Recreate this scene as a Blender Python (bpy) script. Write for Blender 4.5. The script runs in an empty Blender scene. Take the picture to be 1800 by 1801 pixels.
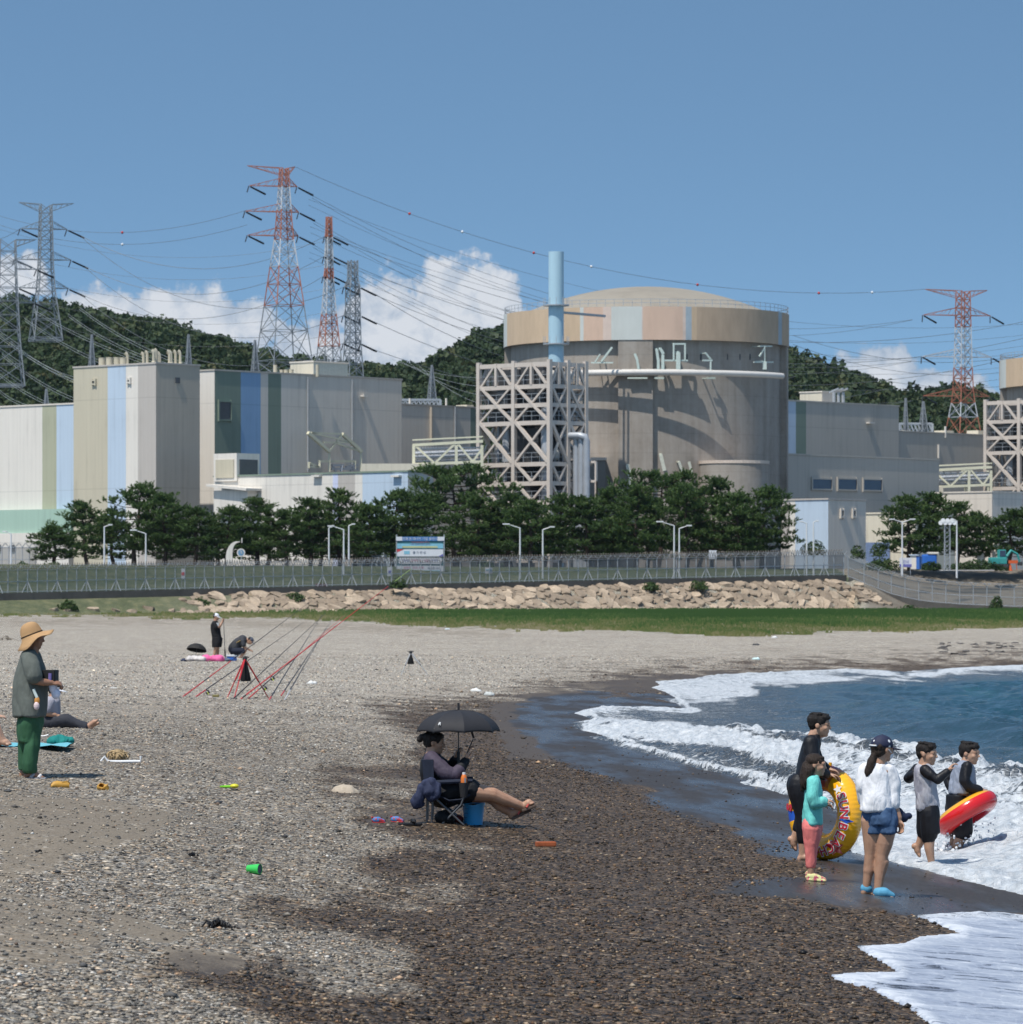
import bpy, bmesh, math, random
import numpy as np
from mathutils import Vector, Matrix, noise as mnoise
random.seed(7); RNG = np.random.default_rng(11)
S = bpy.context.scene
C = S.collection
R = math.radians
# ------------------------------------------------------------------ camera model (photograph is 1800 x 1801)
F, CX, HY, HC = 7800.0, 900.0, 1055.0, 2.77
def W(px, py, d): return Vector(((px-CX)/F*d, d, HC+(HY-py)/F*d))
cam = bpy.data.cameras.new('camera'); camo = bpy.data.objects.new('camera', cam); C.objects.link(camo)
camo.location = (0, 0, HC); camo.rotation_euler = (R(90), 0, 0)
cam.sensor_width = 36; cam.lens = 36*F/1800.5; cam.shift_y = (HY-900.5)/1800.5
cam.clip_start = 1; cam.clip_end = 20000
cam.dof.use_dof = True; cam.dof.focus_distance = 46; cam.dof.aperture_fstop = 11
S.camera = camo
S.view_settings.view_transform = 'Standard'; S.view_settings.look = 'None'
S.view_settings.exposure = 0; S.view_settings.gamma = 1
S.cycles.max_bounces = 6; S.cycles.diffuse_bounces = 2; S.cycles.glossy_bounces = 2; S.cycles.transmission_bounces = 3
S.cycles.transparent_max_bounces = 16; S.cycles.volume_bounces = 0; S.cycles.use_denoising = True; S.cycles.use_adaptive_sampling = True; S.cycles.adaptive_threshold = .015; S.cycles.caustics_reflective = False; S.cycles.caustics_refractive = False
# ------------------------------------------------------------------ numpy noise
def vnoise(x, y, seed=0):
    xi = np.floor(x).astype(np.int64); yi = np.floor(y).astype(np.int64)
    fx = x-xi; fy = y-yi; fx = fx*fx*(3-2*fx); fy = fy*fy*(3-2*fy)
    def h(a, b):
        n = (a*374761393+b*668265263+seed*1442695041) & 0xffffffff
        n = ((n ^ (n >> 13))*1274126177) & 0xffffffff
        return ((n ^ (n >> 16)) & 0xffff)/65535.0
    return (h(xi, yi)*(1-fx)+h(xi+1, yi)*fx)*(1-fy)+(h(xi, yi+1)*(1-fx)+h(xi+1, yi+1)*fx)*fy
def fbm(x, y, o=4, seed=0):
    a, s, t = 1.0, 0.0, 0.0
    for k in range(o):
        s = s+a*vnoise(x*2**k, y*2**k, seed+k*17); t += a; a *= .5
    return s/t
def sstep(a, b, x):
    t = np.clip((x-a)/(b-a), 0, 1); return t*t*(3-2*t)
def poly_sd(P, x, y):
    """signed distance to a closed polygon, positive inside"""
    P = np.asarray(P, float); d = np.full(x.shape, 1e9); ins = np.zeros(x.shape, bool)
    for i in range(len(P)):
        ax, ay = P[i]; bx, by = P[(i+1) % len(P)]
        ex, ey = bx-ax, by-ay; L = ex*ex+ey*ey+1e-12
        t = np.clip(((x-ax)*ex+(y-ay)*ey)/L, 0, 1)
        d = np.minimum(d, (x-ax-t*ex)**2+(y-ay-t*ey)**2)
        c = ((ay > y) != (by > y)) & (x < ex*(y-ay)/(ey if ey else 1e-12)+ax)
        ins ^= c
    return np.where(ins, 1, -1)*np.sqrt(d)
def line_sd(P, x, y):
    """signed distance to an open polyline (positive to the right of its direction), and parameter"""
    P = np.asarray(P, float); d = np.full(x.shape, 1e9); sg = np.ones(x.shape); tt = np.zeros(x.shape)
    for i in range(len(P)-1):
        ax, ay = P[i]; bx, by = P[i+1]; ex, ey = bx-ax, by-ay; L = ex*ex+ey*ey
        t = np.clip(((x-ax)*ex+(y-ay)*ey)/L, 0, 1)
        q = (x-ax-t*ex)**2+(y-ay-t*ey)**2; m = q < d
        d = np.where(m, q, d); cr = (x-ax)*ey-(y-ay)*ex
        sg = np.where(m, np.where(cr > 0, 1, -1), sg); tt = np.where(m, i+t, tt)
    return sg*np.sqrt(d), tt
# ------------------------------------------------------------------ terrain height
BASE = [(4.6, -60), (4.5, 0), (4.4, 28), (4.7, 45), (4.5, 60), (4.1, 72), (3.3, 85), (2.8, 100), (3.6, 120), (5.5, 140), (9, 156), (14, 170), (22, 184), (40, 197), (90, 210), (260, 218), (900, 225)]
WL = (-56.0, 487.0); WR = (41.4, 557.0)          # wall line under the fence
def wall_y(X): return 487+(np.clip(X, -400, 60)+56)*(70/97.4)
def wall_z(X):
    z = 3.08+(np.clip(X, -140, 41.4)+56)*(2.40/97.4)
    return np.where(X > 41.4, 5.48+(1.75-5.48)*sstep(41.4, 53, X), np.maximum(z, 2.6))
def ground(X, Y):
    X = np.asarray(X, float); Y = np.asarray(Y, float)
    s, _ = line_sd(BASE, X, Y); D = -s                    # landward positive
    prof = np.interp(D, [-60, -20, 0, 3, 5, 8, 12, 20, 60, 120, 400], [-4, -1.5, 0, .27, .42, .76, .97, 1.06, 1.15, 1.35, 1.6])
    k = np.interp(Y, [0, 60, 115, 400], [1, 1, .52, .5])
    z = np.where(prof > 0, prof*k, prof)+np.where(D > 12, np.clip(Y-160, 0, 400)*.0013*sstep(12, 40, D), 0)
    # beach cusps and berm steps on the upper face
    m = sstep(3, 7, D)*np.interp(Y, [0, 70, 130], [1, 1, .3])
    z = z+m*(.05*np.sin(Y*.55+X*.25)+.05*(fbm(X*.45, Y*.22, 3, 3)-.5)*2)
    z = z+(.03*(fbm(X*1.3, Y*1.3, 3, 5)-.5)+.045*(fbm(X*2.6, Y*1.5, 2, 6)-.5)*np.interp(Y, [0, 70, 110], [1, 1, 0]))*sstep(2, 5, D)
    yw = wall_y(X); t = np.where(X < 43, sstep(-8.2, -.6, Y-yw), sstep(-15, -1, Y-yw)); zt = wall_z(X)
    zf = zt-np.where(X < 43, .38, 0)*(1-sstep(.5, 5.5, Y-yw)); z = z*(1-t)+zf*t
    zp = 7.0
    up = sstep(4, 44, Y-yw)
    z = np.where(Y > yw, zf+(zp-zf)*up, z)
    return z
def gz(x, y): return float(ground(np.array([x]), np.array([y]))[0])
_ys = np.concatenate([np.arange(14, 130, .1), np.arange(130, 640, .4)])
def G(px, py):
    """where the ray through a photograph pixel meets the ground"""
    X = (px-CX)/F*_ys; Z = HC+(HY-py)/F*_ys; g = ground(X, _ys)
    i = int(np.argmax(Z <= g)) if np.any(Z <= g) else len(_ys)-1
    if i == 0: i = 1
    a = Z[i-1]-g[i-1]; b = Z[i]-g[i]; t = a/(a-b) if a != b else 0
    y = _ys[i-1]+(_ys[i]-_ys[i-1])*t
    x = (px-CX)/F*y
    return Vector((x, y, gz(x, y)))
# ------------------------------------------------------------------ objects
def tag(o, label=None, cat=None, group=None, kind=None):
    if label: o['label'] = label
    if cat: o['category'] = cat
    if group: o['group'] = group
    if kind: o['kind'] = kind
    return o
def empty(name, loc=(0, 0, 0), rz=0.0, label=None, cat=None, group=None):
    o = bpy.data.objects.new(name, None); C.objects.link(o); o.location = loc; o.rotation_euler = (0, 0, rz)
    o.empty_display_size = .2
    return tag(o, label, cat, group)
def mobj(name, me, parent=None, loc=None):
    o = bpy.data.objects.new(name, me); C.objects.link(o)
    if parent is not None: o.parent = parent
    if loc is not None: o.location = loc
    return o
def copy_tree(o, parent=None):
    c = o.copy(); C.objects.link(c); c.parent = parent
    for ch in list(o.children): copy_tree(ch, c)
    return c
def np_mesh(name, V, Fq, mats=(), smooth=False):
    me = bpy.data.meshes.new(name); V = np.asarray(V, np.float32); Fq = np.asarray(Fq, np.int32)
    n, k = Fq.shape
    me.vertices.add(len(V)); me.vertices.foreach_set('co', V.ravel())
    me.loops.add(n*k); me.loops.foreach_set('vertex_index', Fq.ravel())
    me.polygons.add(n); me.polygons.foreach_set('loop_start', np.arange(n, dtype=np.int32)*k)
    if smooth: me.polygons.foreach_set('use_smooth', np.ones(n, bool))
    me.update(calc_edges=True)
    for m in mats: me.materials.append(m)
    return me
def attr(me, name, vals):
    a = me.attributes.new(name, 'FLOAT', 'POINT'); a.data.foreach_set('value', np.asarray(vals, np.float32))
def frame(d):
    d = Vector(d).normalized(); u = Vector((0, 0, 1)) if abs(d.z) < .95 else Vector((1, 0, 0))
    a = d.cross(u).normalized(); return a, a.cross(d).normalized(), d
class MB:
    """collects faces, then links them as one mesh object"""
    def __init__(s): s.v = []; s.f = []; s.m = []
    def add(s, V, Fs, m=0):
        b = len(s.v); s.v += [tuple(p) for p in V]; s.f += [tuple(i+b for i in f) for f in Fs]; s.m += [m]*len(Fs); return s
    def box(s, c, sz, m=0, rz=0.0, M=None):
        x, y, z = sz[0]/2, sz[1]/2, sz[2]/2; c = Vector(c); ca, sa = math.cos(rz), math.sin(rz)
        V = []
        for p in ((-x, -y, -z), (x, -y, -z), (x, y, -z), (-x, y, -z), (-x, -y, z), (x, -y, z), (x, y, z), (-x, y, z)):
            q = Vector(p)
            q = (M @ q) if M is not None else Vector((q.x*ca-q.y*sa, q.x*sa+q.y*ca, q.z))
            V.append(c+q)
        return s.add(V, [(0, 3, 2, 1), (4, 5, 6, 7), (0, 1, 5, 4), (1, 2, 6, 5), (2, 3, 7, 6), (3, 0, 4, 7)], m)
    def bar(s, a, b, w, h=None, m=0):
        a, b = Vector(a), Vector(b); L = (b-a).length
        if L < 1e-6: return s
        u, v, d = frame(b-a); h = h or w
        V = [p+u*sx*w/2+v*sy*h/2 for p in (a, b) for sx, sy in ((-1, -1), (1, -1), (1, 1), (-1, 1))]
        return s.add(V, [(3, 2, 1, 0), (4, 5, 6, 7), (0, 1, 5, 4), (1, 2, 6, 5), (2, 3, 7, 6), (3, 0, 4, 7)], m)
    def tube(s, P, r, n=8, m=0, cap=True):
        P = [Vector(p) for p in P]; rr = r if isinstance(r, (list, tuple)) else [r]*len(P)
        V = []; Fs = []; pu = None
        for i, p in enumerate(P):
            d = (P[min(i+1, len(P)-1)]-P[max(i-1, 0)]).normalized()
            if pu is None: u, v, _ = frame(d)
            else:
                u = (pu-d*pu.dot(d)).normalized(); v = u.cross(d)
            pu = u
            V += [p+(u*math.cos(2*math.pi*k/n)+v*math.sin(2*math.pi*k/n))*rr[i] for k in range(n)]
        for i in range(len(P)-1):
            for k in range(n): Fs.append((i*n+k, i*n+(k+1) % n, (i+1)*n+(k+1) % n, (i+1)*n+k))
        if cap: Fs += [tuple(range(n))[::-1], tuple(range((len(P)-1)*n, len(P)*n))]
        return s.add(V, Fs, m)
    def lathe(s, prof, n=24, m=0, c=(0, 0, 0), M=None, a0=0, a1=2*math.pi):
        c = Vector(c); V = []; Fs = []; full = abs(a1-a0-2*math.pi) < 1e-6; N = n if full else n+1
        for r, z in prof:
            for k in range(N):
                a = a0+(a1-a0)*k/n; q = Vector((r*math.cos(a), r*math.sin(a), z)); V.append(c+(M @ q if M is not None else q))
        for i in range(len(prof)-1):
            for k in range(n):
                k2 = (k+1) % N; Fs.append((i*N+k, i*N+k2, (i+1)*N+k2, (i+1)*N+k))
        return s.add(V, Fs, m)
    def ell(s, c, r, n=12, m=0, M=None):
        c = Vector(c); r = (r, r, r) if not hasattr(r, '__len__') else r
        prof = [(math.sin(math.pi*i/n), -math.cos(math.pi*i/n)) for i in range(n+1)]
        V = []; Fs = []; N = 2*n
        for a, z in prof:
            for k in range(N):
                q = Vector((a*math.cos(math.pi*k/n)*r[0], a*math.sin(math.pi*k/n)*r[1], z*r[2])); V.append(c+(M @ q if M is not None else q))
        for i in range(n):
            for k in range(N): Fs.append((i*N+k, i*N+(k+1) % N, (i+1)*N+(k+1) % N, (i+1)*N+k))
        return s.add(V, Fs, m)
    def prism(s, poly, h0, h1, m=0):
        """plan polygon (x, y) extruded in z"""
        n = len(poly); V = [(x, y, h0) for x, y in poly]+[(x, y, h1) for x, y in poly]
        return s.add(V, [tuple(range(n))[::-1], tuple(range(n, 2*n))]+[(i, (i+1) % n, n+(i+1) % n, n+i) for i in range(n)], m)
    def build(s, name, mats, parent=None, smooth=False, loc=None, bevel=0):
        me = bpy.data.meshes.new(name); me.from_pydata(s.v, [], s.f)
        for mt in (mats if isinstance(mats, (list, tuple)) else [mats]): me.materials.append(mt)
        me.polygons.foreach_set('material_index', s.m)
        bm = bmesh.new(); bm.from_mesh(me)
        if smooth or bevel: bmesh.ops.remove_doubles(bm, verts=bm.verts, dist=1e-5)
        bmesh.ops.recalc_face_normals(bm, faces=bm.faces)
        if bevel: bmesh.ops.bevel(bm, geom=[e for e in bm.edges if len(e.link_faces) == 2 and e.calc_face_angle(0) > .6], offset=bevel, segments=2, affect='EDGES', profile=.6)
        bm.to_mesh(me); bm.free()
        if smooth:
            me.polygons.foreach_set('use_smooth', [True]*len(me.polygons))
            try: me.set_sharp_from_angle(angle=R(42))
            except Exception: pass
        return mobj(name, me, parent, loc)
# ------------------------------------------------------------------ materials
class NT:
    def __init__(s, name):
        s.mat = bpy.data.materials.new(name); s.mat.use_nodes = True; s.t = s.mat.node_tree; s.t.nodes.clear()
        s.out = s.n('ShaderNodeOutputMaterial'); s.b = s.n('ShaderNodeBsdfPrincipled'); s.l(s.b.outputs[0], s.out.inputs[0])
    def n(s, ty, **k):
        nd = s.t.nodes.new(ty)
        for a, v in k.items(): setattr(nd, a, v)
        return nd
    def l(s, a, b): s.t.links.new(a, b)
    def set(s, nd, key, v):
        if hasattr(v, 'is_linked') or isinstance(v, bpy.types.NodeSocket): s.l(v, nd.inputs[key])
        else: nd.inputs[key].default_value = v
    def coord(s, kind='Object'): return s.n('ShaderNodeTexCoord').outputs[kind]
    def pos(s): return s.n('ShaderNodeNewGeometry').outputs['Position']
    def map(s, v, sc=(1, 1, 1), rot=(0, 0, 0), loc=(0, 0, 0)):
        m = s.n('ShaderNodeMapping'); s.l(v, m.inputs[0]); m.inputs['Scale'].default_value = sc; m.inputs['Rotation'].default_value = rot; m.inputs['Location'].default_value = loc
        return m.outputs[0]
    def noise(s, v, scale=5, detail=3, rough=.55, dist=0, out='Fac'):
        n = s.n('ShaderNodeTexNoise'); s.l(v, n.inputs['Vector']); n.inputs['Scale'].default_value = scale; n.inputs['Detail'].default_value = detail
        n.inputs['Roughness'].default_value = rough; n.inputs['Distortion'].default_value = dist; return n.outputs[out]
    def voro(s, v, scale=5, feature='F1', rnd=1.0):
        n = s.n('ShaderNodeTexVoronoi'); n.feature = feature; s.l(v, n.inputs['Vector']); n.inputs['Scale'].default_value = scale; n.inputs['Randomness'].default_value = rnd; return n
    def ramp(s, f, stops, interp='LINEAR'):
        r = s.n('ShaderNodeValToRGB'); r.color_ramp.interpolation = interp; s.l(f, r.inputs[0]); e = r.color_ramp.elements
        while len(e) < len(stops): e.new(.5)
        for i, (p, c) in enumerate(stops):
            e[i].position = p; e[i].color = (c, c, c, 1) if not hasattr(c, '__len__') else (*c[:3], 1)
        return r.outputs[0]
    def mix(s, f, a, b, mode='MIX'):
        m = s.n('ShaderNodeMix'); m.data_type = 'RGBA'; m.blend_type = mode
        for k, v in ((0, f), (6, a), (7, b)):
            if isinstance(v, bpy.types.NodeSocket): s.l(v, m.inputs[k])
            else: m.inputs[k].default_value = v if k == 0 else (*v[:3], 1)
        return m.outputs[2]
    def math(s, op, a, b=None, c=None, clamp=False):
        m = s.n('ShaderNodeMath'); m.operation = op; m.use_clamp = clamp
        for i, v in enumerate((a, b, c)):
            if v is None: continue
            if isinstance(v, bpy.types.NodeSocket): s.l(v, m.inputs[i])
            else: m.inputs[i].default_value = v
        return m.outputs[0]
    def attr(s, name):
        a = s.n('ShaderNodeAttribute'); a.attribute_name = name; return a.outputs['Fac']
    def sst(s, f, a, b):
        m = s.n('ShaderNodeMapRange'); m.interpolation_type = 'SMOOTHSTEP'; s.l(f, m.inputs[0]); m.inputs[1].default_value = a; m.inputs[2].default_value = b; return m.outputs[0]
    def bump(s, h, strength=.5, dist=.02):
        b = s.n('ShaderNodeBump'); s.l(h, b.inputs['Height']); b.inputs['Strength'].default_value = strength; b.inputs['Distance'].default_value = dist; s.l(b.outputs[0], s.b.inputs['Normal']); return b
    def base(s, c): s.set(s.b, 'Base Color', c if isinstance(c, bpy.types.NodeSocket) else (*c[:3], 1)); return s
    def rough(s, r): s.set(s.b, 'Roughness', r); return s
    def spec(s, r): s.b.inputs['Specular IOR Level'].default_value = r; return s
_mc = {}
def mat(name, col, rough=.6, var=.12, scale=3.0, spec=.4, bump=0, bscale=20, metal=0, stretch=(1, 1, 1)):
    """a painted or worn surface: base colour broken up by two scales of noise"""
    if name in _mc: return _mc[name]
    t = NT(name); v = t.map(t.coord(), stretch)
    n1 = t.noise(v, scale, 4, .6); n2 = t.noise(v, scale*7, 3, .6)
    f = t.math('ADD', t.math('MULTIPLY', n1, .65), t.math('MULTIPLY', n2, .35))
    lo = [c*(1-var*1.6) for c in col]; hi = [min(1, c*(1+var*1.2)) for c in col]
    t.base(t.ramp(f, [(.3, lo), (.5, col), (.7, hi)])).rough(rough).spec(spec)
    t.b.inputs['Metallic'].default_value = metal
    if bump: t.bump(t.noise(v, bscale, 3), bump, .01)
    _mc[name] = t.mat; return t.mat
def sky_world():
    w = bpy.data.worlds.new('World'); S.world = w; w.use_nodes = True; t = w.node_tree; t.nodes.clear()
    N = lambda ty: t.nodes.new(ty); L = lambda a, b: t.links.new(a, b)
    def mth(op, a, b=None, c=None, clamp=False):
        m = N('ShaderNodeMath'); m.operation = op; m.use_clamp = clamp
        for i, v in enumerate((a, b, c)):
            if v is None: continue
            if isinstance(v, bpy.types.NodeSocket): L(v, m.inputs[i])
            else: m.inputs[i].default_value = v
        return m.outputs[0]
    out = N('ShaderNodeOutputWorld'); bg = N('ShaderNodeBackground'); L(bg.outputs[0], out.inputs[0]); bg.inputs[1].default_value = SKY_STRENGTH
    tc = N('ShaderNodeTexCoord'); sep = N('ShaderNodeSeparateXYZ'); L(tc.outputs['Generated'], sep.inputs[0])
    x, y, z = sep.outputs
    # the clear dry air of the day: the blue comes down almost to the horizon
    cmb = N('ShaderNodeCombineXYZ'); L(x, cmb.inputs[0]); L(y, cmb.inputs[1])
    L(mth('ADD', mth('MULTIPLY', mth('MAXIMUM', z, 0), SKY_K[0]), SKY_K[1]), cmb.inputs[2])
    nrm = N('ShaderNodeVectorMath'); nrm.operation = 'NORMALIZE'; L(cmb.outputs[0], nrm.inputs[0])
    sky = N('ShaderNodeTexSky'); sky.sky_type = 'NISHITA'; sky.sun_disc = False; sky.sun_elevation = SUN_EL; sky.sun_rotation = SUN_ROT
    sky.air_density = 1.0; sky.dust_density = .3; sky.ozone_density = .35; sky.altitude = 0; L(nrm.outputs[0], sky.inputs[0])
    tint = N('ShaderNodeMix'); tint.data_type = 'RGBA'; tint.blend_type = 'MULTIPLY'; tint.inputs[0].default_value = 1; L(sky.outputs[0], tint.inputs[6]); tint.inputs[7].default_value = (.86, 1.04, 1.03, 1)
    # cumulus far behind the hills, laid out by bearing and height above the horizon (degrees)
    az = mth('MULTIPLY', mth('ARCTAN2', x, y), 180/math.pi)
    el = mth('MULTIPLY', mth('ARCSINE', z), 180/math.pi)
    px = lambda p: math.degrees(math.atan((p-CX)/F)); py = lambda p: math.degrees(math.atan((HY-p)/F))
    vec = N('ShaderNodeCombineXYZ'); L(az, vec.inputs[0]); L(el, vec.inputs[1])
    def nz(scale, det, rough, off=0, dist=0.0):
        n = N('ShaderNodeTexNoise'); mp = N('ShaderNodeMapping'); L(vec.outputs[0], mp.inputs[0]); mp.inputs['Location'].default_value = (off, off*.7, 0)
        L(mp.outputs[0], n.inputs['Vector']); n.inputs['Scale'].default_value = scale; n.inputs['Detail'].default_value = det; n.inputs['Roughness'].default_value = rough; n.inputs['Distortion'].default_value = dist; return n.outputs['Fac']
    n1 = nz(1.9, 7, .58, 3.1); n2 = nz(5.0, 6, .6, 9.7)
    dens = None
    for cx, cy, rx, ry, am in CLOUDS:
        u = mth('DIVIDE', mth('SUBTRACT', az, px(cx)), rx/F*180/math.pi); v = mth('DIVIDE', mth('SUBTRACT', el, py(cy)), ry/F*180/math.pi)
        q = mth('MULTIPLY', mth('SUBTRACT', 1.0, mth('SQRT', mth('ADD', mth('MULTIPLY', u, u), mth('MULTIPLY', v, v)))), am)
        dens = q if dens is None else mth('MAXIMUM', dens, q)
    d = mth('ADD', dens, mth('ADD', mth('MULTIPLY', mth('SUBTRACT', n1, .5), 1.5), mth('MULTIPLY', mth('SUBTRACT', n2, .5), .75)))
    mr = N('ShaderNodeMapRange'); mr.interpolation_type = 'SMOOTHSTEP'; L(d, mr.inputs[0]); mr.inputs[1].default_value = .02; mr.inputs[2].default_value = .30
    # billows: brighter towards the sunlit top left, bluish grey in the hollows and at the base
    n3 = nz(3.2, 6, .6, 3.4, .3)
    sh = mth('ADD', mth('MULTIPLY', d, .55), mth('ADD', mth('MULTIPLY', mth('SUBTRACT', n3, .5), 1.5), mth('MULTIPLY', mth('SUBTRACT', el, 3.0), .22)))
    cr = N('ShaderNodeValToRGB'); L(sh, cr.inputs[0]); e = cr.color_ramp.elements
    k = 1/SKY_STRENGTH
    e[0].position = 0; e[0].color = (.36*k, .45*k, .58*k, 1); e[1].position = .62; e[1].color = (.72*k, .75*k, .80*k, 1)
    e2 = e.new(.28); e2.color = (.52*k, .585*k, .68*k, 1)
    mx = N('ShaderNodeMix'); mx.data_type = 'RGBA'; L(mth('MULTIPLY', mr.outputs[0], .93), mx.inputs[0]); L(tint.outputs[2], mx.inputs[6]); L(cr.outputs[0], mx.inputs[7])
    # thin milky band low down
    L(mx.outputs[2], bg.inputs[0])
HAZE = 0.00002
SKY_STRENGTH = .15; SKY_K = (3.3, .16)
SUN_AZ = 37.0; SUN_EL = R(62)          # the sun stands behind the camera's left shoulder
CLOUDS = [(35, 496, 60, 51, 1), (180, 556, 90, 56, .9), (330, 586, 150, 89, 1.15), (440, 571, 60, 56, 1), (560, 616, 110, 65, .9), (700, 596, 130, 122, 1.2), (800, 571, 120, 126, 1.3), (865, 526, 65, 65, 1.25), (940, 596, 90, 65, .9), (760, 646, 260, 65, 1.1),
          (1540, 674, 92, 73, 1.4), (1640, 701, 135, 58, 1.3), (1480, 716, 110, 37, .9), (1730, 706, 60, 37, .8), (260, 626, 300, 56, .9), (1250, 686, 300, 56, .6)]
sd = Vector((-math.sin(R(SUN_AZ))*math.cos(SUN_EL), -math.cos(R(SUN_AZ))*math.cos(SUN_EL), math.sin(SUN_EL)))   # towards the sun
SUN_ROT = math.atan2(sd.x, sd.y)
sky_world()
sl = bpy.data.lights.new('sun', 'SUN'); sl.energy = 4.6; sl.angle = R(.53); sl.color = (1, .95, .87)
so = bpy.data.objects.new('sun', sl); C.objects.link(so); so.rotation_euler = (-sd).to_track_quat('-Z', 'Y').to_euler(); so.location = sd*100
# ================================================================== beach and ground: one sheet
def pgrid(u, ys):
    U, Y = np.meshgrid(u, ys); X = U*Y; return X, Y
def gfaces(nr, nc):
    i = np.arange(nr*nc).reshape(nr, nc)
    return np.stack([i[:-1, :-1].ravel(), i[:-1, 1:].ravel(), i[1:, 1:].ravel(), i[1:, :-1].ravel()], 1)
def to_px(X, Y, Z): return CX+F*X/Y, HY-F*(Z-HC)/Y
WET = [(1900, 1150), (1500, 1166), (1250, 1176), (1100, 1182), (1000, 1198), (900, 1222), (840, 1232), (720, 1238), (660, 1250), (700, 1275), (740, 1300), (720, 1330), (560, 1352), (580, 1375), (720, 1385), (730, 1410), (640, 1425), (660, 1450), (780, 1475), (850, 1490), (700, 1505), (640, 1530), (700, 1550), (830, 1570), (800, 1585), (600, 1580), (430, 1588), (440, 1605), (560, 1630), (700, 1650), (740, 1690), (720, 1730), (600, 1740), (480, 1700), (300, 1690), (260, 1710), (400, 1760), (460, 1801), (520, 1900), (2600, 1950), (2600, 1150)]
FILM = [[(900, 1262), (930, 1232), (1010, 1214), (1190, 1222), (1230, 1240), (1100, 1300), (1300, 1340), (1480, 1380), (1560, 1480), (1450, 1498), (1330, 1478), (1220, 1440), (1080, 1372), (970, 1335), (935, 1295)],
        [(1330, 1500), (1480, 1490), (1560, 1500), (1700, 1520), (1900, 1540), (2200, 1600), (1900, 1612), (1640, 1612), (1520, 1606), (1400, 1580), (1250, 1570), (1380, 1548), (1480, 1530)]]
SAND = [([(860, 1245), (960, 1205), (1150, 1186), (1300, 1180), (1160, 1215), (1010, 1225), (960, 1262), (1010, 1340), (900, 1330), (870, 1280)], 1.0),
        ([(280, 1655), (420, 1672), (430, 1702), (380, 1722), (300, 1700)], .95), ([(0, 1395), (150, 1400), (330, 1430), (260, 1470), (120, 1520), (0, 1560)], .72), ([(-50, 1560), (160, 1590), (200, 1650), (100, 1720), (-50, 1700)], .62),
        ([(200, 1600), (330, 1640), (300, 1670), (190, 1640)], .8), ([(560, 1352), (740, 1360), (740, 1392), (640, 1385)], .5), ([(640, 1425), (740, 1415), (740, 1445), (660, 1450)], .6), ([(330, 1330), (480, 1320), (560, 1345), (420, 1365)], .35),
        ([(-50, 1085), (400, 1082), (900, 1110), (900, 1122), (300, 1100), (-50, 1104)], .6), ([(120, 1240), (600, 1215), (860, 1205), (800, 1225), (500, 1245), (200, 1265)], .4), ([(1050, 1520), (1250, 1590), (1400, 1700), (1200, 1660), (1000, 1560)], .35)]
GRASS = [(-400, 1086), (60, 1080), (290, 1084), (500, 1087), (640, 1091), (720, 1100), (900, 1104), (1100, 1107), (1200, 1114), (1330, 1117), (1500, 1110), (1700, 1103), (1900, 1101), (2400, 1099), (2400, 1040), (-400, 1040)]
u = np.concatenate([np.linspace(-.6, -.135, 40)[:-1], np.linspace(-.135, .135, 300), np.linspace(.135, .6, 40)[1:]])
ys = np.concatenate([np.geomspace(6, 15, 24)[:-1], np.geomspace(15, 120, 420)[:-1], np.geomspace(120, 470, 190)[:-1], np.geomspace(470, 640, 130)[:-1], np.geomspace(640, 2600, 24)])
GX, GY = pgrid(u, ys); GZ = ground(GX, GY)
gme = np_mesh('ground', np.stack([GX.ravel(), GY.ravel(), GZ.ravel()], 1), gfaces(*GX.shape), smooth=True)
gpx, gpy = to_px(GX.ravel(), GY.ravel(), GZ.ravel())
near = GY.ravel() < 470
wig = (fbm(GX.ravel()*1.1, GY.ravel()*.8, 4, 21)-.5)
sdw = poly_sd(WET, gpx, gpy)
wig2 = (fbm(GX.ravel()*4, GY.ravel()*1.2, 3, 25)-.5)
attr(gme, 'wet', np.where(near, sstep(-38, 30, sdw+wig*70+wig2*40), 0))
film = np.zeros(len(gpx)); sand = np.zeros(len(gpx))
wv = (fbm(GX.ravel()*1.6, GY.ravel()*.35, 4, 33)-.5)
for P in FILM: film = np.maximum(film, sstep(-8, 12, poly_sd(P, gpx, gpy)+wv*50))
for P, a in SAND: sand = np.maximum(sand, a*sstep(-10, 10, poly_sd(P, gpx, gpy)+wig*44))
attr(gme, 'film', np.where(near, film, 0)); attr(gme, 'sand', np.where(near, sand, 0))
yw = wall_y(GX.ravel()); beyond = GY.ravel() > yw-15
gr = np.where(near | (GY.ravel() < yw), sstep(-3, 6, poly_sd(GRASS, gpx, gpy)+wig*14)*(.45+.5*fbm(GX.ravel()*.3, GY.ravel()*.1, 3, 91)), 0)
gr = np.where(beyond, np.where(GY.ravel() < yw, np.clip(.9-(gpx-260)/700, .25, .9), 1.0), gr)
soil = np.where((GX.ravel() > 44) & (GY.ravel() > yw-16) & (GY.ravel() < yw+70), 1.0, 0)
attr(gme, 'grass', np.where(soil > .5, .12, gr)); attr(gme, 'soil', soil); attr(gme, 'yard', sstep(46, 52, GY.ravel()-yw)*(GY.ravel() < 860))
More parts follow.
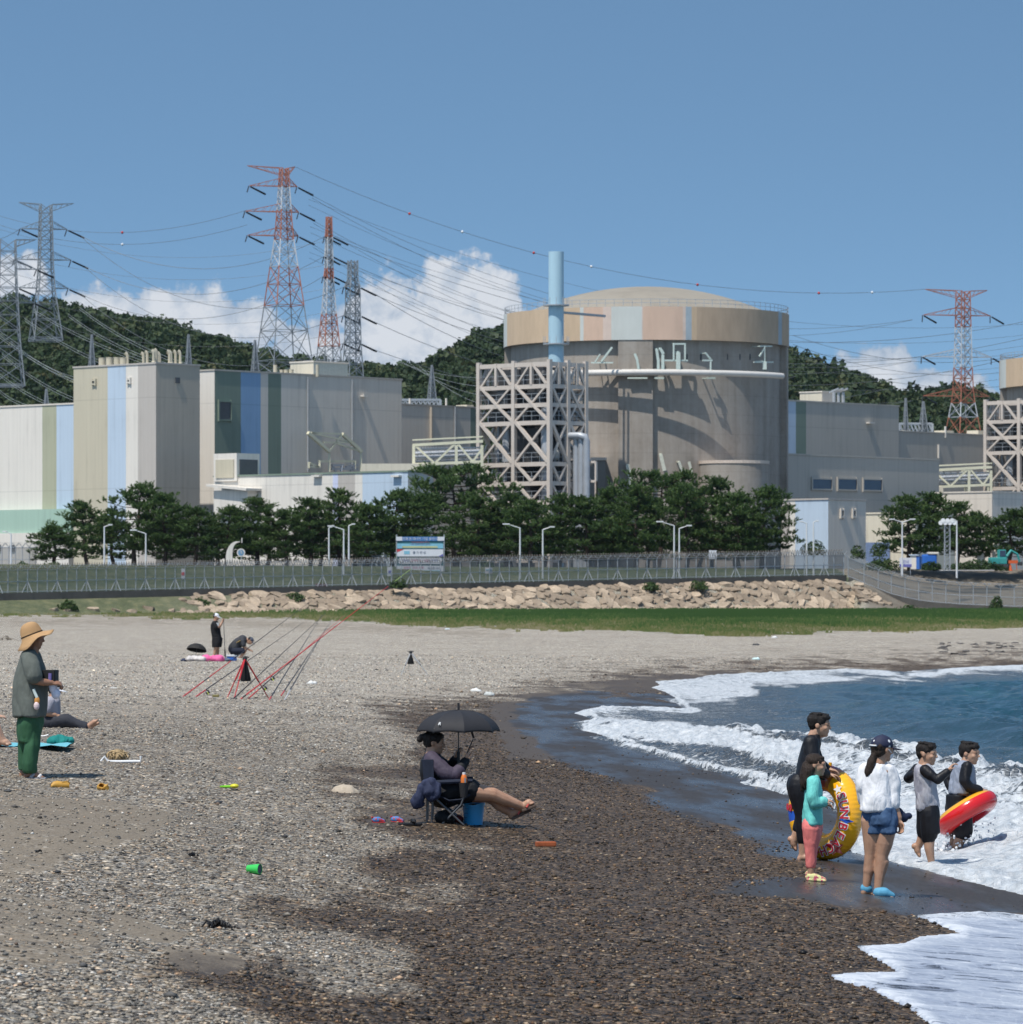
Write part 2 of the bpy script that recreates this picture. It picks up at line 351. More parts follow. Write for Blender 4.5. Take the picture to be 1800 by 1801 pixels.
def beach_mat():
    t = NT('shingle'); P = t.pos()
    wet, film, sand, grass, soil = (t.attr(k) for k in ('wet', 'film', 'sand', 'grass', 'soil'))
    v = t.map(P, (1, .8, 1))
    big = t.noise(v, .5, 4, .6); mid = t.noise(v, 2.2, 4, .6)
    def stones(scale, seed):
        vv = t.map(v, loc=(seed, seed*.3, 0)); n = t.voro(vv, scale); sep = t.n('ShaderNodeSeparateColor'); t.l(n.outputs['Color'], sep.inputs[0])
        return n.outputs['Distance'], sep.outputs[0], sep.outputs[1]
    d1, c1, h1 = stones(27, 0); d2, c2, h2 = stones(52, 4.2)
    dry = [(0, (.03, .03, .033)), (.14, (.07, .07, .074)), (.3, (.15, .142, .134)), (.5, (.225, .21, .19)), (.7, (.28, .262, .238)), (.86, (.37, .35, .32)), (1, (.62, .59, .55))]
    wetc = [(0, (.008, .008, .009)), (.25, (.022, .020, .018)), (.5, (.052, .041, .030)), (.72, (.088, .067, .046)), (.88, (.14, .107, .074)), (1, (.30, .255, .20))]
    D1 = t.ramp(c1, dry); D2 = t.ramp(c2, dry)
    W1 = t.ramp(c1, wetc); W2 = t.ramp(c2, wetc)
    pick = t.sst(t.noise(v, 5, 3), .42, .6)
    dryc = t.mix(pick, D1, D2); wc = t.mix(pick, W1, W2)
    warm = t.ramp(h1, [(0, (.80, .88, 1.0)), (.45, (1, 1, 1)), (.8, (1.08, 1.0, .88)), (1, (1.2, .98, .78))])
    dryc = t.mix(.8, dryc, warm, 'MULTIPLY'); wc = t.mix(.8, wc, warm, 'MULTIPLY'); wc = t.mix(1.0, wc, (1.14, 1.0, .86), 'MULTIPLY')
    gap = t.math('SUBTRACT', 1.0, t.math('MULTIPLY', t.sst(t.mix(pick, d1, d2), .36, .78), .5))
    gcol = t.n('ShaderNodeCombineColor'); [t.l(gap, gcol.inputs[i]) for i in range(3)]
    dryc = t.mix(1.0, dryc, gcol.outputs[0], 'MULTIPLY')
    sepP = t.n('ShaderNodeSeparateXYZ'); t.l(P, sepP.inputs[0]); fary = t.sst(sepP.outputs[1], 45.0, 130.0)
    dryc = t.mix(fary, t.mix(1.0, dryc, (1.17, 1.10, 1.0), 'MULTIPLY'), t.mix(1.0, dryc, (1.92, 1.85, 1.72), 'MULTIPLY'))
    patch = t.ramp(t.math('ADD', t.math('MULTIPLY', big, .6), t.math('MULTIPLY', mid, .4)), [(.35, (.80, .78, .76)), (.5, (1, 1, 1)), (.66, (1.1, 1.1, 1.1))])
    dryc = t.mix(1.0, dryc, patch, 'MULTIPLY')
    spk = t.noise(t.map(P, (9, 1.5, 1)), 1.0, 2, .6); spk2 = t.noise(t.map(P, (3, .5, 1)), 1.0, 3, .6)
    far_ = t.ramp(t.math('ADD', t.math('MULTIPLY', spk, .65), t.math('MULTIPLY', spk2, .35)), [(.3, (.62, .61, .60)), (.47, (.98, .98, .98)), (.6, (1.12, 1.12, 1.1)), (.74, (1.5, 1.48, 1.45))])
    dryc = t.mix(.85, dryc, far_, 'MULTIPLY'); wc = t.mix(.6, wc, far_, 'MULTIPLY')
    sandn = t.noise(v, 60, 3, .7)
    sandc = t.ramp(sandn, [(.3, (.12, .097, .072)), (.5, (.195, .163, .125)), (.7, (.26, .222, .175))])
    sandw = t.ramp(sandn, [(.3, (.055, .044, .035)), (.7, (.105, .082, .062))])
    edge = t.math('MULTIPLY', t.math('SUBTRACT', t.noise(v, 3.5, 5, .65), .5), 1.3)
    fw = t.sst(t.math('ADD', wet, edge), .05, 1.0); fs = t.math('MULTIPLY', t.sst(t.math('ADD', sand, edge), .3, .75), .92)
    ff = t.sst(t.math('ADD', film, t.math('MULTIPLY', edge, .8)), .25, .8)
    c = t.mix(fw, dryc, wc); c = t.mix(fs, c, t.mix(fw, sandc, sandw))
    filmc = t.ramp(t.noise(v, 30, 4, .7), [(.3, (.022, .020, .020)), (.5, (.045, .039, .035)), (.7, (.085, .074, .064))])
    c = t.mix(ff, c, filmc)
    gn = t.noise(v, .9, 5, .65); grc = t.ramp(gn, [(.3, (.042, .060, .024)), (.5, (.078, .095, .042)), (.68, (.145, .145, .07))])
    c = t.mix(grass, c, grc)
    soilc = t.ramp(t.noise(v, .35, 5, .65), [(.3, (.10, .08, .06)), (.5, (.16, .135, .105)), (.7, (.21, .185, .15))])
    c = t.mix(t.math('MULTIPLY', soil, .85), c, soilc)
    yc = t.ramp(t.noise(v, .2, 5, .65), [(.3, (.12, .118, .11)), (.7, (.19, .185, .175))]); c = t.mix(t.attr('yard'), c, yc)
    t.base(c)
    r = t.math('SUBTRACT', .9, t.math('MULTIPLY', fw, .35)); stripe = t.noise(t.map(P, (.9, .16, 1)), 1.0, 4, .6); gl = t.math('MULTIPLY', ff, t.sst(stripe, .40, .62)); r = t.math('SUBTRACT', r, t.math('MULTIPLY', gl, .32)); t.rough(t.math('MAXIMUM', r, .2)); t.set(t.b, 'Specular IOR Level', t.math('ADD', .16, t.math('MULTIPLY', gl, .30)))
    dome = t.math('MULTIPLY', t.math('SUBTRACT', 1.0, t.mix(pick, d1, d2)), t.math('ADD', .55, t.math('MULTIPLY', h1, .6)))
    hgt = t.math('ADD', dome, t.math('MULTIPLY', t.noise(v, 9, 4, .6), .8))
    soft = t.math('SUBTRACT', 1.0, t.math('MULTIPLY', t.math('MAXIMUM', fs, ff), .80)); soft = t.math('MULTIPLY', soft, t.math('SUBTRACT', 1.0, t.math('MULTIPLY', grass, .7)))
    b = t.bump(hgt, 1.0, .024); t.l(soft, b.inputs['Strength'])
    return t.mat
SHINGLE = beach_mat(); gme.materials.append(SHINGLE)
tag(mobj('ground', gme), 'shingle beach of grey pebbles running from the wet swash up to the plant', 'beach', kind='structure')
# loose pebbles lying on the near beach: too many to count
def pebbles():
    ico = [(0, 0, 1)]+[(math.cos(a)*.92, math.sin(a)*.92, .32*(1 if i % 2 else -.3)) for i, a in enumerate(np.linspace(0, 2*math.pi, 7)[:-1])]+[(0, 0, -.6)]
    ico = np.array(ico); fc = [(0, 1+i, 1+(i+1) % 6) for i in range(6)]+[(7, 1+(i+1) % 6, 1+i) for i in range(6)]; fc = np.array(fc)
    n1, n2 = 80000, 60000; n = n1+n2
    d = np.concatenate([19+(RNG.random(n1)**1.5)*52, 60+RNG.random(n2)**1.2*120]); uu = RNG.uniform(-.14, .14, n); X = uu*d; Z = ground(X, d)
    px, py = to_px(X, d, Z)
    ok = (poly_sd(SEA, px, py) < -3)
    fl = np.zeros(n); sn = np.zeros(n)
    for P in FILM: fl = np.maximum(fl, sstep(-8, 8, poly_sd(P, px, py)))
    for P, a in SAND: sn = np.maximum(sn, a*sstep(-8, 8, poly_sd(P, px, py)))
    ok &= (RNG.random(n) > fl*.97) & (RNG.random(n) > sn*.9)
    X, d, Z = X[ok], d[ok], Z[ok]; n = len(X)
    sz = (.009+.012*RNG.random(n)**2.2+.020*(RNG.random(n) > .992))*np.clip(d/60, 1, 1.7)
    ang = RNG.random(n)*6.283; sx = sz*RNG.uniform(.8, 1.5, n); sy = sz*RNG.uniform(.7, 1.1, n); szz = sz*RNG.uniform(.4, .8, n)
    bx = ico[:, 0][None]*sx[:, None]; by = ico[:, 1][None]*sy[:, None]
    vx = bx*np.cos(ang)[:, None]-by*np.sin(ang)[:, None]+X[:, None]; vy = bx*np.sin(ang)[:, None]+by*np.cos(ang)[:, None]+d[:, None]
    vz = ico[:, 2][None]*szz[:, None]+(Z+szz*.25)[:, None]
    V = np.stack([vx, vy, vz], 2).reshape(-1, 3); Fq = (fc[None]+(np.arange(n)*8)[:, None, None]).reshape(-1, 3)
    me = np_mesh('pebbles', V, Fq, smooth=True)
    w = sstep(-38, 30, poly_sd(WET, *to_px(X, d, Z))+(fbm(X*1.1, d*.8, 4, 21)-.5)*70+(fbm(X*4, d*1.2, 3, 25)-.5)*40+RNG.normal(size=n)*9)
    attr(me, 'wet', np.repeat(w, 8)); attr(me, 'tone', np.repeat(RNG.random(n), 8)); attr(me, 'hue', np.repeat(RNG.random(n), 8))
    t = NT('pebble'); tone = t.attr('tone'); w = t.attr('wet')
    dry = t.ramp(tone, [(0, (.035, .036, .04)), (.2, (.09, .09, .094)), (.5, (.205, .19, .172)), (.8, (.30, .282, .255)), (.95, (.42, .40, .37)), (1, (.68, .65, .62))])
    wc = t.ramp(tone, [(0, (.008, .008, .009)), (.4, (.038, .031, .024)), (.75, (.09, .068, .047)), (.93, (.165, .125, .085)), (1, (.38, .33, .26))])
    warm = t.ramp(t.attr('hue'), [(0, (.8, .9, 1.0)), (.5, (1, 1, 1)), (.85, (1.1, 1, .86)), (1, (1.35, .95, .7))])
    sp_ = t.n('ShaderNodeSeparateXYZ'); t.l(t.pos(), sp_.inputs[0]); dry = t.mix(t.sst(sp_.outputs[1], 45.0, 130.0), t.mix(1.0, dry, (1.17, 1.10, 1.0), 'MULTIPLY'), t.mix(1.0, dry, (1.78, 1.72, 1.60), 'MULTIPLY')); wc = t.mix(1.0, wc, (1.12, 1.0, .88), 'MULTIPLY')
    t.base(t.mix(.8, t.mix(w, dry, wc), warm, 'MULTIPLY')).rough(t.math('SUBTRACT', .85, t.math('MULTIPLY', w, .42))); t.spec(.3)
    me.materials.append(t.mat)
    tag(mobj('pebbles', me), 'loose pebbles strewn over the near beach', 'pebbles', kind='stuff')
# ================================================================== sea
SEA = [(1655, 1830), (1640, 1801), (1600, 1768), (1552, 1745), (1535, 1735), (1490, 1724), (1456, 1712), (1500, 1707), (1582, 1706), (1560, 1692), (1524, 1672), (1508, 1661), (1560, 1658), (1590, 1656), (1618, 1644), (1690, 1638), (1676, 1632), (1640, 1618), (1612, 1607), (1660, 1604), (1730, 1603), (1800, 1604), (1900, 1603), (1960, 1590),
       (1900, 1562), (1800, 1548), (1740, 1542), (1700, 1538), (1650, 1532), (1620, 1524), (1590, 1518), (1550, 1506), (1500, 1496), (1484, 1480), (1500, 1450), (1500, 1420), (1450, 1402), (1440, 1390), (1375, 1384), (1340, 1372), (1300, 1367), (1318, 1361), (1375, 1360), (1420, 1362), (1400, 1352), (1375, 1349), (1280, 1347), (1235, 1342), (1186, 1333), (1130, 1320), (1098, 1314), (1076, 1307), (1110, 1303),
       (1050, 1296), (1035, 1294), (1090, 1290), (1050, 1282), (1032, 1276), (1008, 1269), (1045, 1266), (1030, 1258), (1010, 1253), (1032, 1247), (1060, 1244), (1120, 1243), (1206, 1241), (1190, 1232), (1152, 1227), (1190, 1225), (1172, 1216), (1146, 1208), (1162, 1204), (1152, 1197), (1185, 1196), (1222, 1193), (1246, 1187), (1300, 1184), (1400, 1179), (1500, 1175), (1590, 1180), (1705, 1172), (1800, 1168), (1900, 1164), (3600, 1140), (3600, 1830)]
CREST = [(1.2, 99), (1.65, 95.5), (3.8, 83.5), (4.7, 77), (5.15, 71.8), (5.9, 64.9), (6.4, 60), (6.75, 55), (7.1, 48), (7.4, 40), (7.6, 25)]
CRZ = [.0, .14, .33, .42, .46, .52, .52, .5, .42, .36, .3]
CREST2 = [(6.6, 140), (8.2, 118), (9.6, 100), (11, 80), (12.5, 55)]
FOAM = [([(1450, 1830), (1430, 1712), (1500, 1660), (1600, 1600), (2000, 1600), (2000, 1830)], .66),
        ([(1480, 1395), (1700, 1400), (1830, 1420), (2000, 1500), (2000, 1600), (1650, 1545), (1470, 1510)], 1.0),
        ([(1005, 1262), (1120, 1263), (1260, 1277), (1375, 1291), (1470, 1306), (1480, 1350), (1300, 1326), (1150, 1302), (1050, 1290)], .98), ([(1050, 1296), (1250, 1318), (1420, 1340), (1440, 1380), (1280, 1352), (1100, 1318)], .60), ([(1290, 1358), (1470, 1358), (1470, 1400), (1290, 1380)], .8),
        ([(990, 1240), (1220, 1236), (1230, 1248), (1060, 1258), (1000, 1262)], 1.0), ([(1000, 1262), (1080, 1255), (1210, 1262), (1180, 1270), (1030, 1272)], .7),
        ([(1140, 1190), (1400, 1178), (1640, 1182), (1440, 1205), (1330, 1206), (1340, 1226), (1290, 1240), (1180, 1236), (1130, 1215)], .82),
        ([(1590, 1180), (1700, 1169), (1900, 1160), (1900, 1172), (1700, 1182)], .9),
        ([(1200, 1238), (1480, 1250), (1480, 1275), (1240, 1262)], .42), ([(1440, 1300), (1650, 1335), (1800, 1360), (1800, 1420), (1500, 1400)], .78)]
uu = np.concatenate([np.linspace(.0, .126, 430), np.linspace(.126, .6, 60)[1:]])
sy_ = np.concatenate([np.geomspace(18, 48, 150)[:-1], np.geomspace(48, 110, 330)[:-1], np.geomspace(110, 240, 170)])
SX, SY = pgrid(uu, sy_); sx, sy = SX.ravel(), SY.ravel(); sg = ground(sx, sy)
ct, ctt = line_sd(CREST, sx, sy); czz = np.interp(ctt, range(len(CRZ)), CRZ)
czz = czz*(.8+.4*fbm(sy*.35, sx*0, 2, 9))
c2, c2t = line_sd(CREST2, sx, sy)
deep = sstep(0, 9, line_sd(BASE, sx, sy)[0])
chop = (fbm(sx*.9+sy*.25, sy*.33-sx*.1, 4, 41)-.5)*2
zs = .02+chop*(.03+.26*deep)+.10*np.sin(c2*1.1+2.5*fbm(sx*.2, sy*.1, 2, 4))*deep
rough = (fbm(sx*3.2, sy*2.0, 5, 55)-.5)*2.6
shp = np.where(ct < 0, np.exp(-(np.abs(ct)/.55)**1.6), np.exp(-(ct/2.1)**2))
zs = zs+czz*shp*1.12*(1+.25*rough)
zs = zs+.13*np.exp(-(c2/1.6)**2)*(.7+.6*fbm(sy*.2, sx*.2, 2, 8))
spx, spy = to_px(sx, sy, np.maximum(zs, sg+.02))
sds = poly_sd(SEA, spx, spy)
foam = np.zeros(len(sx))
for P, a in FOAM: foam = np.maximum(foam, a*sstep(-7, 9, poly_sd(P, spx, spy)+(fbm(sx*.8, sy*.3, 3, 60)-.5)*22))
face = np.where(ct < 0, np.exp(-(np.abs(ct)/.85)**2), np.exp(-(ct/.5)**2))*np.clip(czz*6, 0, 1)
foam = np.maximum(foam, face*1.05)
foam = np.maximum(foam, .9*sstep(1, 3, sds)*(1-sstep(4, 13, sds)))
foam = np.maximum(foam, .30*np.exp(-(c2/.9)**2)); foam = np.maximum(foam, .19+.32*(1-deep)+.10*(fbm(sx*.25, sy*.10, 3, 90)-.5)*2)
swm = sstep(-20, 20, poly_sd(FOAM[0][0], spx, spy)); calm = 1-.85*swm
bore = calm*sstep(0, 5, sds)*(1-.7*sstep(5, 26, sds))
th = np.where(sds > 0, .012+bore*(.05+.05*fbm(sx*2, sy*1.2, 3, 71))+calm*np.clip(foam, 0, 1)*.05*np.maximum(rough, -.2)*sstep(1, 6, sds), -.012+sds*.004)
edgew = sstep(0, 30, sds)
zz = np.where(sds > 0, np.maximum(sg+th, zs*edgew+(sg+th)*(1-edgew)), sg+th)
zz = zz+np.where(sds > 4, calm*np.clip(foam, 0, 1)*rough*.020, 0)
fq = gfaces(*SX.shape); keep = (sds[fq] > -3).any(1); fq = fq[keep]
used = np.unique(fq); rm = np.full(len(sx), -1); rm[used] = np.arange(len(used))
sme = np_mesh('sea', np.stack([sx, sy, zz], 1)[used], rm[fq], smooth=True)
attr(sme, 'foam', np.clip(foam, 0, 1.1)[used]); attr(sme, 'deep', deep[used]); attr(sme, 'lip', (sstep(-1, 2, sds)*(1-sstep(6, 22, sds)))[used]); attr(sme, 'sheet', swm[used])
def sea_mat():
    t = NT('sea_water'); P = t.pos(); foam, deep = t.attr('foam'), t.attr('deep')
    v = t.map(P, (1.0, .55, 1), rot=(0, 0, R(6)))
    fine = t.noise(v, 7, 6, .68, .6); cell = t.voro(t.map(v, (1, .9, 1)), 9, 'DISTANCE_TO_EDGE').outputs['Distance']
    str_ = t.noise(t.map(P, (.55, 1.9, 1), rot=(0, 0, R(-8))), 2.3, 6, .65, 1.0)
    pat = t.math('ADD', t.math('MULTIPLY', str_, .62), t.math('MULTIPLY', fine, .38))
    thr = t.math('ADD', t.math('MULTIPLY', foam, .62), t.math('SUBTRACT', pat, .5))
    lace = t.math('MULTIPLY', t.math('SUBTRACT', .12, t.math('MINIMUM', cell, .12)), 1.1)
    f = t.sst(t.math('ADD', thr, lace), .30, .52)
    deepc = t.ramp(t.noise(t.map(P, (.5, .12, 1)), 1.1, 4, .6), [(.3, (.004, .032, .046)), (.55, (.008, .050, .070)), (.75, (.022, .088, .098))])
    shal = t.ramp(t.noise(v, 1.5, 4, .6), [(.3, (.042, .050, .058)), (.7, (.085, .10, .115))])
    wc = t.mix(deep, shal, deepc)
    fc = t.ramp(fine, [(.28, (.34, .39, .44)), (.46, (.54, .58, .62)), (.62, (.68, .70, .72)), (.8, (.76, .78, .79))])
    sheet, lip = t.attr('sheet'), t.attr('lip')
    str2 = t.noise(t.map(P, (.8, 1.35, 1), rot=(0, 0, R(5))), 1.6, 6, .6, 1.6)
    fs2 = t.ramp(t.math('ADD', t.math('ADD', str2, t.math('MULTIPLY', lip, .20)), t.math('MULTIPLY', t.math('SUBTRACT', .10, t.math('MINIMUM', cell, .10)), .9)), [(.30, (.17, .20, .27)), (.48, (.28, .32, .40)), (.62, (.37, .41, .48)), (.80, (.56, .59, .64))])
    fc = t.mix(sheet, fc, fs2); f = t.math('MAXIMUM', f, t.math('MULTIPLY', sheet, t.sst(str2, .2, .42)))
    t.base(t.mix(f, wc, fc)); t.rough(t.math('ADD', .16, t.math('MULTIPLY', f, .6))); t.spec(.32); t.b.inputs['IOR'].default_value = 1.33
    rip = t.math('ADD', t.math('MULTIPLY', t.noise(t.map(P, (1, .6, 1)), 3.2, 5, .62, .4), 1.0), t.math('MULTIPLY', t.noise(t.map(P, (1.2, .45, 1)), .9, 4, .6), 3.0))
    t.bump(t.math('ADD', t.math('MULTIPLY', rip, t.math('SUBTRACT', 1.0, t.math('MULTIPLY', f, .85))), t.math('MULTIPLY', t.math('MULTIPLY', f, fine), t.math('SUBTRACT', 1.1, t.math('MULTIPLY', sheet, .95)))), .9, .14)
    return t.mat
SEAM = sea_mat(); sme.materials.append(SEAM)
tag(mobj('sea', sme), 'blue green sea breaking in white foam on the shingle', 'sea', kind='structure')
pebbles()
# ================================================================== the power station
RZ = R(-43); TA = Vector((math.cos(RZ), math.sin(RZ), 0)); TB = Vector((-math.sin(RZ), math.cos(RZ), 0))   # along the sunlit walls / along the shaded walls
ZP = 7.0
def clad(name, col, var=.05):
    """profiled metal sheet: faint vertical ribs, panel joints, rain streaks and grime of its own"""
    t = NT('cladding_'+name); v = t.coord(); sp = t.n('ShaderNodeSeparateXYZ'); t.l(v, sp.inputs[0])
    xy = t.math('ADD', sp.outputs[0], sp.outputs[1]); streak = t.noise(t.map(v, (1.4, 1.4, .05)), 1, 5, .65); blot = t.noise(t.map(v, (.12, .12, .12)), 1, 4, .6)
    f = t.math('ADD', t.math('MULTIPLY', streak, .6), t.math('MULTIPLY', blot, .4))
    c = t.ramp(f, [(.28, [q*.74 for q in col]), (.46, col), (.7, [min(1, q*1.07) for q in col])])
    rib = t.math('PINGPONG', xy, .45); jt = t.math('PINGPONG', xy, 3.3); js = t.math('PINGPONG', sp.outputs[2], 6.6)
    ln = t.math('MAXIMUM', t.math('MAXIMUM', t.math('LESS_THAN', jt, .05), t.math('MULTIPLY', t.math('LESS_THAN', js, .08), 1.2)), t.math('MULTIPLY', t.math('LESS_THAN', rib, .1), .30))
    c = t.mix(t.math('MULTIPLY', ln, .16), c, [q*.35 for q in col]); t.base(c).rough(.6).spec(.25); t.bump(rib, .25, .05); return t.mat
WHITE = clad('white', (.70, .655, .59)); CREAM = clad('cream', (.66, .60, .48)); BEIGE = clad('beige', (.52, .47, .36)); PALEBLUE = clad('pale_blue', (.47, .56, .66)); GREIGE = clad('greige', (.47, .43, .39))
TAUPE = clad('taupe', (.45, .395, .325)); OLIVE = clad('olive', (.40, .40, .29)); MINT = clad('mint', (.36, .50, .41)); DGREEN = clad('dark_green', (.20, .25, .20)); BLUE = clad('blue', (.24, .38, .56)); GREY = clad('grey', (.66, .60, .525)); DGREY = clad('dark_grey', (.45, .415, .365)); LILAC = clad('lilac', (.55, .58, .74))
def concrete():
    t = NT('weathered_concrete'); v = t.coord(); sp = t.n('ShaderNodeSeparateXYZ'); t.l(v, sp.inputs[0])
    st = t.noise(t.map(v, (.55, .55, .025)), 1, 6, .7); bl = t.noise(t.map(v, (.16, .16, .10)), 1, 5, .65); fine = t.noise(v, 1.2, 4, .6)
    f = t.math('ADD', t.math('MULTIPLY', st, .5), t.math('ADD', t.math('MULTIPLY', bl, .35), t.math('MULTIPLY', fine, .15)))
    c = t.ramp(f, [(.32, (.17, .145, .12)), (.44, (.285, .25, .215)), (.54, (.345, .31, .272)), (.70, (.40, .365, .325))])
    ln = t.math('LESS_THAN', t.math('PINGPONG', sp.outputs[2], 1.5), .05); c = t.mix(t.math('MULTIPLY', ln, .18), c, (.12, .10, .09))
    t.base(c).rough(.88).spec(.2); t.bump(fine, .2, .05); return t.mat
CONC = concrete(); CONCD = mat('dark_concrete', (.20, .185, .165), .85, .14, .1, .2, .2, 2)
STEEL = mat('painted_steel', (.56, .49, .43), .6, .08, .5); IVORY = mat('ivory_steel', (.66, .63, .47), .55, .07, .5); GALV = mat('galvanised_steel', (.40, .42, .44), .45, .1, 2, metal=.3); PIPEG = mat('grey_pipe', (.42, .44, .47), .45, .1, .6, metal=.2)
DARKM = mat('dark_metal', (.05, .052, .055), .5, .15, 1); BLACKI = mat('insulator', (.018, .018, .02), .4); GLASSB = mat('window_glass', (.035, .055, .10), .15, .1, .5, .6); LOUV = mat('louvre', (.10, .105, .11), .6)
def pA(X, Y, px):
    k = (px-CX)/F; return (X-k*Y)/(TA.x-k*TA.y)      # distance back along the sunlit wall to reach pixel column px
def pB(X, Y, px):
    k = (px-CX)/F; return (k*Y-X)/(TB.x-k*TB.y)
def bldg(name, label, corner, d, ytop, left, right, stA, stB, zb=ZP-1, roof=None, cat='building', ybase=None):
    """a clad block; near corner at pixel column `corner`, walls running back to columns `left` and `right`; stripes are (end column, material)"""
    P = W(corner, ytop, d); La = pA(P.x, P.y, left); Lb = pB(P.x, P.y, right)
    if ybase: zb = W(corner, ybase, d).z
    r = empty(name, (P.x, P.y, zb), RZ, label, cat); h = P.z-zb
    ms = []; m = MB()
    def mi(mt):
        if mt not in ms: ms.append(mt)
        return ms.index(mt)
    a = -La
    for px, mt in stA:
        b = -pA(P.x, P.y, px) if px < corner else 0.0
        m.add([(a, 0, 0), (b, 0, 0), (b, 0, h), (a, 0, h)], [(0, 1, 2, 3)], mi(mt)); a = b
    a = 0.0
    for px, mt in stB:
        b = min(Lb, pB(P.x, P.y, px)) if px < right else Lb
        m.add([(0, a, 0), (0, b, 0), (0, b, h), (0, a, h)], [(0, 1, 2, 3)], mi(mt)); a = b
    m.add([(-La, 0, 0), (-La, Lb, 0), (-La, Lb, h), (-La, 0, h)], [(3, 2, 1, 0)], mi(stA[0][1]))
    m.add([(-La, Lb, 0), (0, Lb, 0), (0, Lb, h), (-La, Lb, h)], [(3, 2, 1, 0)], mi(stB[-1][1]))
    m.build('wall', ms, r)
    t = MB().box((-La/2, Lb/2, h+.12), (La+.24, Lb+.24, .24)); t.build('roof', roof or GREY, r)
    r['dims'] = [La, Lb, h]; return r
def onA(r, px0, px1, y0, y1, d, mt, name, proud=.06, frame_=None, dep=.12):
    """a panel on the sunlit wall between pixel columns"""
    X, Y = r.location.x, r.location.y
    a = -pA(X, Y, px0); b = -pA(X, Y, px1); yy = Y-TA.y*((-a-b)/2)
    z0 = W(0, y1, yy).z-r.location.z; z1 = W(0, y0, yy).z-r.location.z
    o = MB().box(((a+b)/2, -proud-dep/2+.02, (z0+z1)/2), (abs(b-a), dep, z1-z0)).build(name, mt, r)
    if frame_:
        f = MB(); w = .22
        for q in ((a, (z0+z1)/2, w, z1-z0+2*w), (b, (z0+z1)/2, w, z1-z0+2*w)): f.box((q[0], -.16, q[1]), (q[2], .3, q[3]))
        for q in (z0, z1): f.box(((a+b)/2, -.16, q), (abs(b-a)-w, .29, w))
        f.build('frame', frame_, o)
    return o
def onB(r, px0, px1, y0, y1, mt, name, proud=.06, frame_=None, dep=.12):
    X, Y = r.location.x, r.location.y
    a = pB(X, Y, px0); b = pB(X, Y, px1); yy = Y+TB.y*(a+b)/2
    z0 = W(0, y1, yy).z-r.location.z; z1 = W(0, y0, yy).z-r.location.z
    o = MB().box((proud+dep/2-.02, (a+b)/2, (z0+z1)/2), (dep, abs(b-a), z1-z0)).build(name, mt, r)
    if frame_:
        f = MB(); w = .22
        for q in (a, b): f.box((.16, q, (z0+z1)/2), (.3, w, z1-z0+2*w))
        for q in (z0, z1): f.box((.16, (a+b)/2, q), (.29, abs(b-a)-w, w))
        f.build('frame', frame_, o)
    return o
# ---- blocks on the left
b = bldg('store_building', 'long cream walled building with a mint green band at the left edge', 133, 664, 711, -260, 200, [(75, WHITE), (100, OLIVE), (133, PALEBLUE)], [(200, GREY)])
La, Lb, h = b['dims']
zb0 = W(0, 935, 655).z-6; zb1 = W(0, 893, 655).z-6
MB().box((-La/2-1, -.9, (zb0+zb1)/2), (La+4, 1.8, zb1-zb0)).build('band', MINT, b)
MB().box((-La/2-1, -1.1, zb0/2), (La+4, 2.2, zb0)).build('plinth_wall', WHITE, b)
for px in (18, 43): onA(b, px-4, px+4, 959, 970, 655, LOUV, 'window', proud=2.3)
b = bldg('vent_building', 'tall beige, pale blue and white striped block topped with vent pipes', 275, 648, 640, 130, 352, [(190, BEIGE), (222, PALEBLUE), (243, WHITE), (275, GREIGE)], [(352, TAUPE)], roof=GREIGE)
onA(b, 164, 170, 669, 676, 650, LOUV, 'louvre', frame_=BEIGE); onA(b, 226, 231, 667, 673, 650, LOUV, 'louvre', frame_=WHITE); onB(b, 308, 316, 664, 674, LOUV, 'louvre')
La, Lb, h = b['dims']
def roof_pipe(parent, x, y, z, r, hh, goose, mt=BEIGE):
    m = MB()
    if goose:
        m.tube([(x, y, z), (x, y, z+hh*.7), (x-.04, y-.02, z+hh*.84), (x-.14, y-.08, z+hh*.95), (x-.28, y-.17, z+hh)], [r, r, r*1.05, r*1.25, r*1.45], 10); m.lathe([(0, 0), (r*1.5, 0), (r*1.5, .15), (r, .25)], 10, c=(x, y, z))
    else: m.lathe([(r, 0), (r, hh), (r*1.05, hh), (r*1.05, hh+.1), (0, hh+.12)], 16, c=(x, y, z))
    return m.build('vent_pipe' if goose else 'vent_drum', mt, parent, smooth=True)
zt = h+.2
for px, hh in ((166, 1.15), (179, 1.15), (192.5, 1.1), (203, 1.0)): roof_pipe(b, -pA(b.location.x, b.location.y, px), 1.6, zt, .52, hh, False)
for i, px in enumerate((207, 220, 233.5, 241, 245, 250, 255, 264, 268)): roof_pipe(b, -pA(b.location.x, b.location.y, px), 2+(i*1.7) % 5, zt, .21, 1.75+(i*.37) % .35, True)
for i, px in enumerate((278, 284, 292, 298, 312, 325)): roof_pipe(b, -.9-(i*.6) % 2, pB(b.location.x, b.location.y, px), zt, .21, 1.7+(i*.53) % .4, True)
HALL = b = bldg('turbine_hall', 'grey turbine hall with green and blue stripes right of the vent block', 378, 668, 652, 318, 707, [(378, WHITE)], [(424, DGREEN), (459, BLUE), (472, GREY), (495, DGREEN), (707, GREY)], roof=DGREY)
onB(b, 384, 406, 706, 739, LOUV, 'louvre', frame_=DGREEN)
onB(b, 634, 641, 695, 698, WHITE, 'wall_lamp', dep=.8)
onB(HALL, 540, 541.2, 664, 830, GALV, 'downpipe', dep=.3); onB(HALL, 618, 619, 668, 830, GALV, 'downpipe', dep=.3)
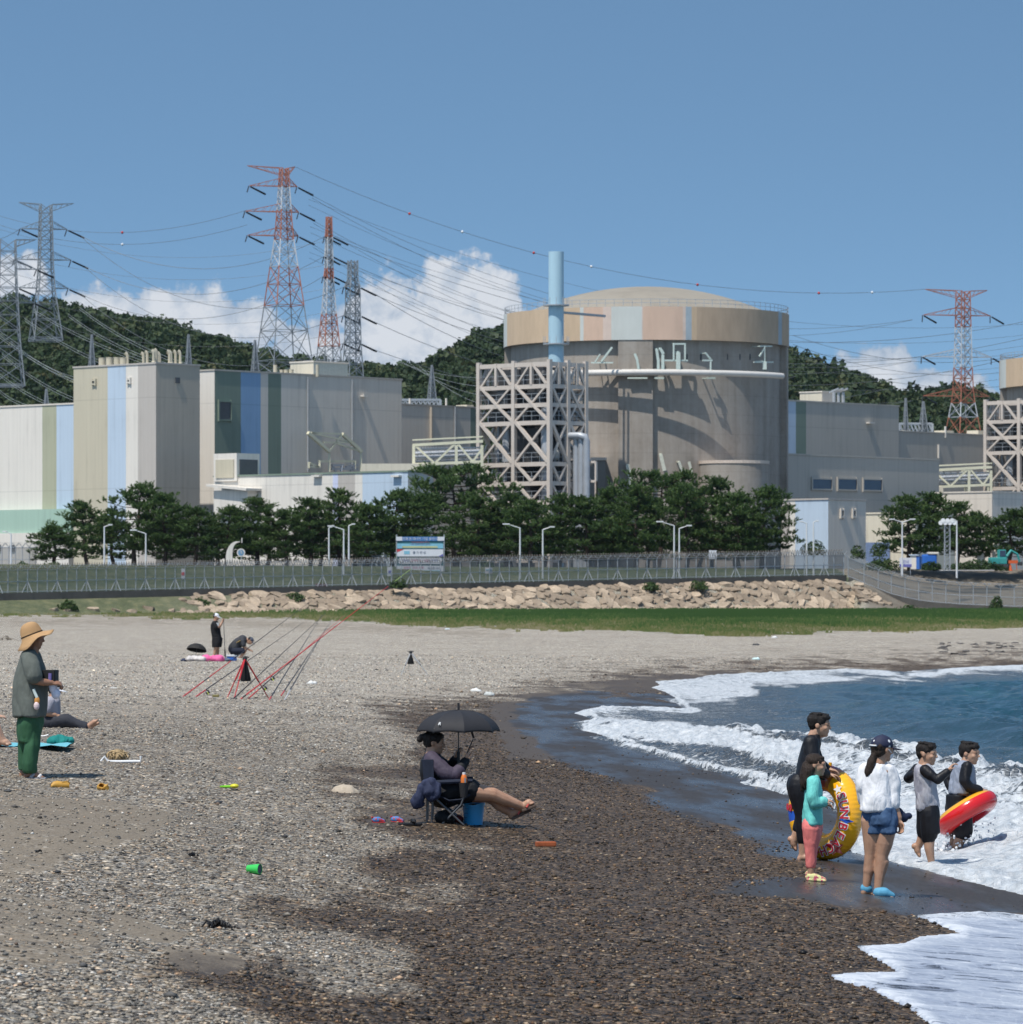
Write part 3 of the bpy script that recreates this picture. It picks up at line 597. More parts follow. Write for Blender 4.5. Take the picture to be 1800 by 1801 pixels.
b2 = bldg('roof_penthouse', 'pale plant room with tanks standing on the grey turbine hall roof', 552, 690, 637, 511, 612, [(552, CREAM)], [(612, mat('plant_room', (.42, .46, .43)))], cat='plant room', ybase=667)
for px, hh, r in ((497, 1.75, .3), (508, 1.0, .28), (516, 1.0, .36), (525, 1.05, .36), (571, 1.8, .26)):
    p = W(px, 662, 684); 
    q = Matrix.Rotation(-RZ, 3, 'Z') @ (p-b2.location); roof_pipe(b2, q.x, q.y-1.5, 0, r, hh, False)
mm = MB()
for px in (577, 583, 592): q = Matrix.Rotation(-RZ, 3, 'Z') @ (W(px, 637, 696)-b2.location); mm.tube([(q.x, q.y, 0), (q.x, q.y, q.z+.5+.4*(px % 3))], .08, 6)
mm.build('antenna', GALV, b2)
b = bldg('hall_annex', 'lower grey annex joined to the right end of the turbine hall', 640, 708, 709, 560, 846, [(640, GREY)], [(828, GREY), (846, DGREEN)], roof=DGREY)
for px in (727, 832): onB(b, px-6, px+6, 712, 719, CREAM, 'roof_fan', dep=2.4, proud=-3)
onB(b, 755.5, 757.5, 716, 775, TAUPE, 'ladder', dep=.5); onB(b, 799, 800, 716, 800, GALV, 'downpipe', dep=.3)
for px in (736, 800): onB(b, px-.8, px+.8, 700, 716, WHITE, 'vent_stub', dep=.25, proud=-2)
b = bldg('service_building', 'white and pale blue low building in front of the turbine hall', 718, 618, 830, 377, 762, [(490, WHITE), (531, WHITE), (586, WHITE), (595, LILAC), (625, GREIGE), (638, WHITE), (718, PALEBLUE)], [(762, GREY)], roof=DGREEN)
La, Lb, h = b['dims']
def sub_block(r, pxl, pxc, pxr, y0, y1, mt, name, fwd=0):
    """a smaller block on or before the sunlit wall, its near corner at pxc"""
    X, Y = r.location.x, r.location.y; a = -pA(X, Y, pxl); c = -pA(X, Y, pxc); yy = Y+TA.y*c
    z0 = W(0, y1, yy).z-r.location.z; z1 = W(0, y0, yy).z-r.location.z
    P = Vector((X, Y, 0))+TA*c; Ln = pB(P.x, P.y, pxr)
    return MB().box(((a+c)/2, Ln/2-fwd, (z0+z1)/2), (c-a, Ln, z1-z0)).build(name, mt, r), (a, c, Ln, z0, z1)
lb, (a, c, Ln, z0, z1) = sub_block(b, 379, 419.5, 460, 797, 846, WHITE, 'louvre_house', .3)
MB().box(((a+c)/2, -.35, (z0+z1)/2-.2), ((c-a)*.78, .2, (z1-z0)*.66)).build('louvre', BEIGE, lb); MB().box((c+.02, Ln/2-.3, (z0+z1)/2-.2), (.2, Ln*.78, (z1-z0)*.66)).build('louvre', LOUV, lb)
lt, (a, c, Ln, z0, z1) = sub_block(b, 396, 455, 479, 862, 900, WHITE, 'porch', 2.2)
MB().box(((a+c)/2, Ln/2-2.3, z1+.4), (c-a+1.4, Ln+1.6, .35), M=Matrix.Rotation(R(5), 3, 'Y')).build('porch_roof', WHITE, lt)
for px in (560, 700): onA(b, px-7, px+7, 836, 839, 618, WHITE, 'gutter_box', dep=.6)
# ---- ivory truss and pipes against the turbine hall wall
def planeB(r, px, py, off):
    X, Y = r.location.x, r.location.y; l = pB(X, Y, px); P = Vector((X, Y, 0))+TB*l+TA*off; return W(px, py, P.y)
def zoom6(u, v): return 340+u/3.4615, 590+v/3.4615
t = empty('roof_truss', planeB(HALL, 580, 830, 6), 0, 'ivory steel truss frame standing before the grey turbine hall wall', 'truss')
def bars(segs, fn, w, root, name, mt):
    for (a, b_) in segs: MB().bar(fn(*a)-root.location, fn(*b_)-root.location, w).build(name, mt, root)
fz = lambda u, v: planeB(HALL, *zoom6(u, v), 6)
bars([((700, 592), (830, 708)), ((908, 600), (1025, 708))], fz, .50, t, 'rafter', IVORY)
bars([((830, 706), (908, 602)), ((722, 593), (975, 652)), ((795, 651), (975, 651)), ((868, 655), (1022, 706)), ((720, 592), (905, 600))], fz, .26, t, 'brace', IVORY)
bars([((830, 706), (830, 830)), ((1022, 706), (1022, 830))], fz, .30, t, 'post', IVORY)
t = empty('pipe_manifold', planeB(HALL, 585, 830, 5), 0, 'pale grey pipework lying on the low roof under the ivory truss', 'pipework')
bars([((705, 770), (705, 808)), ((705, 800), (770, 800)), ((770, 765), (770, 805)), ((765, 766), (990, 766)), ((710, 778), (760, 800)), ((985, 766), (985, 815))], fz, .32, t, 'pipe', IVORY)
bars([((845, 790), (915, 790)), ((850, 800), (870, 828)), ((905, 790), (900, 828)), ((990, 785), (960, 828)), ((930, 800), (1000, 790)), ((845, 812), (1000, 812))], fz, .34, t, 'support', PIPEG)
# ---- pipe bridge
def pipe_bridge(name, label, fn):
    t = empty(name, fn(728, 830, 0), 0, label, 'pipe bridge')
    pp = MB()
    class One:
        def __init__(s, n): s.n = n
        def bar(s, a, b, w): MB().bar(a, b, w).build(s.n, IVORY, t)
    m, c, dg = One('chord'), One('post'), One('diagonal')
    xs = [(728, 0), (765, 1), (803, 2), (848, 3)]
    for dy in (0, 5):
        for (ya, yb, w) in ((774, 768, .2), (783, 776, .40), (817, 812, .40)): m.bar(fn(726, ya, dy)-t.location, fn(850, yb, dy)-t.location, w)
        for x in (728, 803, 848): c.bar(fn(x, 783, dy)-t.location, fn(x, 835, dy)-t.location, .42)
        for a, b_ in (((731, 784), (765, 815)), ((765, 815), (800, 781)), ((806, 781), (832, 812)), ((832, 812), (850, 786))): dg.bar(fn(*a, dy)-t.location, fn(*b_, dy)-t.location, .30)
    for k in range(9):
        dy = .6+k*.5; yy = 790+(k*7) % 22; pp.tube([fn(726, yy+1.5, dy)-t.location, fn(850, yy-3, dy)-t.location], .12+.06*(k % 3), 8)
    for k in range(26):
        x = 730+k*4.7; pp.bar(fn(x, 786, 2+k % 3)-t.location, fn(x, 812, 2+k % 3)-t.location, .16)
    pp.build('pipe', PIPEG, t); return t
PB0 = W(726, 800, 640)
def fbr(px, py, dy): k = (px-726)/124; return W(px, py, 646+dy)
pbr = pipe_bridge('pipe_bridge', 'ivory lattice pipe bridge leading into the left side of the big steel tower', fbr)
MB().box((-3, -1, -.6), (9, 5, 3.4)).build('end_cabin', CREAM, pbr)
# ---- braced steel tower in front of the containment
def tower():
    P = W(967, 1005, 648); H = W(967, 632, 648).z-P.z
    r = empty('steel_tower', P, RZ, 'braced steel service tower packed with pipes beside the big domed reactor', 'tower')
    La = pA(P.x, P.y, 843); Lb = pB(P.x, P.y, 1030); z = lambda y: W(0, y, 648).z-P.z
    lev = [z(y) for y in (636, 675, 708, 739, 812, 846, 880, 914, 948, 982)]
    xa = [-La, -La/2, 0]; yb = [0, Lb/2, Lb]
    for x in xa:
        for y in yb:
            if x == -La/2 and y == Lb/2: continue
            MB().box((x, y, H/2), (.62, .62, H)).build('column', STEEL, r)
    for zz in lev:
        m = MB()
        for y in yb:
            m.box((-La/2, y, zz-.3), (La-.63, .36, .62))
        for x in xa: m.box((x, Lb/2, zz-.3), (.36, Lb-.63, .60))
        m.build('beam', STEEL, r)
    for zz in lev[1:9]: MB().box((-La/2, Lb/2, zz+.1), (La-1.2, Lb-1.2, .12)).build('floor', DARKM, r)
    fac = [(lambda s, zz, o: (-La+s*La, o, zz), [0, .5, 1], (-.05, Lb+.05)), (lambda s, zz, o: (o, s*Lb, zz), [0, .5, 1], (.05, -La-.05))]
    for fn, ss, offs in fac:
        for oi, o in enumerate(offs):
            br = MB(); rl = MB()
            for i in range(9):
                z1, z0 = lev[i], lev[i+1]
                for j in range(2):
                    s0, s1 = ss[j]+.02, ss[j+1]-.02; mid = (s0+s1)/2
                    if i == 0:
                        br.bar(fn(mid, z1, o), fn(mid, z0, o), 0.420); br.bar(fn(s0+.02, z0, o), fn(mid-.03, z1-.4, o), 0.280); br.bar(fn(mid+.03, z1-.4, o), fn(s1-.02, z0, o), 0.347)
                    elif i in (3,):
                        br.bar(fn(s0, z1, o), fn(s1, z0, o), 0.476); br.bar(fn(s1, z1, o), fn(s0, z0, o), 0.308)
                    elif i % 2 == 1 or i == 4:
                        br.bar(fn(s0, z1, o), fn(mid, z0, o), 0.392); br.bar(fn(s1, z1, o), fn(mid, z0, o), 0.280)
                    else:
                        br.bar(fn(mid, z1, o), fn(s1, z0, o), 0.392); br.bar(fn(mid, z1, o), fn(s0, z0, o), 0.280)
                    if i < 8:
                        for q in (.75, 1.4): rl.bar(fn(s0, z0+q, o), fn(s1, z0+q, o), .06)
                        for k in range(5): s = s0+(s1-s0)*k/4; rl.bar(fn(s, z0, o), fn(s, z0+1.4, o), .06)
            br.build('bracing', STEEL, r); rl.build('railing', GALV, r)
    rnd = random.Random(3)
    for k in range(13):
        x = -rnd.uniform(1.2, La-1.2); y = rnd.uniform(1.5, Lb-1.5); ra = rnd.choice((.25, .35, .6, .9)); h0 = rnd.choice((0, 0, 8, 12)); h1 = rnd.uniform(22, H-4)
        MB().tube([(x, y, h0), (x, y, h1)], ra, 10).build('pipe', PIPEG if k % 3 else DARKM, r, smooth=True)
    for k in range(9):
        zz = lev[1+k % 7]; MB().ell((-rnd.uniform(1, La-1), rnd.uniform(.8, 4), zz+1.2), (.6, .6, 1.0), 6).build('valve_body', WHITE if k % 2 else DARKM, r, smooth=True)
    for k in range(26):
        i = k % 8; zz = lev[i+1]; hh = lev[i]-lev[i+1]; MB().box((-La*(.14+.72*rnd.random()), Lb*(.25+.5*rnd.random()), zz+hh*.42), (rnd.uniform(2.0, 4.2), rnd.uniform(2, 5), hh*.85)).build('shade_filler', DARKM, r)  # added dark boxes standing in for the shade deep inside the tower
    # pipe legs on the shaded side
    for k, dx in enumerate((.9, 1.9, 2.9)):
        m = MB(); m.tube([(dx, Lb*.62, 0), (dx, Lb*.62, z(775)), (dx-.1, Lb*.6, z(768)), (dx-.9, Lb*.55, z(765)), (-1.5, Lb*.5, z(765))], .5, 10); m.build('pipe', PIPEG, r, smooth=True)
    m = MB()
    for zz in (z(812), z(846)): m.bar((0, Lb*.7, zz), (4.2, Lb*.7, zz), .35); m.bar((0, Lb*.7, zz+3), (3.2, Lb*.7, zz), .3); m.bar((4.2, Lb*.7, zz), (4.2, Lb*.7, zz-6), .3)
    m.build('bracket', STEEL, r)
    return r
tow = tower()
# ---- ventilation stack
p = W(978.5, 1005, 664); H = W(0, 443, 664).z-p.z
st = empty('ventilation_stack', p, 0, 'pale blue round stack rising through the steel tower before the big dome', 'stack')
STACKB = mat('stack_paint', (.40, .57, .66), .5, .07, .2, .35, stretch=(1, 1, .1))
MB().lathe([(1.15, 0), (1.15, H), (1.02, H), (1.0, H-3)], 32).build('shaft', STACKB, st, smooth=True)
for y in (537, 605):
    z = W(0, y, 664).z-p.z; m = MB().lathe([(1.17, z-.12), (1.95, z-.12), (1.95, z+.06), (1.17, z+.06)], 24); m.build('platform', GALV, st)
    m = MB()
    for k in range(12): a = k*math.pi/6; m.bar((1.9*math.cos(a), 1.9*math.sin(a), z), (1.9*math.cos(a), 1.9*math.sin(a), z+1.1), .08)
    m.build('railing', GALV, st)
z = W(0, 549, 664).z-p.z; m = MB(); [m.bar((1, .5+s, z), (7.5, 9+s, z), .3) for s in (0, 1)]; m.build('tie_beam', GALV, st)
# ---- containment
def containment(name, label):
    p = W(1137, 1005, 700); r = empty(name, p, 0, label, 'reactor')
    Rr, Rc = 22.5, 21.35; zr1 = 47.6-p.z; zr0 = 42.5-p.z
    def cyl(rad, z0, z1, a0, a1, n=96):
        m = MB(); m.lathe([(rad, z0), (rad, z1)], n, a0=a0, a1=a1); return m
    ang = lambda th: th-math.pi/2                     # th = 0 faces the camera, positive to the right
    cyl(Rc, -1, zr1-.5, 0, 2*math.pi).build('wall', CONC, r, smooth=True)
    for th in (-6, 84, 174, 264):
        w = R(6.8); m = MB(); m.lathe([(Rc-.4, -1), (Rr-.12, -1), (Rr-.12, zr0+.02), (Rc-.4, zr0+.02)], 10, a0=ang(R(th)-w), a1=ang(R(th)+w))
        for s in (-1, 1):
            a = ang(R(th)+s*w); m.add([(math.cos(a)*q, math.sin(a)*q, z) for q, z in ((Rc-.4, -1), (Rr-.12, -1), (Rr-.12, zr0+.02), (Rc-.4, zr0+.02))], [(0, 1, 2, 3)])
        m.build('buttress', CONC, r)
    TAN = mat('ring_tan', (.56, .42, .29), .8, .1, .15, .2, stretch=(1, 1, .3)); SALM = mat('ring_salmon', (.60, .43, .33), .8, .1, .15, .2, stretch=(1, 1, .3)); PALE = mat('ring_pale', (.55, .57, .54), .8, .08, .15, .2, stretch=(1, 1, .3)); BRN = mat('ring_brown', (.47, .355, .255), .8, .13, .15, .2, stretch=(1, 1, .3)); SLATE = mat('ring_slate', (.36, .42, .46), .8, .1, .2, .2); PINK = mat('ring_pink', (.62, .50, .43), .8, .1, .2, .2)
    seg = [(-251, PALE), (-245, TAN), (-120, PALE), (-114, SALM), (-81, PINK), (-67, PALE), (-15, PINK), (-13, SALM), (55, PINK), (60, SLATE), (70, TAN), (79, BRN), (226, SLATE), (233, BRN), (251, None)]
    f = lambda x: math.asin(max(-1, min(1, x/251)))
    for i in range(len(seg)-1):
        a0, a1 = ang(f(seg[i][0])), ang(f(seg[i+1][0]))
        n = max(1, int((a1-a0)/.05)); MB().lathe([(Rr, zr0), (Rr, zr1)], n, a0=a0, a1=a1).build('ring_panel', seg[i][1], r, smooth=True)
    MB().lathe([(Rr, zr0), (Rr, zr1)], 60, a0=0, a1=math.pi).build('ring_panel', TAN, r, smooth=True)
    MB().lathe([(Rc-.5, zr0), (Rr, zr0)], 96).build('ring_soffit', CONCD, r); MB().lathe([(Rr, zr1), (Rr-1.1, zr1), (Rr-1.1, zr1-.6), (18, zr1-.6)], 96).build('ring_deck', CONC, r)
    Rs = 46.0; cap = [(Rs*math.sin(a), zr1+4.5-Rs*(1-math.cos(a))) for a in np.linspace(0, math.asin(20.4/Rs), 18)]
    DOME = mat('dome_concrete', (.29, .26, .215), .85, .12, .06, .2, .2, 1.5)
    MB().lathe(cap[::-1], 96).build('dome', DOME, r, smooth=True)
    m = MB()
    for k in range(100):
        a = k*2*math.pi/100; m.bar((Rr*.993*math.cos(a), Rr*.993*math.sin(a), zr1), (Rr*.993*math.cos(a), Rr*.993*math.sin(a), zr1+1.1), .07)
    for q in (.55, 1.1): m.lathe([(Rr*.995, zr1+q), (Rr*.995, zr1+q+.07), (Rr*.99, zr1+q+.07)], 96)
    m.build('railing', GALV, r)
    def arc(rad, z, t0, t1, ra, nm, mt):
        n = 40; MB().tube([(rad*math.cos(ang(R(t0+(t1-t0)*i/n))), rad*math.sin(ang(R(t0+(t1-t0)*i/n))), z) for i in range(n+1)], ra, 12).build(nm, mt, r, smooth=True)
    WP = mat('white_pipe', (.60, .57, .53), .5, .08, .3)
    zp = 37.4-p.z; arc(24.6, zp, -42, 57, .46, 'ring_pipe', WP); arc(23.0, zp+.1, -42, 17, .5, 'inner_pipe', WP)
    PG = mat('pale_green_steel', (.52, .60, .55), .5, .08, .5)
    def P3(px, py, rad):
        s = (px-1137)/11.4; th = math.asin(max(-1, min(1, s/rad))); dd = 700-rad*math.cos(th); q = W(px, py, dd)-p; return Vector(((px-CX)/F*dd-p.x, -rad*math.cos(th), q.z))
    def davit(segs, w=.32, rad=23.2, mt=PG):
        m = MB(); w = w*.5
        for (a, b_) in segs:
            A, B = P3(*a, rad), P3(*b_, rad); m.bar(A, B, w)
            # arms run back to the wall
        A = P3(*segs[0][0], rad); t = Vector((A.x, A.y, 0)).normalized()*Rc; m.bar(A, (t.x, t.y, A.z), w*.6)
        return m.build('davit', mt, r)
    z4 = lambda u, v: (1040+u/5, 590+v/5)
    for segs, w in (([(z4(35, 235), z4(80, 165)), (z4(0, 240), z4(195, 240))], .4), ([(z4(90, 230), z4(185, 105))], .6), ([(z4(385, 165), z4(408, 220)), (z4(405, 220), z4(420, 310))], .75), ([(z4(575, 120), z4(590, 220)), (z4(590, 220), z4(590, 310))], .8), ([(z4(605, 115), z4(635, 165)), (z4(630, 170), z4(630, 310))], .9),
                    ([(z4(725, 70), z4(725, 220)), (z4(825, 70), z4(825, 220)), (z4(725, 75), z4(825, 75)), (z4(640, 220), z4(850, 220))], .5), ([(z4(765, 150), z4(765, 310))], 1.3), ([(z4(1005, 155), z4(1050, 210)), (z4(980, 220), z4(1065, 220)), (z4(1050, 220), z4(1050, 310))], .5), ([(z4(1480, 95), z4(1590, 95)), (z4(1525, 95), z4(1525, 230)), (z4(1430, 235), z4(1600, 235)), (z4(1480, 185), z4(1525, 110))], .4), ([(z4(1525, 230), z4(1525, 300))], 1.2),
                    ([(z4(300, 320), z4(500, 320)), (z4(320, 375), z4(495, 375))], .5), ([(z4(560, 375), z4(640, 375))], .6), ([(z4(1020, 375), z4(1090, 375))], .6)): davit(segs, w)
    for segs, w in (([(z4(320, 1140), z4(345, 1250)), (z4(345, 1250), z4(350, 1330))], 1.2), ([(z4(610, 1045), z4(645, 1190))], 1.1), ([(z4(770, 1110), z4(800, 1200)), (z4(860, 1110), z4(890, 1230))], .8)): davit(segs, w, 22.6, mat('ivory_chute', (.62, .62, .52)))
    for px in (1205, 1230, 1276, 1298, 1316): q = P3(px, 628, Rc+.05); MB().box(q, (.8, .3, .9)).build('port', DARKM, r)
    q = W(1290, 812, 682)-p; zt = q.z
    tk = MB().lathe([(5.3, -1), (5.3, zt), (5.0, zt)], 32, c=(q.x, -20.2, 0)).build('side_tank', CONC, r, smooth=True); MB().lathe([(5.28, zt-.45), (5.42, zt-.45), (5.42, zt+.02), (5.0, zt+.03), (0, zt+.04)], 32, c=(q.x, -20.2, 0)).build('rim', mat('pale_rim', (.6, .5, .42)), tk)
    q = W(1052, 812, 680)-p
    lo = MB().box((q.x-3.5, -23.5, q.z/2), (9, 6, q.z)).build('lower_block', CONCD, r); MB().box((q.x-3.5, -23.5, q.z+.22), (9.4, 6.4, .44)).build('rim', mat('pale_rim', (.6, .5, .42)), lo)
    return r
con = containment('reactor_building', 'big round concrete reactor with shallow dome and striped ring')
# ---- second unit, partly beyond the right edge
k2 = 1.155
def second(root, px, label):
    c = copy_tree(root); c['label'] = label; d = root.location.y*k2; c.location = W(px, 1055-(1055-1005)*.9, d); c.location.z = ZP-1; return c
con2 = second(con, 1976, 'second domed reactor cut off by the right picture edge')
tow2 = second(tow, 1853, 'second braced steel tower at the right picture edge')
pb2 = copy_tree(pbr); pb2['label'] = 'ivory lattice pipe bridge leading into the steel tower at the right edge'; pb2.location = W(1640, 868, 752)
# ---- blocks on the right
b = bldg('control_building', 'dark grey block with three blue windows right of the big domed reactor', 1310, 706, 797, 1250, 1652, [(1310, DGREY)], [(1652, DGREY)], roof=DGREY)
for a in ((1427, 1462, 842, 861), (1472, 1506, 842, 862), (1517, 1550, 843, 863)): onB(b, *a, GLASSB, 'window', frame_=DGREY)
b3 = bldg('turbine_hall', 'blue grey turbine hall with one pale stripe behind the three windowed block', 1340, 752, 703, 1300, 1581, [(1340, GREY)], [(1400, PALEBLUE), (1418, DGREEN), (1581, DGREY)], roof=DGREY)
onB(b3, 1523, 1532, 743, 745, WHITE, 'wall_lamp', dep=.8)
b = bldg('roof_penthouse', 'cream plant room on the roof of the blue grey right hand turbine hall', 1446, 772, 690, 1407, 1470, [(1446, CREAM)], [(1470, GREY)], cat='plant room', ybase=716)
m = MB()
for px in (1467, 1475, 1483): q = Matrix.Rotation(-RZ, 3, 'Z') @ (W(px, 690, 770)-b.location); m.tube([(q.x, q.y, -1), (q.x, q.y, q.z)], .3, 8); m.bar((q.x-1, q.y, q.z), (q.x+1, q.y, q.z+.6), .3)
m.build('exhaust', GALV, b)
b = bldg('hall_annex', 'low grey annex behind the right hand pipe bridge', 1500, 772, 756, 1450, 1790, [(1500, GREY)], [(1790, DGREY)], roof=DGREY)
for px in (1604, 1678, 1735): onB(b, px-7, px+7, 757, 764, CREAM, 'roof_fan', dep=2.6, proud=-3.5)
for px in (1662, 1650): onB(b, px-.8, px+.8, 750 if px > 1655 else 782, 770 if px > 1655 else 806, WHITE, 'vent_stub', dep=.3, proud=0)
b = bldg('gate_house', 'pale blue and mauve grey cube building behind the corner of the fence', 1457, 624, 879, 1374, 1523, [(1389, GREIGE), (1399, WHITE), (1457, PALEBLUE)], [(1523, GREY)], roof=GREIGE)
for px in (1480, 1501): onB(b, px-2.6, px+2.6, 897, 909, LOUV, 'window', frame_=GREY)
b = bldg('garage', 'low cream garage with a blue shutter beside the pale blue cube building', 1610, 640, 903, 1500, 1680, [(1610, CREAM)], [(1680, CREAM)], roof=CREAM)
onA(b, 1516, 1566, 954, 990, 640, mat('shutter', (.16, .22, .36)), 'shutter')
b = bldg('retaining_block', 'plain mauve grey low block under the right hand pipe bridge', 1745, 720, 866, 1640, 1800, [(1745, GREY)], [(1800, GREY)], roof=GREY)
# ================================================================== pylons and lines
RED = mat('pylon_red', (.38, .14, .085), .55, .1, 1); PWH = mat('pylon_white', (.50, .51, .53), .55, .08, 1); PGR = mat('pylon_grey', (.20, .22, .24), .5, .12, 1)
def pylon(name, label, px, d, ybase, prof, bands, arms, rz=.5, th=.16, cat='pylon', ins=True, npan=None):
    """prof: (y, half width px); arms: (y, left px, right px, kind); bands: (y from, y to, material)"""
    sc = d/F; p = W(px, ybase, d); zb = p.z; r = empty(name, (p.x, p.y, zb), 0, label, cat)
    yy = [q[0] for q in prof]; hw = [q[1] for q in prof]
    Z = lambda y: W(0, y, d).z-zb
    half = lambda y: np.interp(y, yy, hw)*sc
    ms = [RED, PWH, PGR]; groups = {}
    def mm(y):
        for a, b_, m in bands:
            if a <= y < b_: return m
        return PGR
    ca, sa = math.cos(rz), math.sin(rz)
    def cor(y, k):
        h = half(y)/ (abs(ca)+abs(sa)); x, yv = ((-1, -1), (1, -1), (1, 1), (-1, 1))[k]; return Vector(((x*ca-yv*sa)*h, (x*sa+yv*ca)*h, Z(y)))
    lev = [yy[0]]; y = yy[0]
    while y < yy[-1]-4:
        y = min(yy[-1], y+max(9, np.interp(y, yy, hw)*1.25)); lev.append(y)
    if yy[-1]-lev[-1] > 2: lev.append(yy[-1])
    lg = {}; bc = {}
    for i in range(len(lev)-1):
        a, b_ = lev[i], lev[i+1]; m = mm((a+b_)/2); B = bc.setdefault(m, MB())
        for k in range(4):
            lg.setdefault((k, m.name), (m, MB()))[1].bar(cor(a, k), cor(b_, k), th*1.35)
            n = (k+1) % 4; B.bar(cor(a, k), cor(b_, n), th*.7); B.bar(cor(a, n), cor(b_, k), th*.7); B.bar(cor(b_, k), cor(b_, n), th*.75)
    for m, L in lg.values(): L.build('leg', m, r)
    for m, B in bc.items(): B.build('lattice', m, r)
    tips = []
    for (y, xl, xr, kind) in arms:
        m = mm(y); A = MB(); tl = Vector(((xl-px)*sc, -abs(xl-px)*sc*.25, Z(y))); tr = Vector(((xr-px)*sc, abs(xr-px)*sc*.25, Z(y)))
        up = 14 if kind != 'top' else -12
        for tip, ks in ((tl, (0, 3)), (tr, (1, 2))):
            for k in ks:
                a0 = cor(min(max(y, yy[0]), yy[-1]), k); a1 = cor(min(max(y-up*(1 if kind != 'top' else 1), yy[0]), yy[-1]), k) if kind != 'top' else cor(yy[0]+12, k)
                if kind == 'top': a0 = cor(yy[0], k)
                A.bar(a0, tip, th*.85); A.bar(a1, tip, th*.7)
                for q in (.25, .5, .75): A.bar(a0.lerp(tip, q), a1.lerp(tip, q-.12), th*.4)
        A.build('crossarm', m, r); tips.append((tl, tr, y))
        if ins and kind != 'top':
            I = MB()
            for tip, sx in ((tl, 1), (tr, 1)):
                e = tip+Vector((26*sc*sx, 4, -12*sc)); I.tube([tip+Vector((2*sc, 0, -2*sc)), e], [.17, .21], 6)
                I.tube([tip+Vector((-1*sc, 0, -1*sc)), tip+Vector((-3*sc, -2, -13*sc))], .12, 6)
            I.build('insulator', BLACKI, r)
    return r, [(p+Vector((0, 0, zb-p.z))+a, p+b_, y) for a, b_, y in tips]
pa, ta = pylon('pylon', 'tallest red and white pylon with three crossarms behind the turbine hall', 500, 900, 660, [(296, 8), (330, 10), (372, 13), (413, 16), (450, 22), (520, 33), (660, 54)], [(0, 329, RED), (329, 373, PWH), (373, 420, RED), (420, 458, PWH), (458, 520, RED)], [(293, 436, 519, 'top'), (328, 440, 523, ''), (373, 433, 526, ''), (415, 437, 525, '')])
pb_, tb = pylon('pylon', 'slim red and white pylon without crossarms right of the tallest one', 579, 940, 650, [(381, 5), (415, 6), (490, 8), (560, 14), (650, 24)], [(0, 418, RED), (418, 472, PWH), (472, 492, RED), (492, 558, PWH), (558, 600, RED)], [(416, 572, 585, ''), (451, 571, 586, ''), (486, 570, 587, '')])
pc, tcn = pylon('pylon', 'dark grey narrow pylon closest to the big round reactor', 621, 880, 690, [(458, 9), (490, 9), (505, 13), (555, 13), (610, 15), (690, 21)], [], [(505, 606, 634, ''), (555, 605, 635, ''), (604, 605, 635, '')])
pd_, td = pylon('pylon', 'grey pylon with three pairs of crossarms high on the left hillside', 81, 960, 600, [(360, 12), (380, 12), (402, 13), (456, 14), (506, 17), (600, 32)], [], [(357, 35, 129, 'top'), (403, 38, 118, ''), (457, 28, 125, ''), (507, 34, 120, '')], rz=.3)
pe, te = pylon('pylon', 'grey pylon cut by the left picture edge', 14, 870, 680, [(422, 16), (470, 17), (530, 20), (600, 24), (680, 33)], [], [(421, -50, 62, 'top'), (473, -60, 64, ''), (532, -50, 60, '')], rz=.2)
pf, tf = pylon('pylon', 'red and white pylon standing above the right hand annex roof', 1694, 980, 790, [(512, 12), (555, 13), (628, 15), (697, 18), (745, 27), (790, 36)], [(0, 575, RED), (575, 640, PWH), (640, 702, RED), (702, 746, PWH), (746, 800, RED)], [(510, 1625, 1738, 'top'), (555, 1622, 1744, ''), (628, 1620, 1746, ''), (697, 1622, 1742, '')])
for px, y0, y1, hw, nm in ((162, 588, 660, 7, 'small lattice mast behind the left end of the vent pipes'), (332, 588, 660, 7, 'small lattice mast behind the right end of the vent pipes'), (449, 598, 670, 9, 'small lattice mast left of the foot of the tallest pylon'), (760, 642, 720, 10, 'lattice mast on the annex roof left of the steel tower'), (82, 684, 730, 6, 'low lattice mast behind the mint banded building'), (1624, 706, 775, 10, 'lattice mast on the right hand annex roof'), (1593, 700, 770, 5, 'thin lattice mast left of the right hand annex mast')):
    pylon('lattice_mast', nm, px, 800, y1, [(y0, 1.2), (y1, hw)], [], [], th=.13, cat='mast')
for px0, px1, y, d, nm in ((705, 775, 703, 790, 'steel gantry behind the turbine hall annex'), (1582, 1640, 745, 800, 'steel gantry on the right behind the low annex')):
    p = W(px0, y+25, d); g = empty('switchyard_gantry', p, 0, nm, 'gantry'); m = MB(); w = (px1-px0)*d/F; h = 25*d/F
    for z in (h, h-1.6): m.bar((0, 0, z), (w, 0, z), .35); m.bar((0, 2, z), (w, 2, z), .35)
    n = 9
    for k in range(n): m.bar((w*k/n, 0, h), (w*(k+1)/n, 0, h-1.6), .25); m.bar((w*k/n, 2, h-1.6), (w*(k+1)/n, 2, h), .25)
    m.build('beam', GALV, g); m = MB(); [m.bar((x, y_, 0), (x, y_, h), .4) for x in (0, w) for y_ in (0, 2)]; m.build('post', GALV, g)
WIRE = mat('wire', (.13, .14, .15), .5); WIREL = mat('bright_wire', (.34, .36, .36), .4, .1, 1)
BALLR = mat('ball_red', (.5, .04, .03), .4); BALLW = mat('ball_white', (.75, .75, .75), .4)
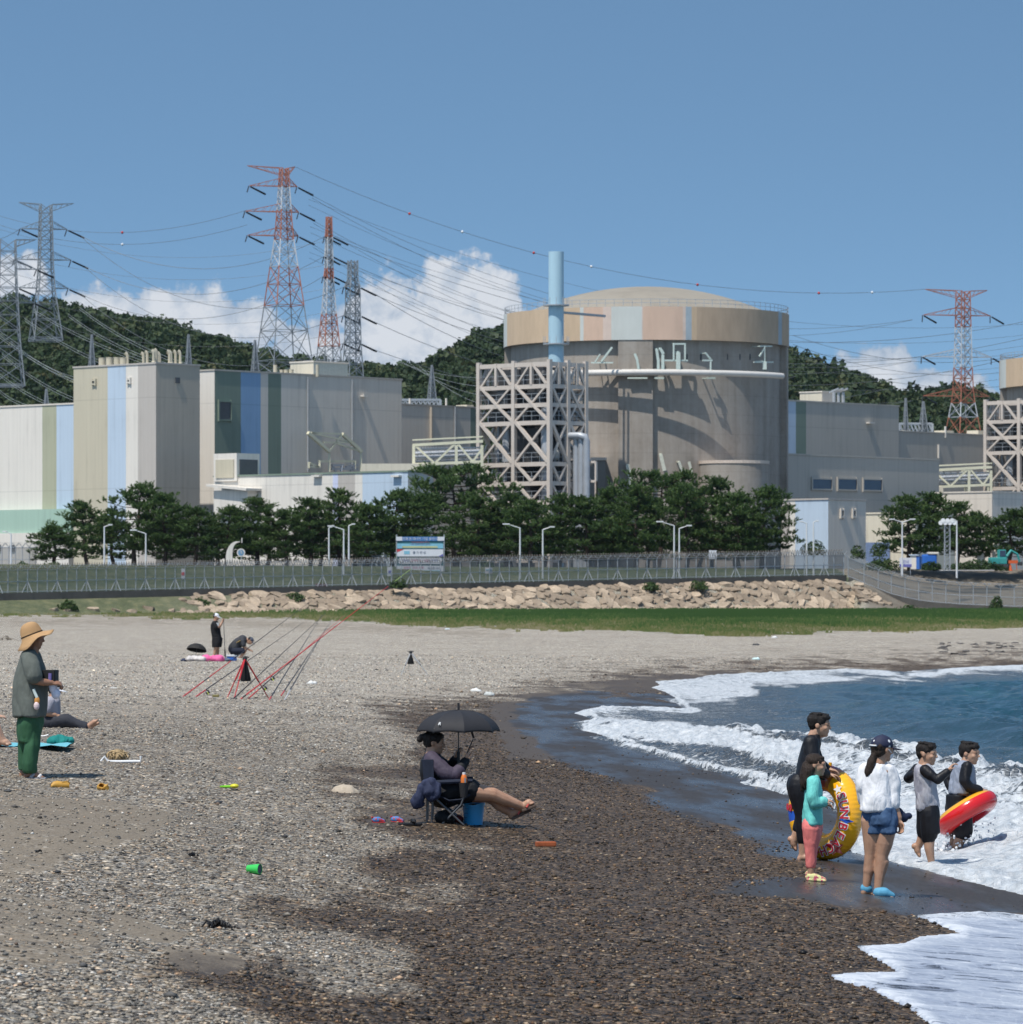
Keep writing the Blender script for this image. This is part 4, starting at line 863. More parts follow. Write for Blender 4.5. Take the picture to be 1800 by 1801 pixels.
def wire(label, A, B, sag, r=.033, mt=None, balls=(), group=None, n=22):
    A, B = Vector(A), Vector(B); P = [A.lerp(B, i/n)-Vector((0, 0, 4*sag*(i/n)*(1-i/n))) for i in range(n+1)]
    o = MB().tube([p-A for p in P], r, 5, cap=False).build('power_line', mt or WIRE, None); o.location = A; tag(o, label, 'power line', group)
    for t, bm in balls:
        q = A.lerp(B, t)-Vector((0, 0, 4*sag*t*(1-t))); MB().ell(q-A, .30, 5).build('marker_ball', bm, o, smooth=True)
    return o
GR1 = 'lines from the tallest pylon to the right'
farR = lambda px, py: W(px, py, 1000)
tipsF = [t[0] for t in tf]
wire('top earth wire with marker balls strung right of the tallest pylon', ta[0][1], tipsF[0], 9, .045, balls=((.17, BALLR), (.25, BALLW), (.36, BALLR), (.45, BALLW), (.62, BALLR), (.82, BALLR), (.91, BALLW)), group=GR1)
for k, (i, j) in enumerate(((1, 1), (2, 2), (3, 3))):
    for q in (0, 1):
        wire('conductor pair hanging right of the tallest pylon', ta[i][1]+Vector((2.8, 4, -1.4-.5*q)), tipsF[j]+Vector((-2.5, -2+q, -1.2)), 11+q*2, .038, group=GR1)
for k in range(3):
    wire('conductor running right from the slim red and white pylon', tb[k][1]+Vector((3, 0, -1.4)), farR(1830, 560+k*28), 12+k, .05, group='lines from the slim pylon'); wire('conductor running right from the dark grey narrow pylon', tcn[k][1]+Vector((3, 0, -1.4)), farR(1240+k*160, 640+k*22), 8, .055, group='lines from the dark pylon')
    wire('conductor between the left hillside pylon and the middle pylons', td[k+1][1]+Vector((3, 0, -1.4)), tb[k][0], 7, .05, group='lines over the left hillside'); wire('lower conductor between the left hillside pylon and the dark pylon', td[k+1][1]+Vector((3, 2, -1.6)), tcn[k][0], 9, .05, group='lower lines over the left hillside')
    wire('conductor reaching in from the left edge to the hillside pylon', farR(-120, 385+k*50), td[k+1][0], 4, .05, group='lines from the left edge')
for q in (0, 1): wire('earth wire from the left edge to the tallest pylon', farR(-80, 350+14*q), ta[0][0]-Vector((0, 0, 9+3*q)), 6, .04, balls=((.6, BALLW if q else BALLR),), group='earth wires to the tallest pylon')
for k, (a, b_) in enumerate((((44, 560), (250, 660)), ((60, 545), (320, 655)), ((0, 590), (190, 690)), ((4, 622), (165, 712)), ((20, 600), (150, 668)), ((-20, 640), (120, 720)), ((120, 552), (300, 640)), ((140, 540), (330, 640)), ((-20, 668), (70, 716)))):
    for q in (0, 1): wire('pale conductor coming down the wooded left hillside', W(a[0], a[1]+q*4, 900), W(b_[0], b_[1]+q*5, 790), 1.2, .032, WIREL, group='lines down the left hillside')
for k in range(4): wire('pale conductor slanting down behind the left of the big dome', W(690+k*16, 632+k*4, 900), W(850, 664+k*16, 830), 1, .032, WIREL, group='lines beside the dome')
for k in range(3): wire('conductor crossing the sky right of the big dome', W(1395, 590+k*16, 960), W(1830, 618+k*26, 1000), 4, .045, group='lines right of the dome')

for k in range(6): wire('thin conductor high over the plant from the tallest pylon to the right edge', ta[1+k % 3][1]+Vector((2, 6, -2-k*.4)), farR(1850, 566+k*17), 10+k*.7, .032, group='thin lines from the tallest pylon')
for k in range(5): wire('thin conductor from the left edge over the hillside to the slim pylons', farR(-90, 372+k*34), farR(590, 420+k*42), 7, .03, group='thin lines over the hillside')
# ================================================================== hills and woods
HILL_PX = [(-500, 560), (-200, 540), (0, 527), (60, 531), (110, 540), (180, 549), (240, 557), (290, 566), (350, 584), (420, 602), (445, 618), (500, 630), (560, 642), (640, 640), (700, 644), (750, 640), (785, 616), (830, 594), (870, 580), (930, 572), (1050, 575), (1250, 590), (1388, 622), (1440, 641), (1500, 662), (1560, 690), (1590, 700), (1625, 698), (1660, 690), (1700, 694), (1760, 702), (1830, 700), (2000, 690), (2400, 660)]
hx = np.array([q[0] for q in HILL_PX], float); hy = np.array([q[1] for q in HILL_PX], float)
def hill_z(X, Y):
    px = CX+F*X/Y
    ridge = HC+(HY-(np.interp(px, hx, hy)+36))/F*1250
    t = sstep(820, 1250, Y)
    z = 6.5+(ridge-6.5)*(t**.85)
    z = z+(fbm(X/60, Y/60, 3, 5)-.5)*16*t*(1-sstep(1120, 1250, Y))
    return np.where(Y > 1250, z-(Y-1250)*.18, z)
hu = np.linspace(-.21, .21, 220); hyv = np.linspace(800, 1500, 70)
HX, HYY = pgrid(hu, hyv); HZ = hill_z(HX.ravel(), HYY.ravel())
hm = np_mesh('hill', np.stack([HX.ravel(), HYY.ravel(), HZ], 1), gfaces(*HX.shape), [mat('hill_scrub', (.035, .05, .022), .9, .3, .05)], smooth=True)
tag(mobj('hill', hm), 'wooded ridge behind the power station', 'hill', kind='structure')
def leaf_mat(name, stops, trans=.0, extra=None):
    t = NT(name); v = t.attr('tone')
    col = t.ramp(v, stops); t.base(col).rough(.6).spec(.25)
    tl = t.n('ShaderNodeBsdfTranslucent'); t.l(col, tl.inputs[0]); mx = t.n('ShaderNodeMixShader'); mx.inputs[0].default_value = .28; t.l(t.b.outputs[0], mx.inputs[1]); t.l(tl.outputs[0], mx.inputs[2]); t.l(mx.outputs[0], t.out.inputs[0])
    return t.mat
def quads(C_, N_, U_, L, Wd):
    """leaf quads: centre, normal, up, half length, half width"""
    S_ = np.cross(N_, U_); S_ /= np.linalg.norm(S_, axis=1, keepdims=True)+1e-9
    L = L[:, None]; Wd = Wd[:, None]
    return np.stack([C_-U_*L-S_*Wd, C_-U_*L*.6+S_*Wd, C_+U_*L+S_*Wd*.4, C_+U_*L*.8-S_*Wd*.7], 1).reshape(-1, 3)
def rdir(n):
    v = RNG.normal(size=(n, 3)); return v/np.linalg.norm(v, axis=1, keepdims=True)
def forest():
    n = 15000
    Y = 840+RNG.random(n)**.8*420; X = RNG.uniform(-.135, .135, n)*Y
    e = 900; Y = np.concatenate([Y, RNG.uniform(1225, 1262, e)]); X = np.concatenate([X, RNG.uniform(-.135, .135, e)*Y[-e:]]); n += e
    hgt = RNG.uniform(2.6, 6.0, n)*(1+.35*(RNG.random(n) > .9)); rad = hgt*RNG.uniform(.30, .48, n); Z = hill_z(X, Y)
    k = 44; D = rdir(n*k).reshape(n, k, 3); D[:, :, 2] = np.abs(D[:, :, 2])*1.0-.25
    rr = RNG.uniform(.55, 1.0, (n, k, 1))
    Cc = np.stack([X, Y, Z+hgt*.55], 1)[:, None]+D*rr*np.stack([rad, rad, hgt*.5], 1)[:, None]
    N_ = D+rdir(n*k).reshape(n, k, 3)*.7; N_ /= np.linalg.norm(N_, axis=2, keepdims=True)
    U_ = rdir(n*k).reshape(n, k, 3); U_ -= N_*np.sum(U_*N_, 2, keepdims=True); U_ /= np.linalg.norm(U_, axis=2, keepdims=True)
    sz = np.repeat(rad, k)*RNG.uniform(.17, .32, n*k)
    V = quads(Cc.reshape(-1, 3), N_.reshape(-1, 3), U_.reshape(-1, 3), sz, sz*.75)
    me = np_mesh('woods', V, np.arange(len(V)).reshape(-1, 4))
    tone = np.clip(np.repeat(RNG.random(n), k)*.75+RNG.random(n*k)*.3, 0, 1); attr(me, 'tone', np.repeat(tone, 4))
    me.materials.append(leaf_mat('hill_leaves', [(0, (.026, .046, .022)), (.5, (.042, .070, .030)), (.85, (.066, .092, .038)), (1, (.11, .105, .045))]))
    tag(mobj('woods', me), 'dense dark green woods covering the ridge', 'woods', kind='stuff')
forest()
# ================================================================== pines behind the fence
BARK = mat('pine_bark', (.075, .055, .042), .9, .25, 3, .2, .5, 12)
PINEL = leaf_mat('pine_needles', [(0, (.042, .080, .026)), (.4, (.066, .118, .036)), (.75, (.10, .16, .05)), (.92, (.145, .195, .068)), (1, (.18, .18, .07))])
def pine_proto(seed, H=12.0, spread=4.2, style=0):
    """trunk with limbs (one mesh) and needle clumps grouped in uneven layers (one mesh)"""
    g = np.random.default_rng(seed); rnd = random.Random(seed)
    tr = MB(); lean = Vector((rnd.uniform(-.6, .6), rnd.uniform(-.6, .6), 0))
    T = [Vector((lean.x*(i/8)**1.5+.15*math.sin(i*1.3+seed), lean.y*(i/8)**1.5, H*.96*i/8)) for i in range(9)]
    tr.tube(T, [.24*(1-.88*i/8)+.02 for i in range(9)], 8)
    pads = []
    nb = 30 if style == 0 else 22
    for b in range(nb):
        q = (b+.5)/nb; zf = (.20+.78*q) if style == 0 else (.55+.43*q)
        env = (1-((q-.22)/.80)**2 if q > .22 else .72+.28*q/.22) if style == 0 else (1-abs(q-.5)*.7)
        Ln = spread*max(.12, env)*rnd.uniform(.55, 1.08); a = b*2.4+rnd.uniform(-.4, .4)
        z0 = H*zf; i = min(7, int(zf/.96*8)); base = T[i].lerp(T[i+1], min(1, zf/.96*8-i))
        tip = base+Vector((math.cos(a)*Ln, math.sin(a)*Ln, rnd.uniform(.05, .28)*Ln))
        mid = base.lerp(tip, .5)+Vector((0, 0, -.08*Ln)); tr.tube([base, mid, tip], [.075, .055, .02], 5)
        for f in ((1.0, .72, .45) if Ln > 1.6 else (1.0, .5)):
            p = base.lerp(tip, f)+Vector((rnd.uniform(-.3, .3), rnd.uniform(-.3, .3), rnd.uniform(-.1, .25))); pads.append((p, rnd.uniform(.55, 1.05)*(1.0 if f == 1 else .8)))
    pads.append((T[8]+Vector((0, 0, .1)), .5)); pads.append((T[8]+Vector((0, 0, -.7)), .7))
    Cs, Us, tn = [], [], []
    for p, r in pads:
        nt = int(13*r*r)+4; o = g.normal(size=(nt, 3)); o /= np.linalg.norm(o, axis=1, keepdims=True); o *= g.random((nt, 1))**.45; o *= np.array([r, r, r*.42])
        tb_ = g.random()*.45
        for q in o:
            m = 17; ax = g.normal(size=3)*.35+np.array([0, 0, 1.0])+q/r*.85; ax /= np.linalg.norm(ax); sl_ = g.uniform(.45, .85)
            s_ = g.random((m, 1)); d = ax*.9+g.normal(size=(m, 3))*.42; d /= np.linalg.norm(d, axis=1, keepdims=True); Ln = g.uniform(.15, .25, m)*(1.15-.4*s_[:, 0])
            Cs.append(np.array(p)+q+ax*s_*sl_+d*Ln[:, None]*.5); Us.append(np.concatenate([d, Ln[:, None]], 1)); tn.append(np.full(m, tb_)+g.random(m)*.25+s_[:, 0]*.3)
    Cs = np.concatenate(Cs); Us = np.concatenate(Us); tn = np.concatenate(tn); U = Us[:, :3]; Ln = Us[:, 3]
    N_ = np.cross(U, g.normal(size=U.shape)); N_ /= np.linalg.norm(N_, axis=1, keepdims=True)
    V = quads(Cs, N_, U, Ln, Ln*.24); me = np_mesh('crown', V, np.arange(len(V)).reshape(-1, 4)); attr(me, 'tone', np.repeat(np.clip(tn, 0, 1), 4)); me.materials.append(PINEL)
    t = tr.build('trunk', BARK, None, smooth=True); c = mobj('crown', me, None)
    root = empty('pine_tree'); t.parent = root; c.parent = root; zmax = float(V[:, 2].max()); wmax = float(np.percentile(np.abs(V[:, 0]), 98)*2)
    return root, zmax, wmax
PROTO = [pine_proto(1), pine_proto(2, 12, 4.6), pine_proto(3, 12, 3.6), pine_proto(4, 12, 4.0), pine_proto(5, 11, 5.4, 1), pine_proto(6, 10, 3.0)]
PINES = [(98, 921, 72, 575, 5, 'short young pine standing alone before the mint banded building'), (152, 877, 88, 592, 0, 'pine with a ragged top just right of the mint band'), (236, 844, 112, 590, 1, 'broad tall pine in front of the vent block\'s sunny wall'), (292, 862, 90, 588, 3, 'pine in front of the vent block\'s dark corner'), (345, 888, 92, 586, 0, 'pine left of the crescent sculpture'), (398, 886, 92, 590, 1, 'pine directly behind the crescent sculpture'), (452, 868, 92, 592, 2, 'pine under the small white porch roof'),
         (505, 892, 84, 588, 3, 'low pine left of the paired lamp posts'), (548, 872, 96, 593, 0, 'pine behind the paired lamp posts'), (597, 854, 92, 596, 3, 'dark pine rising against the white service building'), (645, 882, 84, 590, 2, 'pine left of the notice board'), (690, 856, 100, 594, 1, 'pine behind the left edge of the notice board'), (742, 864, 100, 592, 0, 'pine behind the right edge of the notice board'), (800, 812, 140, 606, 4, 'flat topped dark pine at the foot of the steel tower'),
         (845, 868, 100, 590, 3, 'pine right of the flat topped pine'), (892, 862, 96, 592, 0, 'pine below the middle of the steel tower'), (935, 872, 92, 586, 2, 'pine between the two lamps before the steel tower'), (985, 864, 98, 592, 1, 'pine below the pale blue stack'), (1035, 868, 92, 590, 0, 'pine at the right foot of the steel tower'), (1078, 852, 92, 594, 3, 'pine at the left foot of the dome'), (1118, 846, 96, 590, 2, 'pine below the front buttress of the dome'),
         (1160, 822, 128, 600, 4, 'tallest spreading pine before the domed reactor'), (1210, 848, 98, 592, 1, 'pine just right of the spreading pine'), (1254, 834, 100, 596, 0, 'pine in front of the small round tank'), (1300, 858, 92, 590, 2, 'pine below the round tank\'s right side'), (1340, 850, 112, 592, 1, 'pine with long boughs at the right end of the row'),
         (1600, 864, 92, 600, 2, 'pine behind the double armed lamp'), (1645, 862, 96, 604, 0, 'pine behind the floodlight mast'), (1685, 878, 84, 600, 3, 'pine behind the hooked lamp'), (1730, 898, 80, 602, 1, 'low pine over the teal excavator'), (1775, 892, 92, 600, 0, 'pine over the orange barrier'), (1822, 880, 96, 606, 3, 'pine cut by the right picture edge')]
for i in range(14): PINES.append((200+i*84+(i*37) % 30, 905+(i*23) % 18, 92, 612+(i % 3)*4, i % 4, 'pine filling the back row of the pine belt'))
used = set()
for px, yt, wpx, d, k, lab in PINES:
    root, zm, wm = PROTO[k]
    o = root if k not in used else copy_tree(root); used.add(k)
    b = W(px, 1000, d); b.z = ZP-.3; h = W(px, yt, d).z-b.z; sx = (wpx*1.30*d/F)/wm
    o.location = b; o.scale = (sx, sx, h/zm); o.rotation_euler = (0, 0, (px*1.7) % 6.28)
    tag(o, lab, 'tree', 'pines behind the fence')
for k, q in enumerate(PROTO):
    if k not in used:
        for c in list(q[0].children): bpy.data.objects.remove(c)
        bpy.data.objects.remove(q[0])
# ================================================================== bushes, hedge, grass
def bush(name, label, px, py, d, wx, hz, n=900, sz=.16, tones=.5, cat='bush', wy=None, zb=None, mt=None):
    b = W(px, py, d)
    if zb is not None: b.z = zb
    wy = wy or wx*.7; D = rdir(n); D[:, 2] = np.abs(D[:, 2]); rr = RNG.random((n, 1))**.35
    lump = .75+.5*vnoise(D[:, 0]*2+px, D[:, 1]*2+D[:, 2]*2, 3)[:, None]
    Cc = D*rr*lump*np.array([wx/2, wy/2, hz]); N_ = D+rdir(n)*.8; N_ /= np.linalg.norm(N_, axis=1, keepdims=True); U_ = rdir(n); U_ -= N_*np.sum(U_*N_, 1, keepdims=True); U_ /= np.linalg.norm(U_, axis=1, keepdims=True)
    s = RNG.uniform(.6, 1.2, n)*sz; V = quads(Cc, N_, U_, s, s*.6); me = np_mesh(name, V, np.arange(len(V)).reshape(-1, 4)); attr(me, 'tone', np.repeat(np.clip(tones+RNG.uniform(-.3, .3, n), 0, 1), 4)); me.materials.append(mt or BUSHL)
    o = mobj(name, me, None, b); return tag(o, label, cat)
BUSHL = leaf_mat('bush_leaves', [(0, (.02, .045, .014)), (.5, (.045, .085, .025)), (1, (.12, .15, .05))])
bush('bush', 'small rounded tree standing by the corner of the fence', 1430, 975, 590, 3.4, 2.0, 700); bush('bush', 'low bush just right of the fence corner post', 1508, 982, 590, 2.0, 1.8, 400); bush('bush', 'bush between the garage and the fence corner', 1545, 978, 596, 2.2, 1.9, 400)
bush('hedge', 'long clipped hedge left of the white information board', 1553, 1003, 588, 5.0, 1.9, 1400, wy=1.5, cat='hedge'); bush('hedge', 'low dark hedge right of the blue booth', 1636, 1002, 590, 3.6, 1.2, 700, tones=.25, wy=1.2, cat='hedge')
bush('hedge', 'dark hedge under the pines before the excavator', 1718, 1003, 592, 9, 1.3, 1500, tones=.35, wy=1.5, cat='hedge')
bush('bush', 'round green bush growing against the lower fence', 1752, 1074, 548, 2.0, 1.9, 500, tones=.4); bush('bush', 'leafy shrub at the foot of the fence corner slope', 1600, 1080, 545, 2.6, 1.3, 500, tones=.3)
for px, py, lab in ((90, 1003, 'low shrub under the lone young pine'), (40, 1012, 'low shrub at the left end of the lawn'), (855, 1022, 'shrub behind the fence near the paired lamps')): bush('shrub', lab, px, py, 570, 2.6, 1.1, 400, cat='shrub', zb=ZP-.4)
for k, (px, py, lab) in enumerate(((700, 1027, 'tuft of weeds on the crest of the rock slope below the notice board'), (1145, 1032, 'tuft of weeds on the rock slope crest left of the lamp pair'), (1230, 1030, 'tuft of weeds on the rock slope crest below the lamp pair'), (355, 1062, 'weeds at the left end of the rock slope'), (120, 1066, 'weeds under the left end of the wall'), (520, 1052, 'weeds on the rock slope below the crescent'))): bush('weeds', lab, px, py+6, float(wall_y(np.array((px-CX)/F*520)))-3, 2.4, 1.1, 350, cat='weeds')
def grass_band():
    n = 85000; Y = 235/(1-RNG.random(n)*.56); X = RNG.uniform(-.13, .13, n)*Y; Z = ground(X, Y); px, py = to_px(X, Y, Z)
    sdg = poly_sd(GRASS, px, py)+(fbm(X*.25, Y*.12, 3, 77)-.5)*16+(fbm(X*1.5, Y*.5, 2, 78)-.5)*8
    ok = (sdg > 0) & ((fbm(X*.6, Y*.18, 3, 83) > .42) | (sdg > 11)) & (Y < wall_y(X)-12+(fbm(X*.35, Y*0, 3, 79)-.45)*5); X, Y, Z, sdg = X[ok], Y[ok], Z[ok], sdg[ok]; n = len(X)
    k = 4; h = RNG.uniform(.12, .48, (n, k))*(.45+np.clip(sdg, 0, 14)[:, None]/14*.9); a = RNG.random((n, k))*6.28; r = RNG.random((n, k))*.35
    bx = X[:, None]+np.cos(a)*r; by = Y[:, None]+np.sin(a)*r; lx = RNG.normal(size=(n, k))*.12; wd = .05+.05*RNG.random((n, k))
    V = np.stack([np.stack([bx-wd, by, np.broadcast_to(Z[:, None], bx.shape)-.03], 2), np.stack([bx+wd, by, np.broadcast_to(Z[:, None], bx.shape)-.03], 2), np.stack([bx+lx+wd*.4, by, Z[:, None]+h], 2), np.stack([bx+lx-wd*.4, by, Z[:, None]+h], 2)], 2).reshape(-1, 3)
    me = np_mesh('grass', V, np.arange(len(V)).reshape(-1, 4)); tone = np.clip(.84-sdg/24+(fbm(X*.12, Y*.05, 3, 80)-.5)*.8+RNG.normal(size=n)*.14, 0, 1); attr(me, 'tone', np.repeat(tone, k*4))
    me.materials.append(leaf_mat('grass_blades', [(0, (.055, .115, .030)), (.35, (.095, .165, .045)), (.7, (.20, .21, .075)), (1, (.33, .29, .16))]))
    tag(mobj('grass', me), 'band of rough grass between the shingle and the rock slope', 'grass', kind='stuff')
grass_band()
# ================================================================== rock slope, wall and fence
ROCKM = mat('rock', (.40, .325, .25), .9, .3, .5, .2, .5, 3)
def rock_mesh(seed):
    g = np.random.default_rng(seed); bm = bmesh.new(); bmesh.ops.create_icosphere(bm, subdivisions=3, radius=1)
    pl = [(Vector((math.cos(a), math.sin(a), g.normal()*.15)).normalized(), g.uniform(.55, .85)) for a in np.cumsum(g.uniform(.7, 1.7, 5))]+[(Vector((g.normal()*.2, g.normal()*.2, 1)).normalized(), g.uniform(.35, .6)), (Vector((g.normal()*.6, g.normal()*.6, 1)).normalized(), g.uniform(.55, .75))]
    for v in bm.verts:
        for n, dd in pl:
            q = v.co.dot(n)
            if q > dd: v.co -= n*(q-dd)
    me = bpy.data.meshes.new('rock'); bm.to_mesh(me); bm.free(); me.materials.append(ROCKM); return me
_t = ROCKM.node_tree; _oi = _t.nodes.new('ShaderNodeObjectInfo'); _b = [n for n in _t.nodes if n.type == 'BSDF_PRINCIPLED'][0]; _src = _b.inputs['Base Color'].links[0].from_socket; _mr = _t.nodes.new('ShaderNodeValToRGB'); _mr.color_ramp.elements[0].color = (.62, .60, .58, 1); _mr.color_ramp.elements[1].color = (1.15, 1.12, 1.08, 1); _mx = _t.nodes.new('ShaderNodeMix'); _mx.data_type = 'RGBA'; _mx.blend_type = 'MULTIPLY'; _mx.inputs[0].default_value = 1
_t.links.new(_oi.outputs['Random'], _mr.inputs[0]); _t.links.new(_src, _mx.inputs[6]); _t.links.new(_mr.outputs[0], _mx.inputs[7]); _t.links.new(_mx.outputs[2], _b.inputs['Base Color'])
RM = [rock_mesh(40+i) for i in range(9)]
rocks = []
rg = random.Random(5)
NROW = 8
for row in range(NROW):
    t = (row+.5)/NROW; x = -47.0+rg.random()
    while x < 49:
        yw_ = float(wall_y(np.array(x))); y = yw_-1.0-8.6*t+rg.uniform(-.5, .5); s = rg.uniform(.40, .70)+.35*rg.random()**4
        z = gz(x, y); pxx, pyy = to_px(x, y, z); end = 1480+t*90; st0 = 330-90*t
        if pxx < end and pxx > st0 and not (pxx < 470 and rg.random() < (470-pxx)/260): rocks.append((s, x, y, z))
        x += s*rg.uniform(1.05, 1.5)
rocks.sort(key=lambda q: -q[0])
MBr = MB()
for i, (s, x, y, z) in enumerate(rocks):
    me = RM[i % 9]; sl_ = math.atan2(gz(x, y+.6)-gz(x, y-.6), 1.2)
    M = Matrix.Translation((x, y, z+s*.05)) @ Matrix.Rotation(sl_+rg.uniform(-.05, .30), 4, 'X') @ Matrix.Rotation(rg.uniform(-.2, .3), 4, 'Y') @ Matrix.Rotation(rg.gauss(-.75, .38)+(math.pi if rg.random() > .5 else 0), 4, 'Z') @ Matrix.Diagonal((s*rg.uniform(1.15, 1.75), s*rg.uniform(.85, 1.15), s*rg.uniform(.42, .62), 1))
    if i < 300:
        o = mobj('boulder', me); o.matrix_world = M; tag(o, 'beige angular boulder fitted into the rock slope under the fence wall', 'boulder', 'boulders of the rock slope')
    else: MBr.add([M @ v.co for v in me.vertices], [tuple(p.vertices) for p in me.polygons])
if MBr.v: tag(MBr.build('rubble', ROCKM), 'smaller beige stones packed between the boulders of the slope', 'stones', kind='stuff')
for k, (px, py, s) in enumerate(((165, 1072, .7), (205, 1074, .55), (262, 1070, .8), (232, 1076, .5), (120, 1074, .5), (95, 1072, .6))):
    q = G(px, py); o = mobj('boulder', RM[k]); o.location = q; o.scale = (s*1.3, s, s*.7); o.rotation_euler = (.2, .1, k); tag(o, 'pale stone lying loose in the grass below the left end of the wall', 'boulder', 'stones in the grass')
def wl(px, off=0.0):
    """point on the wall line at a pixel column"""
    k = (px-CX)/F; sl = 70/97.4; x = k*(487+56*sl+off)/(1-k*sl); y = float(wall_y(np.array(x)))+off; return Vector((x, y, float(wall_z(np.array(x)))))
WALLM = mat('sea_wall', (.10, .095, .088), .9, .2, .3, .2, .2, 3)
fw = empty('sea_wall', wl(700), 0, 'low dark concrete wall capping the rock slope under the long fence', 'wall')
m = MB(); pts = [wl(p) for p in range(-140, 1500, 40)]+[wl(1489)]
for a, b_ in zip(pts, pts[1:]):
    A, B = a-fw.location, b_-fw.location; V = [A+Vector((0, -.25, -1.0)), B+Vector((0, -.25, -1.0)), B+Vector((0, -.25, .42)), A+Vector((0, -.25, .42)), A+Vector((0, .35, .42)), B+Vector((0, .35, .42)), B+Vector((0, .35, -1)), A+Vector((0, .35, -1))]
    m.add(V, [(0, 1, 2, 3), (3, 2, 5, 4), (4, 5, 6, 7)])
m.build('wall_face', WALLM, fw)
def mesh_mat():
    t = NT('chain_link'); tr = t.n('ShaderNodeBsdfTransparent'); mx = t.n('ShaderNodeMixShader'); t.base((.17, .178, .18)).rough(.5)
    mx.inputs[0].default_value = .55; t.l(tr.outputs[0], mx.inputs[1]); t.l(t.b.outputs[0], mx.inputs[2]); t.l(mx.outputs[0], t.out.inputs[0]); return t.mat
CHAIN = mesh_mat(); FPOST = mat('fence_post', (.40, .42, .44), .45, .08, 1, metal=.3); RAZ = mat('razor_wire', (.16, .14, .12), .5, .2, 1)
def fence(name, label, P, H, stay=3, coil=True, rails=(0.06, .5, 1.0)):
    r = empty(name, P[len(P)//2], 0, label, 'fence'); L = r.location; m = MB(); rls = [MB() for _ in rails]; wr = [MB() for _ in range(4)]
    for a, b_ in zip(P, P[1:]):
        A, B = a-L, b_-L; u = Vector((0, 0, H)); m.add([A, B, B+u, A+u], [(0, 1, 2, 3)])
        for q, rl in zip(rails, rls): rl.bar(A+u*q, B+u*q, .07)
        for n_, q in enumerate((1.09, 1.17)):
            for s_ in (0, 1): o_ = Vector((.25*(2*s_-1), -.2, 0)); wr[n_*2+s_].bar(A+u*q+o_, B+u*q+o_, .03)
    m.build('mesh_panel', CHAIN, r); [q.build('rail', FPOST, r) for q in rls]; [q.build('wire', FPOST, r) for q in wr]
    base = None
    for i, p in enumerate(P):
        q = MB().tube([(0, 0, 0), (0, 0, H*1.02)], .06, 6); q.bar((0, 0, H), (-.42, -.1, H*1.17), .075); q.bar((0, 0, H), (.42, -.1, H*1.17), .075)
        if stay and i % stay == 1: q.bar((0, 0, H*.5), (-.55, -.5, 0), .07); q.bar((0, 0, H*.5), (.55, -.5, 0), .07)
        if base is None or (stay and i % stay == 1): o = q.build('post', FPOST, r); base = base or o
        else: o = base.copy(); C.objects.link(o); o.parent = r
        o.location = p-L
    if coil:
        V = []
        for a, b_ in zip(P, P[1:]):
            for k in range(30):
                t = k/30; an = k/30*2*math.pi*4; c = (a-L).lerp(b_-L, t); V.append(c+Vector((0, .32*math.cos(an), H*1.14+.34*math.sin(an))))
        MB().tube(V, .035, 4, cap=False).build('razor_wire', RAZ, r)
    return r
PP = [wl(p)+Vector((0, 0, .40)) for p in np.linspace(-20, 1484, 88)]
fence('security_fence', 'long grey chain link fence with forked posts along the sea wall', PP, 2.55)
RB = []
for px, py in ((1492, 1015), (1520, 1027), (1545, 1037), (1568, 1046), (1592, 1052), (1616, 1057), (1640, 1060), (1664, 1062), (1688, 1064), (1712, 1065), (1736, 1066), (1760, 1067), (1784, 1068), (1808, 1068), (1832, 1069), (1860, 1070), (1900, 1070)):
    q = wl(px, 3.0 if px > 1500 else 0); RB.append(W(px, py, 560-(px-1492)*.012))
fence('security_fence', 'curving chain link fence running down to the beach at the right', RB, 2.45, stay=0, coil=False)
m = MB(); L0 = RB[0]
for a, b_ in zip(RB, RB[1:]): m.bar(a-L0-Vector((0, .2, .35)), b_-L0-Vector((0, .2, .35)), .35, .8)
o = m.build('kerb_wall', WALLM); o.location = L0; tag(o, 'low concrete footing under the curving fence at the right', 'kerb')
m = MB()
o = MB().box((0, 0, 0), (2.4, 1.6, .12)).build('pavement_slab', mat('pale_concrete', (.5, .49, .47), .8)); o.location = W(1700, 1003, 590); o.scale = (3, 1, 1); o['kind'] = 'structure'
